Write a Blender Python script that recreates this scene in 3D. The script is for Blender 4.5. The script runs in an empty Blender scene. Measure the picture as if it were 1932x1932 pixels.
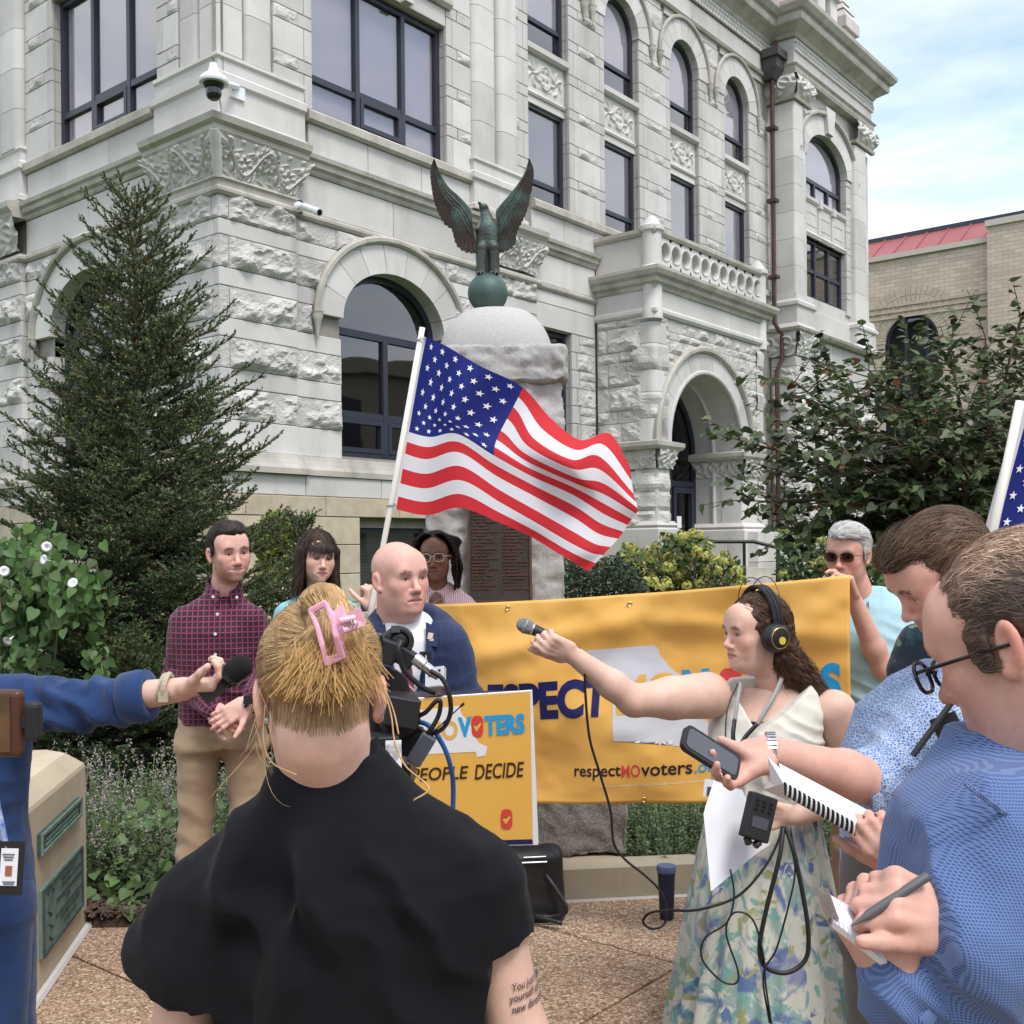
import bpy,bmesh,math,random,time
import numpy as np
from mathutils import Vector,Matrix
T0=time.time()
random.seed(7);RNG=np.random.default_rng(7)
SC=bpy.context.scene
COL=SC.collection
# ------------------------------------------------------------------ camera
FPX,HC,ROLL,UC,VC=2050.0,1.64,0.0098,966.0,1035.0  # photo measured in 1932 px units
cam=bpy.data.cameras.new('camera');camo=bpy.data.objects.new('camera',cam);COL.objects.link(camo)
cam.sensor_width=36.0;cam.lens=FPX/1932*36.0;cam.shift_y=(VC-966)/1932
cam.clip_start=0.05;cam.clip_end=2000
camo.matrix_world=Matrix.Translation((0,0,HC))@Matrix.Rotation(math.radians(90),4,'X')@Matrix.Rotation(-ROLL,4,'Z')
SC.camera=camo
# ------------------------------------------------------------------ sky, sun, exposure
SUN_EL,SUN_AZ=math.radians(58),math.radians(150)  # azimuth clockwise from +Y : behind the camera, to the right
w=bpy.data.worlds.new('World');SC.world=w;w.use_nodes=True
nt=w.node_tree;nt.nodes.clear()
def N(nt,t,**k):
 n=nt.nodes.new(t)
 for a,b in k.items():
  if a=='inp':
   for i,v in b.items():n.inputs[i].default_value=v
  else:setattr(n,a,b)
 return n
def ramp(nt,stops):
 r=N(nt,'ShaderNodeValToRGB');e=r.color_ramp.elements
 e[0].position,e[0].color=stops[0][0],(*stops[0][1],1)if len(stops[0][1])==3 else stops[0][1]
 e[1].position,e[1].color=stops[-1][0],(*stops[-1][1],1)if len(stops[-1][1])==3 else stops[-1][1]
 for p,c in stops[1:-1]:
  x=e.new(p);x.color=(*c,1)if len(c)==3 else c
 return r
sky=N(nt,'ShaderNodeTexSky',sky_type='NISHITA',sun_disc=False,sun_elevation=SUN_EL,sun_rotation=SUN_AZ,air_density=1.0,dust_density=1.5,ozone_density=1.5)
tc=N(nt,'ShaderNodeTexCoord');mp=N(nt,'ShaderNodeMapping');mp.inputs['Scale'].default_value=(1.0,1.0,3.2);mp.inputs['Rotation'].default_value=(0.0,0.25,0.6)
nt.links.new(tc.outputs['Generated'],mp.inputs[0])
cn=N(nt,'ShaderNodeTexNoise',inp={'Scale':2.6,'Detail':9.0,'Roughness':0.55,'Distortion':0.25});nt.links.new(mp.outputs[0],cn.inputs['Vector'])
cr=ramp(nt,[(0.33,(0.16,)*3),(0.62,(1,)*3)]);nt.links.new(cn.outputs[0],cr.inputs[0])
cn2=N(nt,'ShaderNodeTexNoise',inp={'Scale':5.0,'Detail':6.0,'Roughness':0.5});nt.links.new(mp.outputs[0],cn2.inputs['Vector'])
cr2=ramp(nt,[(0.3,(5.0,5.3,5.7)),(0.7,(7.2,7.2,7.3))]);nt.links.new(cn2.outputs[0],cr2.inputs[0])
mx=N(nt,'ShaderNodeMix',data_type='RGBA');nt.links.new(cr.outputs[0],mx.inputs['Factor'])
sat=N(nt,'ShaderNodeMix',data_type='RGBA',blend_type='MULTIPLY',inp={'Factor':1.0});sat.inputs['B'].default_value=(1.35,1.3,1.25,1)
nt.links.new(sky.outputs[0],sat.inputs['A']);nt.links.new(sat.outputs['Result'],mx.inputs['A']);nt.links.new(cr2.outputs[0],mx.inputs['B'])
bg=N(nt,'ShaderNodeBackground',inp={'Strength':0.135});nt.links.new(mx.outputs['Result'],bg.inputs[0])
out=N(nt,'ShaderNodeOutputWorld');nt.links.new(bg.outputs[0],out.inputs[0])
sl=bpy.data.lights.new('sun','SUN');sl.energy=1.5;sl.angle=math.radians(18);sl.color=(1.0,0.955,0.90)
so=bpy.data.objects.new('sun',sl);COL.objects.link(so)
sdir=Vector((math.sin(SUN_AZ)*math.cos(SUN_EL),math.cos(SUN_AZ)*math.cos(SUN_EL),math.sin(SUN_EL)))
so.rotation_euler=sdir.to_track_quat('Z','Y').to_euler()
SC.view_settings.view_transform='Standard';SC.view_settings.look='None';SC.view_settings.gamma=1.0
SC.view_settings.use_curve_mapping=False;SC.view_settings.exposure=0.85
SC.cycles.max_bounces=6;SC.cycles.diffuse_bounces=3;SC.cycles.glossy_bounces=3;SC.cycles.transmission_bounces=3;SC.cycles.transparent_max_bounces=12
SC.cycles.use_denoising=True;SC.cycles.caustics_reflective=False;SC.cycles.caustics_refractive=False;SC.cycles.sample_clamp_indirect=4
# ------------------------------------------------------------------ measuring helpers
_c,_s=math.cos(ROLL),math.sin(ROLL)
def ray(u,v):
 a,b=u-UC,VC-v
 return(a*_c+b*_s)/FPX,(-a*_s+b*_c)/FPX
def W(u,v,D):  # a point of the place seen at photo pixel (u,v), D metres ahead
 x,z=ray(u,v);return np.array([x*D,D,HC+z*D])
def ground_pt(u,v,z=0.0):
 x,zz=ray(u,v);D=(z-HC)/zz;return np.array([x*D,D,z])
# ------------------------------------------------------------------ numeric noise
_pm=np.random.default_rng(3).random((64,64,64)).astype(np.float32)
def vnoise(P,seed=0):
 P=np.asarray(P,np.float64)+seed*17.31
 i=np.floor(P).astype(np.int64);f=P-i;f=f*f*(3-2*f)
 a=i&63;b=(i+1)&63
 fx,fy,fz=f[...,0],f[...,1],f[...,2]
 def g(x,y,z):return _pm[x,y,z]
 x0,y0,z0,x1,y1,z1=a[...,0],a[...,1],a[...,2],b[...,0],b[...,1],b[...,2]
 c00=g(x0,y0,z0)*(1-fx)+g(x1,y0,z0)*fx;c10=g(x0,y1,z0)*(1-fx)+g(x1,y1,z0)*fx
 c01=g(x0,y0,z1)*(1-fx)+g(x1,y0,z1)*fx;c11=g(x0,y1,z1)*(1-fx)+g(x1,y1,z1)*fx
 return((c00*(1-fy)+c10*fy)*(1-fz)+(c01*(1-fy)+c11*fy)*fz)*2-1
def fbm(P,o=4,seed=0,rough=0.5):
 P=np.asarray(P,np.float64);s=0;a=1
 for k in range(o):s=s+a*vnoise(P*2.0**k,seed+k);a*=rough
 return s
# ------------------------------------------------------------------ materials
MATS={}
def mk(name,col,col2=None,rough=0.8,scale=4.0,bump=0.0,bscale=40.0,metal=0.0,spec=0.4,detail=5.0,stain=None,stainscale=0.6,attr=None,sss=0.0,sheen=0.0,coat=0.0,bump2=None,dist=0.01):
 m=bpy.data.materials.new(name);m.use_nodes=True;t=m.node_tree;t.nodes.clear()
 o=N(t,'ShaderNodeOutputMaterial');p=N(t,'ShaderNodeBsdfPrincipled');t.links.new(p.outputs[0],o.inputs[0])
 p.inputs['Roughness'].default_value=rough;p.inputs['Metallic'].default_value=metal;p.inputs['Specular IOR Level'].default_value=spec
 if sss:
  p.inputs['Subsurface Weight'].default_value=sss;p.inputs['Subsurface Radius'].default_value=(1,0.35,0.2);p.inputs['Subsurface Scale'].default_value=0.008
 if sheen:p.inputs['Sheen Weight'].default_value=sheen
 if coat:p.inputs['Coat Weight'].default_value=coat;p.inputs['Coat Roughness'].default_value=0.08
 c=N(t,'ShaderNodeTexCoord');src=None
 if attr:
  a=N(t,'ShaderNodeAttribute',attribute_name=attr);src=a.outputs['Color']
 if col2 is not None:
  n=N(t,'ShaderNodeTexNoise',inp={'Scale':scale,'Detail':detail,'Roughness':0.6});t.links.new(c.outputs['Object'],n.inputs['Vector'])
  if attr:
   r=ramp(t,[(0.3,col),(0.7,col2)]);t.links.new(n.outputs[0],r.inputs[0])
   x=N(t,'ShaderNodeMix',data_type='RGBA',blend_type='MULTIPLY',inp={'Factor':1.0});t.links.new(src,x.inputs['A']);t.links.new(r.outputs[0],x.inputs['B']);src=x.outputs['Result']
  else:
   r=ramp(t,[(0.3,col),(0.7,col2)]);t.links.new(n.outputs[0],r.inputs[0]);src=r.outputs[0]
  if stain:
   mpn=N(t,'ShaderNodeMapping',inp={'Scale':(1,1,0.25)});t.links.new(c.outputs['Object'],mpn.inputs[0])
   n2=N(t,'ShaderNodeTexNoise',inp={'Scale':stainscale,'Detail':7.0,'Roughness':0.65});t.links.new(mpn.outputs[0],n2.inputs['Vector'])
   r2=ramp(t,[(0.52,(0,0,0)),(0.75,(0.55,)*3)]);t.links.new(n2.outputs[0],r2.inputs[0])
   x=N(t,'ShaderNodeMix',data_type='RGBA');x.inputs['B'].default_value=(*stain,1)
   t.links.new(r2.outputs[0],x.inputs['Factor']);t.links.new(src,x.inputs['A']);src=x.outputs['Result']
 if src is not None:t.links.new(src,p.inputs['Base Color'])
 else:p.inputs['Base Color'].default_value=(*col,1)
 if bump:
  n=N(t,'ShaderNodeTexNoise',inp={'Scale':bscale,'Detail':6.0,'Roughness':0.65});t.links.new(c.outputs['Object'],n.inputs['Vector'])
  b=N(t,'ShaderNodeBump',inp={'Strength':bump,'Distance':dist});t.links.new(n.outputs[0],b.inputs['Height']);t.links.new(b.outputs[0],p.inputs['Normal'])
 MATS[name]=m;return m
def glass(name,tint,refl,rough=0.02):
 m=bpy.data.materials.new(name);m.use_nodes=True;t=m.node_tree;t.nodes.clear()
 o=N(t,'ShaderNodeOutputMaterial');a=N(t,'ShaderNodeBsdfTransparent');a.inputs[0].default_value=(*tint,1)
 g=N(t,'ShaderNodeBsdfGlossy',inp={'Roughness':rough});g.inputs[0].default_value=(0.9,0.88,0.9,1)
 lw=N(t,'ShaderNodeLayerWeight',inp={'Blend':0.5});f=N(t,'ShaderNodeMath',operation='POWER');f.inputs[1].default_value=3.5;t.links.new(lw.outputs['Facing'],f.inputs[0]);ma=N(t,'ShaderNodeMath',operation='ADD',use_clamp=True);ma.inputs[1].default_value=refl
 t.links.new(f.outputs[0],ma.inputs[0]);x=N(t,'ShaderNodeMixShader');t.links.new(ma.outputs[0],x.inputs[0]);t.links.new(a.outputs[0],x.inputs[1]);t.links.new(g.outputs[0],x.inputs[2])
 t.links.new(x.outputs[0],o.inputs[0])
 c=N(t,'ShaderNodeTexCoord');n=N(t,'ShaderNodeTexNoise',inp={'Scale':1.3,'Detail':1.0});t.links.new(c.outputs['Object'],n.inputs['Vector'])
 b=N(t,'ShaderNodeBump',inp={'Strength':0.05,'Distance':0.05});t.links.new(n.outputs[0],b.inputs['Height']);t.links.new(b.outputs[0],g.inputs['Normal'])
 MATS[name]=m;return m
# ------------------------------------------------------------------ objects, things, parts
def props(o,label=None,cat=None,group=None,kind=None):
 for k,v in(('label',label),('category',cat),('group',group),('kind',kind)):
  if v:o[k]=v
 return o
def thing(name,label,cat,loc=(0,0,0),rz=0,group=None):
 o=bpy.data.objects.new(name,None);COL.objects.link(o);o.location=[float(x)for x in loc];o.rotation_euler=(0,0,rz);o.empty_display_size=0.1
 return props(o,label,cat,group)
def add(name,me,parent=None,label=None,kind=None,world=True):
 """link a mesh whose vertices are in world space as a part (vertices are moved into the parent's frame)"""
 o=bpy.data.objects.new(name,me);COL.objects.link(o)
 if parent is not None:
  o.parent=parent
  if world:
   m=Matrix.Identity(4);q=parent
   while q is not None:m=q.matrix_basis@m;q=q.parent
   if m!=Matrix.Identity(4):me.transform(m.inverted())
 return props(o,label,None,None,kind)
def mesh(name,V,F,mats,midx=None,smooth=True,col=None,angle=None,uv=None):
 me=bpy.data.meshes.new(name);V=np.ascontiguousarray(V,np.float32)
 if isinstance(F,np.ndarray):
  k=F.shape[1];nf=len(F)
  me.vertices.add(len(V));me.vertices.foreach_set('co',V.ravel())
  me.loops.add(nf*k);me.loops.foreach_set('vertex_index',np.ascontiguousarray(F,np.int32).ravel())
  me.polygons.add(nf);me.polygons.foreach_set('loop_start',np.arange(0,nf*k,k,dtype=np.int32))
  me.update(calc_edges=True)
 else:
  me.from_pydata(V.tolist(),[],F);me.update()
 if not isinstance(mats,(list,tuple)):mats=[mats]
 for m in mats:me.materials.append(MATS[m]if isinstance(m,str)else m)
 if midx is not None:me.polygons.foreach_set('material_index',np.asarray(midx,np.int32))
 me.polygons.foreach_set('use_smooth',np.full(len(me.polygons),bool(smooth)))
 if col is not None:
  a=me.color_attributes.new('col','FLOAT_COLOR','POINT');c4=np.ones((len(V),4),np.float32);c4[:,:3]=col;a.data.foreach_set('color',c4.ravel())
 if uv is not None:
  a=me.attributes.new('fab','FLOAT_VECTOR','POINT');u3=np.zeros((len(V),3),np.float32);u3[:,:uv.shape[1]]=uv;a.data.foreach_set('vector',u3.ravel())
 if angle:me.set_sharp_from_angle(angle=math.radians(angle))
 return me
class MB:
 def __init__(s):s.v=[];s.f=[];s.m=[]
 def add(s,V,F,m=0):
  o=len(s.v);s.v.extend([tuple(map(float,p))for p in V]);s.f.extend([tuple(i+o for i in f)for f in F]);s.m.extend([m]*len(F))
 def box(s,c,size,R=None,m=0):
  c=np.array(c,float);h=np.array(size,float)/2
  P=np.array([[x,y,z]for z in(-1,1)for y in(-1,1)for x in(-1,1)])*h
  if R is not None:P=P@np.array(R).T
  s.add(P+c,[(0,2,3,1),(4,5,7,6),(0,1,5,4),(2,6,7,3),(0,4,6,2),(1,3,7,5)],m)
 def tube(s,pts,r,n=8,m=0,cap=True):
  pts=np.array(pts,float);k=len(pts);r=np.full(k,r)if np.isscalar(r)else np.array(r,float)
  t=np.gradient(pts,axis=0);t/=np.linalg.norm(t,axis=1)[:,None]+1e-12
  ref=np.array([0,0,1.0])if abs(t[0][2])<0.9 else np.array([1.0,0,0])
  a=np.cross(t[0],ref);a/=np.linalg.norm(a);V=[]
  for i in range(k):
   a=a-t[i]*a.dot(t[i]);a/=np.linalg.norm(a)+1e-12;b=np.cross(t[i],a)
   for j in range(n):
    q=2*math.pi*j/n;V.append(pts[i]+r[i]*(math.cos(q)*a+math.sin(q)*b))
  F=[(i*n+j,i*n+(j+1)%n,(i+1)*n+(j+1)%n,(i+1)*n+j)for i in range(k-1)for j in range(n)]
  if cap:F+=[tuple(range(n))[::-1],tuple((k-1)*n+j for j in range(n))]
  s.add(V,F,m)
 def lathe(s,prof,c,ax=(0,0,1),n=20,m=0):
  ax=np.array(ax,float);ax/=np.linalg.norm(ax);ref=np.array([1.0,0,0])if abs(ax[0])<0.9 else np.array([0,1.0,0])
  a=np.cross(ax,ref);a/=np.linalg.norm(a);b=np.cross(ax,a);V=[]
  for r,h in prof:
   for j in range(n):
    q=2*math.pi*j/n;V.append(np.array(c)+ax*h+r*(math.cos(q)*a+math.sin(q)*b))
  k=len(prof);F=[(i*n+j,i*n+(j+1)%n,(i+1)*n+(j+1)%n,(i+1)*n+j)for i in range(k-1)for j in range(n)]
  F+=[tuple(range(n))[::-1],tuple((k-1)*n+j for j in range(n))];s.add(V,F,m)
 def prism(s,poly,f0,f1,m=0):  # poly in 2D, f0/f1 map a 2D point to 3D for the two caps
  n=len(poly);s.add([f0(*p)for p in poly]+[f1(*p)for p in poly],[tuple(range(n))[::-1],tuple(range(n,2*n))]+[(i,(i+1)%n,n+(i+1)%n,n+i)for i in range(n)],m)
 def build(s,name,mats,parent=None,smooth=False,angle=None,label=None,kind=None,world=True):
  if not s.v:return None
  me=mesh(name,np.array(s.v),s.f,mats,s.m,smooth or bool(angle),angle=angle)
  return add(name,me,parent,label,kind,world)
def catmull(P,k=6):
 P=np.array(P,float);Q=np.vstack([2*P[0]-P[1],P,2*P[-1]-P[-2]]);o=[]
 for i in range(1,len(Q)-2):
  for t in np.linspace(0,1,k,endpoint=False):
   o.append(0.5*(2*Q[i]+(Q[i+1]-Q[i-1])*t+(2*Q[i-1]-5*Q[i]+4*Q[i+1]-Q[i+2])*t**2+(-Q[i-1]+3*Q[i]-3*Q[i+1]+Q[i+2])*t**3))
 o.append(P[-1]);return np.array(o)
def text2d(txt,size=1.0,bold=0.0,sx=1.0,sub=0,shear=0.0,spacing=1.0):
 cu=bpy.data.curves.new('t','FONT');cu.body=txt;cu.size=size;cu.offset=bold;cu.resolution_u=4;cu.shear=shear;cu.space_character=spacing
 o=bpy.data.objects.new('t',cu);COL.objects.link(o);bpy.context.view_layer.update()
 me=bpy.data.meshes.new_from_object(o.evaluated_get(bpy.context.evaluated_depsgraph_get()))
 bpy.data.objects.remove(o);bpy.data.curves.remove(cu)
 if sub:
  bm=bmesh.new();bm.from_mesh(me);bmesh.ops.triangulate(bm,faces=bm.faces[:])
  for _ in range(sub):
   L=[e for e in bm.edges if e.calc_length()>size*0.16]
   if not L:break
   bmesh.ops.subdivide_edges(bm,edges=L,cuts=1);bmesh.ops.triangulate(bm,faces=[f for f in bm.faces if len(f.verts)>3])
  bm.to_mesh(me);bm.free()
 V=np.zeros(len(me.vertices)*3);me.vertices.foreach_get('co',V);V=V.reshape(-1,3)[:,:2];V[:,0]*=sx
 F=[tuple(p.vertices)for p in me.polygons];bpy.data.meshes.remove(me);return V,F
def rotm(ax,a):return np.array(Matrix.Rotation(a,3,Vector(ax)))
def grid_faces(nu,nv,closed=False):
 i=np.arange(nu-1)[:,None];j=np.arange(nv if closed else nv-1)[None,:];j2=(j+1)%nv
 return np.stack([i*nv+j,i*nv+j2,(i+1)*nv+j2,(i+1)*nv+j],-1).reshape(-1,4)
# ================================================================== the courthouse
def objrand(m,amt=0.10):
 t=m.node_tree;p=next(n for n in t.nodes if n.type=='BSDF_PRINCIPLED');L=p.inputs['Base Color'].links[0];src=L.from_socket
 oi=N(t,'ShaderNodeObjectInfo');mr=N(t,'ShaderNodeMapRange',inp={3:1-amt,4:1+amt});t.links.new(oi.outputs['Random'],mr.inputs[0])
 x=N(t,'ShaderNodeMix',data_type='RGBA',blend_type='MULTIPLY',inp={'Factor':1.0});t.links.new(src,x.inputs['A']);t.links.new(mr.outputs[0],x.inputs['B']);t.links.new(x.outputs['Result'],p.inputs['Base Color'])
objrand(mk('lime',(0.50,0.485,0.465),(0.60,0.585,0.565),0.85,1.1,0.25,30,stain=(0.27,0.245,0.21),stainscale=0.9),0.12)
objrand(mk('limerock',(0.46,0.445,0.425),(0.60,0.585,0.56),0.9,3.0,0.9,22,stain=(0.25,0.23,0.20),stainscale=1.8,dist=0.03),0.12)
mk('limecarve',(0.49,0.475,0.45),(0.59,0.575,0.545),0.9,5.0,0.2,60)
mk('limedirty',(0.34,0.32,0.28),(0.50,0.48,0.43),0.9,2.2,0.3,40,stain=(0.16,0.145,0.115),stainscale=2.2)
mk('mortar',(0.22,0.205,0.18),(0.30,0.285,0.255),0.95,6.0)
objrand(mk('sandstone',(0.40,0.34,0.25),(0.52,0.455,0.35),0.9,5.0,0.5,60),0.06)
mk('navyframe',(0.022,0.026,0.042),None,0.45,spec=0.5)
mk('room',(0.012,0.012,0.014),None,0.9)  # near black colour stands in for the darkness of unlit rooms
mk('shade',(0.50,0.48,0.51),(0.56,0.54,0.565),0.9,0.6)  # pale tone also stands in for clouds reflected in the panes
mk('blind',(0.78,0.79,0.82),None,0.6)
mk('copper',(0.06,0.034,0.028),(0.10,0.055,0.043),0.5,3.0,metal=0.3)
mk('leadhead',(0.06,0.055,0.06),None,0.6)
mk('redtile',(0.33,0.07,0.035),(0.48,0.13,0.07),0.75,6.0)
glass('glass',(0.74,0.73,0.76),0.16);glass('glassdark',(0.45,0.47,0.45),0.14);glass('glassdoor',(0.12,0.13,0.14),0.03)
TH=math.radians(39.2)
CX,CY=W(413,450,14.5)[0],14.5
dF,nF=np.array([math.sin(TH),math.cos(TH)]),np.array([math.cos(TH),-math.sin(TH)])
dG,nG=np.array([-math.cos(TH),math.sin(TH)]),-np.array([math.sin(TH),math.cos(TH)])
class Fac:
 def __init__(s,o,d,n):s.o,s.d,s.n=np.array(o),d,n
 def P(s,a,z,n=0.0):
  p=s.o+a*s.d+n*s.n;return(p[0],p[1],z)
 def at(s,u,v,n=0.0):
  x,z=ray(u,v);t,q=np.linalg.solve(np.array([[x,-s.d[0]],[1,-s.d[1]]]),s.o+n*s.n);return q,HC+z*t
 def box(s,mb,s0,s1,z0,z1,n0,n1,m=0):
  P=s.P;V=[P(s0,z0,n0),P(s1,z0,n0),P(s1,z1,n0),P(s0,z1,n0),P(s0,z0,n1),P(s1,z0,n1),P(s1,z1,n1),P(s0,z1,n1)]
  mb.add(V,[(0,3,2,1),(4,5,6,7),(0,1,5,4),(1,2,6,5),(2,3,7,6),(3,0,4,7)],m)
F_=Fac((CX,CY),dF,nF);G_=Fac((CX,CY),dG,nG)
CH=thing('courthouse','three storey white limestone courthouse with arched windows and rock faced ground floor','building',(CX,CY,0))
BLK=[]
def blk(fac,s0,s1,z0,z1,rock=False,n=0.0,dep=0.33,mat=None,bul=1.0):
 if s1-s0>0.04 and z1-z0>0.03:BLK.append((fac,s0,s1,z0,z1,rock,n,dep,mat,bul))
def blkmesh(b):
 fac,s0,s1,z0,z1,rock,n,dep,mat,bul=b;g=0.005;s0+=g;s1-=g;z0+=g;z1-=g;mb=MB()
 if not rock:
  e=min(0.008,(s1-s0)/4);P=fac.P
  V=[P(s0,z0,n-dep),P(s1,z0,n-dep),P(s1,z1,n-dep),P(s0,z1,n-dep),P(s0,z0,n-e),P(s1,z0,n-e),P(s1,z1,n-e),P(s0,z1,n-e),
    P(s0+e,z0+e,n),P(s1-e,z0+e,n),P(s1-e,z1-e,n),P(s0+e,z1-e,n)]
  mb.add(V,[(0,1,5,4),(1,2,6,5),(2,3,7,6),(3,0,4,7),(4,5,9,8),(5,6,10,9),(6,7,11,10),(7,4,8,11),(8,9,10,11)])
  return mb
 w,h=s1-s0,z1-z0;st=0.026 if fac.P(s0,0)[1]<21 else 0.045
 nu,nv=max(4,int(w/st)),max(4,int(h/st));uu,vv=np.meshgrid(np.linspace(0,1,nu),np.linspace(0,1,nv),indexing='ij')
 S,Z=s0+uu*w,z0+vv*h;Q=np.stack([S*1.0,Z*1.0,np.full_like(S,(s0*7.7+z0*3.1)%40)],-1)
 edge=np.minimum(np.minimum(uu*w,(1-uu)*w),np.minimum(vv*h,(1-vv)*h));rise=1-np.exp(-edge/0.05)
 r=np.abs(fbm(Q*np.array([3.2,5.0,1]),3,5));big=fbm(Q*2.4,2,9)
 tilt=0.55+0.9*(0.55-vv)  # pitched faces swell towards the lower edge
 fl=fbm(Q*np.array([3.6,5.5,1]),2,21);d=rise*bul*np.clip(0.03+0.045*tilt+0.045*big-0.075*r+0.05*(np.floor(fl*3.2)/3.2+.35*(fl*3.2%1)**4)+.012*fbm(Q*22,2,8),0.0,0.15)
 S=S+rise*0.012*vnoise(Q*9,3);Z=Z+rise*0.012*vnoise(Q*9,4)
 o,dd,nn=fac.o,fac.d,fac.n;NN=n+d
 X=o[0]+S*dd[0]+NN*nn[0];Y=o[1]+S*dd[1]+NN*nn[1]
 V=np.stack([X,Y,Z],-1).reshape(-1,3);mb.add(V,grid_faces(nu,nv).tolist()if fac is not G_ else grid_faces(nu,nv)[:,::-1].tolist())
 mb2=MB();fac.box(mb2,s0,s1,z0,z1,n-dep,n);mb.add(mb2.v,[f for i,f in enumerate(mb2.f)if i!=1]);return mb
def ell_arc(c,zc,a,b,n,t0=0.0,t1=math.pi):return[(c-a*math.cos(t),zc+b*math.sin(t))for t in np.linspace(t0,t1,n+1)]
def ellx(a,b,dz):return a*math.sqrt(max(0.0,1-(dz/b)**2))
# wall sheets with openings : hole = (s0,s1,z0,zspring,rise)
def sheet(mb,fac,s0,s1,z0,z1,holes,n):
 xs={s0,s1}
 for h in holes:
  c,a=(h[0]+h[1])/2,(h[1]-h[0])/2
  xs|={h[0],h[1]}
  if h[4]>0:xs|={c-a*math.cos(t)for t in np.linspace(0,math.pi,17)}
 xs=sorted(x for x in xs if s0-1e-6<=x<=s1+1e-6)
 for a,b in zip(xs[:-1],xs[1:]):
  if b-a<1e-5:continue
  m=(a+b)/2;hs=sorted([h for h in holes if h[0]<m<h[1]],key=lambda h:h[2]);lo=(z0,z0)
  def topz(h,x):
   if h[4]==0:return h[3]
   c,q=(h[0]+h[1])/2,(h[1]-h[0])/2;return h[3]+ellx(q,h[4],0)/q*h[4]*math.sqrt(max(0,1-((x-c)/q)**2))
  for h in hs:
   if h[2]>lo[0]:mb.add([fac.P(a,lo[0],n),fac.P(b,lo[1],n),fac.P(b,h[2],n),fac.P(a,h[2],n)],[(0,1,2,3)])
   lo=(topz(h,a),topz(h,b))
  mb.add([fac.P(a,lo[0],n),fac.P(b,lo[1],n),fac.P(b,z1,n),fac.P(a,z1,n)],[(0,1,2,3)])
def ring(fac,c,zc,ai,bi,ao,bo,n0,n1,k,name,mat='lime',parent=None,gap=0.006):
 for i in range(k):  # voussoirs, each its own stone
  t0,t1=math.pi*i/k,math.pi*(i+1)/k;g=gap/ao;T=np.linspace(t0+g,t1-g,5);mb=MB()
  I=[(c-ai*math.cos(t),zc+bi*math.sin(t))for t in T];Oo=[(c-ao*math.cos(t),zc+bo*math.sin(t))for t in T]
  for j in range(4):
   q=[I[j],I[j+1],Oo[j+1],Oo[j]];mb.prism(q,lambda x,z:fac.P(x,z,n0),lambda x,z:fac.P(x,z,n1))
  mb.build(name,mat,parent or CH)
def hood(fac,c,zc,a,b,n,rad,mat='limedirty',name='hood_mould',ext=0.0):
 pts=[fac.P(x,z,n)for x,z in ell_arc(c,zc,a,b,22)]
 if ext:pts=[fac.P(c-a,zc-ext,n)]+pts+[fac.P(c+a,zc-ext,n)]
 mb=MB();mb.tube(pts,rad,7)
 for sgn in(-1,1):  # carved stops at both ends
  mb.lathe([(0.02,-0.34),(0.035,-0.22),(0.06,-0.1),(0.085,-0.03),(0.075,0.0),(0.09,0.03),(0.0,0.04)],fac.P(c+sgn*a,zc-ext-0.02,n),n=8)
 mb.build(name,mat,CH,angle=50)
def off_path(path,d):
 P=[np.array(p,float)for p in path];n=[]
 for a,b in zip(P[:-1],P[1:]):
  t=(b-a)/np.linalg.norm(b-a);n.append(np.array([t[1],-t[0]]))
 o=[P[0]+n[0]*d]
 for i in range(1,len(P)-1):
  m=n[i-1]+n[i];m=m/m.dot(n[i])if abs(m.dot(n[i]))>0.2 else n[i];o.append(P[i]+m*d)
 return o+[P[-1]+n[-1]*d]
def mould(path,prof,name,mat='limedirty',parent=None,label=None):
 """prof: [(outward offset, z)...] swept along a plan path that runs left to right"""
 rows=[off_path(path,d)for d,z in prof];V=[];F=[];k=len(path)
 for r,(d,z)in zip(rows,prof):V+=[(p[0],p[1],z)for p in r]
 for i in range(len(prof)-1):
  for j in range(k-1):F.append((i*k+j,i*k+j+1,(i+1)*k+j+1,(i+1)*k+j))
 F+=[tuple(i*k for i in range(len(prof)))[::-1],tuple(i*k+k-1 for i in range(len(prof)))]
 me=mesh(name,np.array(V),F,mat,smooth=False);return add(name,me,parent or CH,label)
def pl(*a):return[tuple(f.P(s,0,n)[:2])for f,s,n in a]
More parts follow.
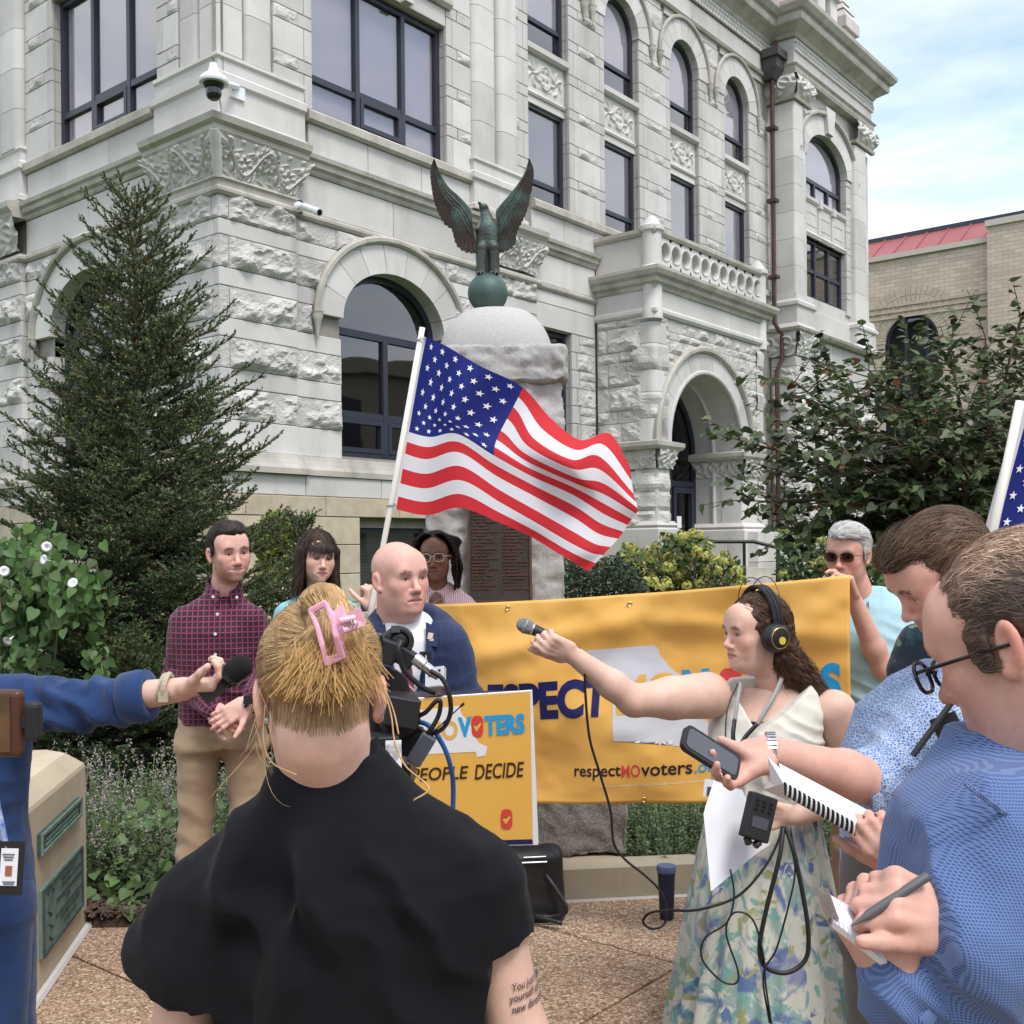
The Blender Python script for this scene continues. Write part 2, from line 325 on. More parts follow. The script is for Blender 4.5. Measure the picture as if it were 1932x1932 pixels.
def win(fac,s0,s1,z0,z1,rise=0.0,vm=(),hm=(),n=-0.24,fw=0.07,gl='glass',sash=None,back=None,backz=None,bn=-0.5,full_v=None,name='window'):
 """window: frame with each pane a sub-part; vm mullions, hm transoms (s or (s0,s1,z))"""
 mb=MB();c,a=(s0+s1)/2,(s1-s0)/2;d0,d1=n-0.09,n
 fac.box(mb,s0,s1,z0,z0+fw,d0,d1)
 fac.box(mb,s0,s0+fw,z0+fw,z1,d0,d1);fac.box(mb,s1-fw,s1,z0+fw,z1,d0,d1)
 if rise:
  I=ell_arc(c,z1,a-fw,rise-fw,18);Oo=ell_arc(c,z1,a,rise,18)
  for j in range(18):mb.prism([I[j],I[j+1],Oo[j+1],Oo[j]],lambda x,z:fac.P(x,z,d0),lambda x,z:fac.P(x,z,d1))
 else:fac.box(mb,s0+fw,s1-fw,z1-fw,z1,d0,d1)
 def top(x):return(z1+(rise-fw)*math.sqrt(max(0,1-((x-c)/(a-fw))**2)))if rise else z1-fw
 for t in hm:fac.box(mb,t[0],t[1],t[2]-fw*0.55,t[2]+fw*0.55,d0+0.01,d1-0.004)
 for x in vm:
  zz0,zz1=(z0+fw,top(x))if np.isscalar(x)else(x[1],x[2]);x=x if np.isscalar(x)else x[0]
  fac.box(mb,x-fw*0.5,x+fw*0.5,zz0,zz1,d0+0.006,d1+0.004)
 if sash:  # opening light with its own heavier frame
  for q in sash:
   a0,a1,b0,b1=q
   for bb in((a0,a1,b0,b0+0.07),(a0,a1,b1-0.07,b1),(a0,a0+0.07,b0+0.07,b1-0.07),(a1-0.07,a1,b0+0.07,b1-0.07)):fac.box(mb,*bb,d0+0.02,d1+0.012)
 wo=mb.build(name,'navyframe',CH)
 xs=[s0]+sorted({(x if np.isscalar(x)else x[0])for x in vm if np.isscalar(x)})+[s1]
 for x0,x1 in zip(xs[:-1],xs[1:]):
  m=(x0+x1)/2;zs=[z0]+sorted(t[2]for t in hm if t[0]<m<t[1])+[None]
  for za,zb in zip(zs[:-1],zs[1:]):
   mb=MB();e=0.02
   if zb is None and rise:
    T=np.linspace(max(x0,s0+fw*0.6),min(x1,s1-fw*0.6),10);lowz=max(za,z0)+e
    V=[fac.P(t,lowz,n-0.05)for t in T]+[fac.P(t,max(lowz+0.01,top(t)+0.02),n-0.05)for t in T]
    mb.add(V,[(j,j+1,10+j+1,10+j)for j in range(9)])
   else:mb.add([fac.P(x0+e,za+e,n-0.05),fac.P(x1-e,za+e,n-0.05),fac.P(x1-e,(zb or z1)-e,n-0.05),fac.P(x0+e,(zb or z1)-e,n-0.05)],[(0,1,2,3)])
   if np.cross(fac.d,fac.n)>0:mb.f=[f[::-1]for f in mb.f]
   mb.build('pane',gl,wo)
 if back=='shade':
  mb=MB();fac.box(mb,s0-0.2,s1+0.2,(backz or z0-0.2),z1+rise+0.2,bn-0.01,bn);mb.build('sky_tone_shade','shade',wo)  # sheet behind the glass; its tone stands in for reflected sky too
 if back=='blind':
  mb=MB();z=backz or z0
  while z<z1-0.03:mb.add([fac.P(s0,z,bn),fac.P(s1,z,bn),fac.P(s1,z+0.047,bn+0.028),fac.P(s0,z+0.047,bn+0.028)],[(0,1,2,3)]);z+=0.05
  fac.box(mb,s0,s1,z1-0.08,z1,bn-0.02,bn+0.04);mb.build('blind','blind',wo)
 return wo
# carved relief panels: heights from scrolls and leaves
def carve(S,Z,w,h,kind):
 x,y=S/h,Z/h;H=np.zeros_like(S);L=w/h
 def band(d,t):return np.clip(1-np.abs(d)/t,0,1)**0.7
 if kind=='frieze':
  per=1.45;ph=(x%per)/per;cl=0.5+0.36*np.cos(2*np.pi*ph);H=np.maximum(H,band(y-cl,0.085));H=np.maximum(H,0.7*band(y-cl+0.15,0.04))
  for off,sg in((0.0,-1),(0.5,1)):
   cx=((x/per+off+0.5)%1-0.5)*per;cy=y-(0.5-0.17*-sg*-1);r=np.hypot(cx,(y-0.5-0.14*sg*-1));a=np.arctan2(y-0.5+0.14*sg,cx)
   H=np.maximum(H,0.8*band(r-0.2-0.05*np.cos(7*a),0.07));H=np.maximum(H,0.9*np.clip(1-r/0.1,0,1)**0.5)
  cl2=y-cl;px_=(ph*2)%1-.5;a=np.arctan2(np.abs(cl2)+.02,px_*per*.5);rr_=np.hypot(px_*per*.5,cl2);H=np.maximum(H,.75*np.clip(np.cos(11*a)*1.8,0,1)*(rr_>.17)*(rr_<.40+.06*np.cos(22*a))*np.clip((.44-rr_)*9,0,1));H=np.maximum(H,.5*np.clip(np.sin(17*x+9*np.sin(5*y))*np.sin(15*y)-.55,0,1)*2)
 elif kind=='panel':
  cx,cy=x-L/2,y-0.5;r=np.hypot(cx/0.72,cy);H=np.maximum(H,band(r-0.42,0.06));H=np.maximum(H,0.8*(r<0.36)*np.abs(np.sin(14*cx)*np.cos(11*cy)))
  for sg in(-1,1):
   qx=cx*sg-0.68;rr=np.hypot(qx,cy);a=np.arctan2(cy,qx);H=np.maximum(H,(r>0.45)*0.9*np.clip(np.cos(6*a+9*rr)-0.1,0,1)*np.clip(1.2-rr,0,1)**0.5)
  H*=(np.abs(cx)<L/2-0.05)*(np.abs(cy)<0.45)
 else:
  t=np.abs(np.sin(5.1*x+2.2*np.sin(6*y)))*(0.4+0.6*np.abs(np.cos(4*y+1.3*np.sin(5*x))));H=np.clip(t-0.2,0,1);r=np.hypot((x%0.8)-0.4,y-0.55);H=np.maximum(H,band(r-0.25,0.07))
 return H
def relief(fac,s0,s1,z0,z1,n,dep,kind,flare=0.0,bulge=0.0,name='carved_panel',ret=False,par=None,st=0.016,mat='limecarve'):
 w,h=s1-s0,z1-z0;nu,nv=max(8,int(w/st)),max(8,int(h/st));uu,vv=np.meshgrid(np.linspace(0,1,nu),np.linspace(0,1,nv),indexing='ij')
 Hh=carve(uu*w,vv*h,w,h,kind);NN=n+dep*Hh+flare*vv**1.5+bulge*np.sin(np.pi*vv);S=s0+uu*w
 if flare or bulge:S=S+(flare*vv**1.5+bulge*np.sin(np.pi*vv))*(2*uu-1)**3*0.9
 Z=z0+vv*h;X=fac.o[0]+S*fac.d[0]+NN*fac.n[0];Y=fac.o[1]+S*fac.d[1]+NN*fac.n[1]
 me=mesh(name,np.stack([X,Y,Z],-1).reshape(-1,3),grid_faces(nu,nv)if fac is not G_ else grid_faces(nu,nv)[:,::-1],mat,smooth=True);return add(name,me,par or CH)
def shaft(fac,s0,s1,n0,n1,z0,z1,h,rad,name='shaft_stone',mat='lime'):
 prof=[(s0,n0),(s0,n1-rad)]+[(s0+rad-rad*math.cos(t),n1-rad+rad*math.sin(t))for t in np.linspace(0.3,math.pi/2,5)]+[(s1-rad+rad*math.sin(t),n1-rad+rad*math.cos(t))for t in np.linspace(0,math.pi/2-0.3,5)]+[(s1,n1-rad),(s1,n0)]
 z=z0
 while z<z1-0.05:
  mb=MB();ze=min(z1,z+h);mb.prism(prof,lambda s,n:fac.P(s,z+0.004,n),lambda s,n:fac.P(s,ze-0.004,n));mb.build(name,mat,CH,angle=40);z=ze
# ---- backing walls -------------------------------------------------------------------------------
MAINH=[(2.2,4.42,3.05,5.1,0.85),(1.65+0.05,4.57,8.06,10.3,0),(7.22,8.05,3.8,5.72,0),(2.45,4.0,0.7,1.98,0),(9.4,12.3,1.2,3.65,1.5)]
UW=[(6.8,8.03),(9.26,10.52),(11.8,13.03),(14.27,15.49)]
for a,b in UW:MAINH+=[(a,b,7.9,12.25,0.63)]
GH=[(2.2,4.5,3.05,5.1,0.88),(1.5,4.42,8.06,10.45,0)]
mb=MB();sheet(mb,F_,0.0,17.0,0,14.6,MAINH,-0.10);sheet(mb,G_,0.0,14.0,0,14.6,GH,-0.10)
mb.build('wall','mortar',CH)
mb=MB();P0=[F_.P(0.9,0,-1.3),F_.P(23.2,0,-1.3),F_.P(23.2,0,-12),F_.P(0.9,0,-12)]
F_.box(mb,1.3,23.6,0,14.4,-13,-1.3);G_.box(mb,1.35,14,0,14.4,-13.0,-1.31);mb.build('interior','room',CH)  # solid dark boxes in place of the unlit rooms behind the panes
# ---- ground floor ----------------------------------------------------------------------------------
ROCK=[(6.11,6.53),(5.46,5.89),(4.79,5.21),(4.11,4.53),(3.42,3.85)];PLAIN=[(5.89,6.11),(5.21,5.46),(4.53,4.79),(3.85,4.11),(3.0,3.42)]
for fac,w in((F_,1.33),(G_,1.42)):  # corner pier
 for i,(a,b)in enumerate(ROCK):blk(fac,0.16,w,a,b,True,0.0,bul=1.1);blk(fac,-0.0,0.16,a,b,True,0.0,0.15,bul=0.6)
 for i,(a,b)in enumerate(PLAIN):blk(fac,0.003 if fac is F_ else 0.12,w,a,b,False,0.0,0.12 if fac is F_ else 0.3)
 if fac is G_:
  for a,b in PLAIN:blk(G_,0.0,0.12,a,b,False,0.001,0.1)
def wall_courses(fac,s0,s1,c,ao,bo,ai,bi,zs=5.1,n=-0.05,top=6.42):
 for k,(a,b)in enumerate(ROCK+PLAIN):
  if a>top-0.05:continue
  b=min(b,top);rock=k<5
  if b<=zs+0.02:xl=xr=ai if True else 0;e0,e1=c-ai,c+ai
  else:
   x=max(ellx(ao,bo,b-zs)if b-zs<bo else 0,ellx(ai,bi,a-zs)if 0<a-zs<bi else(ai if a<=zs else 0))+0.03;e0,e1=c-x,c+x
   if b-zs>=bo and a-zs>=bi:x0=ellx(ao,bo,a-zs)if a-zs<bo else 0;e0,e1=c-x0*0.55,c+x0*0.55
  for q0,q1 in((s0,e0),(e1,s1)):
   if q1-q0<0.05:continue
   m=max(1,round((q1-q0)/1.0));cut=[q0+(q1-q0)*i/m for i in range(m+1)]
   for u0,u1 in zip(cut[:-1],cut[1:]):blk(fac,u0,u1,a,b,rock,n)
wall_courses(F_,1.34,5.3,3.31,1.63,1.36,1.11,0.85);wall_courses(G_,1.43,5.3,3.35,1.66,1.38,1.15,0.88)
for fac,c,ao,bo,ai,bi in((F_,3.31,1.63,1.36,1.11,0.85),(G_,3.35,1.66,1.38,1.15,0.88)):
 ring(fac,c,5.1,ai,bi,ao-0.05,bo-0.05,-0.4,0.0,9,'voussoir');hood(fac,c,5.1,ao,bo,0.02,0.06)
for fac,c,a in((F_,3.31,1.11),(G_,3.35,1.15)):
 win(fac,c-a,c+a,3.05,5.1,0.85 if fac is F_ else 0.88,vm=((c,3.1,4.95),),hm=((c-a,c+a,4.98),(c-a,c+a,3.72)),n=-0.26,fw=0.10,gl='glassdark',sash=((c-a+0.1,c-0.05,3.15,3.66),(c+0.05,c+a-0.1,3.15,3.66)))
# second ground floor piers and the narrow window bay
for(a,b)in ROCK:blk(F_,5.3,6.2,a,b,True,0.02);blk(F_,6.2,6.9,a,b,True,0.02);blk(G_,5.3,6.5,a,b,True,0.04);blk(G_,6.52,9.5,a,b,True,-0.05)
for(a,b)in PLAIN:blk(F_,5.3,6.9,a,b,False,0.02);blk(G_,5.3,6.5,a,b,False,0.04);blk(G_,6.52,9.5,a,b,False,-0.05)
blk(F_,6.9,8.84,5.74,6.18,False,-0.05);blk(F_,6.9,8.84,6.18,6.55,False,-0.05)
zz=3.0
for i in range(8):
 z1=zz+0.342
 if z1>3.8 or i<3:pass
 blk(F_,8.06,8.3 if i%2 else 8.22,zz,z1,False,-0.05);x=8.3 if i%2 else 8.22
 if i%2:blk(F_,x,8.84,zz,zz+0.17,True,-0.05,bul=0.6);blk(F_,x,8.84,zz+0.17,z1,True,-0.05,bul=0.6)
 else:blk(F_,x,8.84,zz,z1,True,-0.05,bul=0.7)
 blk(F_,6.9,7.21,zz,z1,i%2==0,-0.05,bul=0.5);zz=z1
blk(F_,7.21,8.06,3.0,3.78,False,-0.05)
win(F_,7.22,8.05,3.8,5.72,vm=(),hm=((7.22,8.05,4.7),),n=-0.2,fw=0.08,gl='glassdark',back='blind',backz=4.0)
# base courses
for fac,cuts in((F_,[-0.02,1.4,2.9,4.4,5.9,7.4,8.83]),(G_,[0.3,1.5,3.0,4.5,6.0,7.5,9.5])):
 for a,b in zip(cuts[:-1],cuts[1:]):blk(fac,a,b,2.42,2.72,False,0.06)
 for a,b in zip([c+0.35 for c in cuts[:-1]],[c+0.35 for c in cuts[1:]]):blk(fac,max(a,-0.05),min(b,8.8),2.13,2.42,False,0.09,0.4,'sandstone')
blk(F_,-0.09,0.33,2.13,2.42,False,0.091,0.4,'sandstone');blk(G_,-0.05,0.65,2.13,2.42,False,0.088,0.4,'sandstone')
for r in range(5):
 z0=r*0.43
 for a,b in((-0.08,1.2),(1.2,2.42),(4.02,5.6),(5.6,7.2),(7.2,8.8)):blk(F_,a,b,z0,min(z0+0.43,2.13),False,0.085,0.4,'sandstone')
 for a,b in((0,1.5),(1.5,3.2),(3.2,5),(5,7),(7,9.5)):blk(G_,a,b,z0,min(z0+0.43,2.13),False,0.084,0.35,'sandstone')
blk(F_,2.42,4.02,0,0.7,False,0.085,0.4,'sandstone')
win(F_,2.45,4.0,0.7,1.98,vm=(3.22,),n=-0.15,fw=0.08,gl='glassdark',back='blind',backz=0.8,bn=-0.4)
PB=pl((G_,9.5,0.0),(G_,6.5,0.0),(G_,6.5,0.06),(G_,5.3,0.06),(G_,5.3,0.0),(G_,1.42,0.0),(G_,1.42,0.06),(G_,-0.06,0.06),(F_,1.33,0.06),(F_,1.33,0.0),(F_,5.3,0.0),(F_,5.3,0.06),(F_,6.9,0.06),(F_,6.9,0.0),(F_,8.86,0.0))
PB[7]=(CX+0.06*(nF+nG)[0],CY+0.06*(nF+nG)[1])
def corner(path,i):return path
mould(PB,[(-0.1,2.72),(0.09,2.72),(0.09,2.80),(0.05,2.86),(0.02,2.93),(0.0,3.0),(-0.1,3.0)],'water_table')
def jog(pier,wall):  # plan line round the corner with pier projections
 a=pl((G_,9.5,wall),(G_,6.5,wall),(G_,6.5,pier+0.04),(G_,5.3,pier+0.04),(G_,5.3,wall),(G_,1.42,wall),(G_,1.42,pier))
 b=pl((F_,1.33,pier),(F_,1.33,wall),(F_,5.3,wall),(F_,5.3,pier+0.03),(F_,6.9,pier+0.03),(F_,6.9,wall),(F_,8.86,wall))
 return a+[(CX+pier*(nF+nG)[0],CY+pier*(nF+nG)[1])]+b
# entablature above the ground floor: thin string, plain frieze, weathered cornice
mould(jog(0.005,-0.05),[(-0.1,6.42),(0.03,6.42),(0.06,6.46),(0.06,6.50),(0.03,6.53),(0.03,6.55),(-0.1,6.55)],'string_course','limedirty')
for fac,s0,s1 in((F_,1.33,5.3),(G_,1.42,5.3),(F_,6.9,8.86),(G_,6.5,9.5)):
 m=max(1,round((s1-s0)/1.6));c=np.linspace(s0,s1,m+1)
 for a,b in zip(c[:-1],c[1:]):blk(fac,a,b,6.55,7.10,False,-0.05)
cprof=[(-0.1,7.10),(0.02,7.10),(0.04,7.13),(0.045,7.17),(0.10,7.20),(0.11,7.27),(0.15,7.30),(0.16,7.36),(0.04,7.41),(-0.1,7.42)]
mould(pl((G_,5.3,-0.05),(G_,1.42,-0.05)),cprof,'cornice');mould(pl((F_,1.33,-0.05),(F_,5.3,-0.05)),cprof,'cornice')
mould(pl((F_,6.9,-0.05),(F_,8.86,-0.05)),cprof,'cornice');mould(pl((G_,9.5,-0.05),(G_,6.5,-0.05)),cprof,'cornice')
# capitals with carved friezes
def capital(paths,zlo,zhi,reliefs):
 for s in reliefs:relief(*s)
for fac,w in((F_,1.33),(G_,1.42)):
 relief(fac,-0.0,w,6.66,7.16,0.02,0.075,'frieze',flare=0.17,name='carved_frieze',st=0.011)
mould([pl((G_,1.42,0))[0],(CX,CY),pl((F_,1.33,0))[0]],[(-0.05,6.53),(0.03,6.53),(0.04,6.6),(0.07,6.63),(0.06,6.66),(-0.05,6.66)],'astragal','limedirty')
mould([pl((G_,1.50,0))[0],(CX,CY),pl((F_,1.41,0))[0]],[(-0.05,7.15),(0.17,7.15),(0.2,7.2),(0.2,7.26),(0.26,7.3),(0.28,7.38),(0.02,7.43),(-0.05,7.43)],'abacus','limedirty')
for fac,a,b,n in((F_,5.3,6.9,0.03),(G_,5.3,6.5,0.05)):
 relief(fac,a,b,6.6,7.13,n+0.01,0.07,'frieze' if fac is F_ else 'leaf',flare=0.15,name='carved_frieze');mould(pl((fac,a-0.06,n),(fac,b+0.06,n))if fac is F_ else pl((fac,b+0.06,n),(fac,a-0.06,n)),[(-0.08,7.12),(0.15,7.12),(0.18,7.2),(0.24,7.27),(0.25,7.36),(0.02,7.42),(-0.08,7.42)],'abacus','limedirty')
mb=MB();mb.tube([(*(np.array([CX,CY])+(nF+nG)*(0.03+0.17*t**1.5)),6.62+0.56*t)for t in np.linspace(0,1,8)],[0.05,0.06,0.075,0.07,0.08,0.07,0.085,0.06],8);mb.build('corner_leaf','limecarve',CH,angle=60)
# ---- second floor -----------------------------------------------------------------------------------
for fac,s0,s1 in((F_,1.6,5.15),(G_,1.55,5.25),(F_,6.85,8.84),(F_,8.84,16.5),(G_,6.55,9.5)):
 m=max(1,round((s1-s0)/1.3));c=np.linspace(s0,s1,m+1)
 for a,b in zip(c[:-1],c[1:]):blk(fac,a,b,7.42,7.86,False,-0.05)
sp=[(-0.1,7.86),(0.05,7.86),(0.09,7.89),(0.09,8.0),(0.03,8.05),(-0.24,8.06)]
for p in(pl((G_,5.25,-0.05),(G_,1.55,-0.05)),pl((F_,1.55,-0.05),(F_,5.15,-0.05)),pl((F_,6.85,-0.05),(F_,16.5,-0.05))):mould(p,sp,'window_sill','limedirty')
# pedestals and shafts: corner, column cluster, left pilaster
def pedestal(path,n=0.0):
 mould(path,[(-0.2,7.42),(n+0.06,7.42),(n+0.06,7.5),(n,7.54),(n,7.9),(n-0.0,7.92),(n+0.05,7.95),(n+0.05,8.05),(n-0.02,8.1),(n-0.02,8.25),(n+0.015,8.28),(n+0.01,8.33),(-0.2,8.36)],'pedestal','lime')
cpath=[pl((G_,1.5,0))[0],(CX,CY),pl((F_,1.5,0))[0]];pedestal(cpath)
c0=np.array([CX,CY])
DIAG=Fac(c0,dF,nF)
for z in np.arange(8.36,14.4,0.66):
 mb=MB();a=0.40;rr=0.16;q=[(-0.05,-0.05)]
 poly=[(0.0,a)]+[(rr-rr*math.sin(t),rr-rr*math.cos(t))for t in np.linspace(0,math.pi/2,6)][::-1]+[(a,0.0),(a,a)]
 f=lambda zz:(lambda x,y:(*(c0+dF*(x+0.03)+dG*(y+0.03)),zz));mb.prism([(x,y)for x,y in poly],f(z+0.004),f(min(14.4,z+0.656)));mb.build('shaft_stone','lime',CH,angle=40)
for fac,s0,s1 in((F_,0.50,0.98),(G_,0.50,0.98)):shaft(fac,s0,s1,-0.3,-0.04,8.36,14.4,0.66,0.10)
for s0,s1,n in((5.2,5.78,0.06),(5.86,6.4,0.06)):shaft(F_,s0,s1,-0.3,n,8.3,14.0,0.66,0.14)
shaft(G_,5.33,6.0,-0.3,0.08,8.3,14.2,0.66,0.14);shaft(G_,6.05,6.7,-0.3,0.08,8.3,14.2,0.66,0.14)
for p in(pl((F_,5.15,-0.2),(F_,5.15,0.05),(F_,6.5,0.05),(F_,6.5,-0.2)),pl((G_,6.75,0.05),(G_,5.28,0.05),(G_,5.28,-0.2))):pedestal(p)
# checkered jamb walls: tall plain stones, low courses with a rock faced insert
def jambs(fac,s0,s1,z0,z1,left,right,n=-0.05):
 z=z0;i=0
 while z<z1-0.05:
  for h,low in((0.47,False),(0.19,True)):
   zt=min(z1,z+h)
   if zt-z<0.04:break
   wl=(0.30 if low else 0.17)*left;wr=(0.30 if low else 0.17)*right
   if left:blk(fac,s0,s0+wl,z,zt,False,n)
   if right:blk(fac,s1-wr,s1,z,zt,False,n)
   blk(fac,s0+wl,s1-wr,z,zt,low,n,bul=0.55);z=zt
jambs(F_,4.58,5.2,8.06,13.3,0.9,0);jambs(F_,0.98,1.69,8.06,13.3,0,0.9);jambs(G_,0.98,1.5,8.06,13.3,0,0.9);jambs(G_,4.43,5.3,8.06,13.3,0.9,0.5)
jambs(F_,6.4,6.79,8.06,12.3,0,0.9)
for(a0,a1),(b0,b1)in zip(UW[:-1],UW[1:]):jambs(F_,a1+0.01,b0-0.01,8.06,12.3,1,1)
jambs(F_,15.5,16.6,8.06,12.3,1,0)
blk(F_,1.7,4.57,10.32,10.62,False,-0.05);blk(G_,1.5,4.42,10.47,10.75,False,-0.05)
mould(pl((F_,1.62,-0.05),(F_,4.66,-0.05)),[(-0.1,10.62),(0.05,10.62),(0.1,10.68),(0.1,10.78),(-0.1,10.82)],'lintel_mould','limedirty')
for c in(2.65,3.62):
 mb=MB();F_.box(mb,c-0.09,c+0.09,10.34,10.62,-0.1,0.06);F_.box(mb,c-0.12,c+0.12,10.5,10.6,-0.1,0.09);mb.build('bracket','limecarve',CH)
for i in range(3):blk(F_,1.7+i*0.957,1.7+i*0.957+0.957,10.82,11.8,False,-0.12)
for fac,s0,s1,z1 in((F_,1.7,4.57,10.3),(G_,1.5,4.42,10.45)):
 w=s1-s0;a,b=s0+w*0.355,s0+w*0.70
 if fac is G_:a,b=s0+w*0.33,s0+w*0.67
 win(fac,s0,s1,8.06,z1,vm=(a,b),hm=((s0,a,8.62),(a,b,8.66),(b,s1,8.62)),n=-0.2,fw=0.085,back='shade',bn=-0.30,sash=((a+0.05,b-0.05,8.16,8.62),))
# windows A to D with carved spandrels and arched heads
for a,b in UW:
 c=(a+b)/2
 win(F_,a,b,7.9,9.86,vm=(),hm=((a,b,8.45),),n=-0.2,fw=0.075,back='blind',backz=8.45,bn=-0.30)
 win(F_,a,b,10.92,12.25,0.63,hm=((a,b,11.45),),n=-0.2,fw=0.075,back='shade',backz=11.45,bn=-0.28)
 mb=MB();F_.box(mb,a,b,9.86,10.9,-0.4,-0.16);mb.build('spandrel','lime',CH)
 relief(F_,a+0.08,b-0.08,10.17,10.68,-0.158,0.05,'panel')
 mould(pl((F_,a-0.02,-0.16),(F_,b+0.02,-0.16)),[(-0.05,10.76),(0.07,10.76),(0.12,10.8),(0.12,10.9),(-0.05,10.92)],'window_sill','lime')
 mould(pl((F_,a+0.01,-0.16),(F_,b-0.01,-0.16)),[(-0.05,10.0),(0.03,10.0),(0.05,10.04),(0.02,10.08),(-0.05,10.1)],'panel_mould','lime')
 ring(F_,c,12.25,0.62,0.63,1.06,1.06,-0.3,-0.03,9,'voussoir');hood(F_,c,12.25,1.1,1.1,-0.01,0.045)
for(a0,a1),(b0,b1)in zip(UW[:-1],UW[1:]):
 for z in(12.3,12.75):blk(F_,a1+0.3,b0-0.3,z,z+0.44,z>12.5,-0.055,bul=0.5)
for s0 in np.arange(6.5,16.5,1.25):blk(F_,s0,min(16.6,s0+1.25),13.42,13.9,False,-0.05);blk(F_,s0+0.1,min(16.6,s0+1.2),13.2,13.42,False,-0.06)
for s0 in np.arange(0.1,5.2,1.3):blk(F_,s0,s0+1.3,11.8,12.9,False,-0.12);blk(G_,s0,s0+1.3,10.76,12.9,False,-0.12)
mould(pl((F_,6.5,-0.05),(F_,16.6,-0.05)),[(-0.05,13.36),(0.05,13.36),(0.08,13.42),(-0.05,13.44)],'string_course','limedirty')
# main cornice with its band of little squares, and the tile roof
def squares(fac,s0,s1,z0,n,rows=3,name='mosaic_band'):
 mb=MB()
 for r in range(rows):
  for i,s in enumerate(np.arange(s0,s1,0.13)):fac.box(mb,s+0.012+(r%2)*0.06,s+0.118+(r%2)*0.06,z0+r*0.105,z0+r*0.105+0.09,n-0.04,n+0.03)
 mb.build(name,'limecarve',CH,kind='stuff')
squares(F_,10.5,16.5,13.93,-0.02)
ccp=[(-0.3,14.24),(0.06,14.24),(0.10,14.32),(0.22,14.42),(0.36,14.5),(0.38,14.56),(0.38,14.68),(0.46,14.72),(0.55,14.84),(0.56,14.93),(0.0,15.0),(-0.6,15.02)]
mould(pl((G_,14,-0.05),(G_,0,-0.05))[:1]+[(CX,CY)]+pl((F_,16.6,-0.05)),ccp,'main_cornice')
mb=MB();V=[F_.P(-0.2,15.0,0.1),F_.P(17,15.0,0.1),F_.P(17,20,-5),F_.P(-0.2,20,-5)];mb.add(V,[(0,1,2,3)])
for i in range(26):s=0.3+i*0.65;mb.tube([F_.P(s,15.03,0.08),F_.P(s,20,-4.95)],0.05,5)
mb.build('tile_roof','redtile',CH)
# ---- the far tower bay -----------------------------------------------------------------------------
TN=0.62;tl=F_.at(1500,300,TN)[0];tr=F_.at(1646,330,TN)[0];t0=F_.at(1521,400,TN-.15)[0];t1=F_.at(1596,400,TN-.15)[0];tcx=(t0+t1)/2;ta=(t1-t0)/2;p2=F_.at(1614,330,TN)[0];p1=F_.at(1528,300,TN)[0]
zsp=F_.at(1596,340,TN-.15)[1];zcr=F_.at(1560,262,TN-.15)[1];zA=F_.at(1520,555,TN-.15)[1];zB=F_.at(1520,440,TN-.15)[1];zC=F_.at(1520,365,TN-.15)[1];zA=max(zA,7.75)
mb=MB();sheet(mb,F_,tl+0.05,tr-0.05,0,14.4,[(t0,t1,zA,zB,0),(t0,t1,zC,zsp,zcr-zsp)],TN-0.2);F_.box(mb,tl+0.03,tl+0.3,0,14.4,-0.3,TN-0.04);F_.box(mb,tr-0.5,tr-0.03,0,14.4,-1.5,TN-0.2);mb.build('tower_wall','lime',CH)
for(a,b)in((tl,p1-0.35),(p2,tr-0.45)):shaft(F_,a,b,-0.3 if a==tl else TN-0.35,TN,7.95,12.75,0.68,0.07)
shaft(F_,p1-0.33,p1,TN-0.35,TN-0.1,7.95,12.75,0.68,0.06);shaft(F_,tr-0.43,tr,TN-0.6,TN-0.12,7.95,12.75,0.68,0.06)
z=7.95
while z<12.7:
 zt=min(12.75,z+0.62)
 for a,b in((p1+0.0,t0),(t1,p2)):
  blk(F_,a,b,z,zt-0.17,False,TN-0.14,0.4);blk(F_,a,b,zt-0.17,zt,True,TN-0.14,0.4,bul=0.35)
 z=zt
win(F_,t0,t1,zA,zB,vm=(t0+2*ta/3,t0+4*ta/3),hm=((t0,t1,zA+0.75),),n=TN-0.3,fw=0.09,gl='glass',back='blind',backz=zA+1.4,bn=TN-0.42)
win(F_,t0,t1,zC,zsp,zcr-zsp,vm=((t0+2*ta/3,zC,zC+0.5),(t0+4*ta/3,zC,zC+0.5)),hm=((t0,t1,zC+0.52),),n=TN-0.3,fw=0.09,back='shade',bn=TN-0.40)
mb=MB();F_.box(mb,t0,t1,zB,zC,TN-0.45,TN-0.24)
for i in range(3):
 a,b=t0+i*2*ta/3+0.1,t0+(i+1)*2*ta/3-0.1
 for q in((a,b,zB+0.3,zB+0.36),(a,b,zC-0.4,zC-0.34),(a,a+0.05,zB+0.36,zC-0.4),(b-0.05,b,zB+0.36,zC-0.4)):F_.box(mb,*q,TN-0.24,TN-0.19)
for i in range(2):
 x=t0+(i+1)*2*ta/3;F_.box(mb,x-0.06,x+0.06,zB,zC,TN-0.24,TN-0.16);F_.box(mb,x-0.09,x+0.09,zC-0.2,zC,TN-0.24,TN-0.1)
mb.build('spandrel','limecarve',CH);mould(pl((F_,t0,TN-0.24),(F_,t1,TN-0.24)),[(-0.1,zC-0.14),(0.06,zC-0.14),(0.1,zC-0.08),(0.1,zC),(-0.1,zC)],'window_sill','lime');mould(pl((F_,t0,TN-0.24),(F_,t1,TN-0.24)),[(-0.1,zB),(0.06,zB),(0.1,zB+0.08),(0.06,zB+0.14),(-0.1,zB+0.16)],'panel_mould','lime')
ring(F_,tcx,zsp,ta,zcr-zsp,ta+0.55,zcr-zsp+0.5,TN-0.5,TN-0.1,11,'voussoir');hood(F_,tcx,zsp,ta+0.6,zcr-zsp+0.55,TN-0.06,0.06)
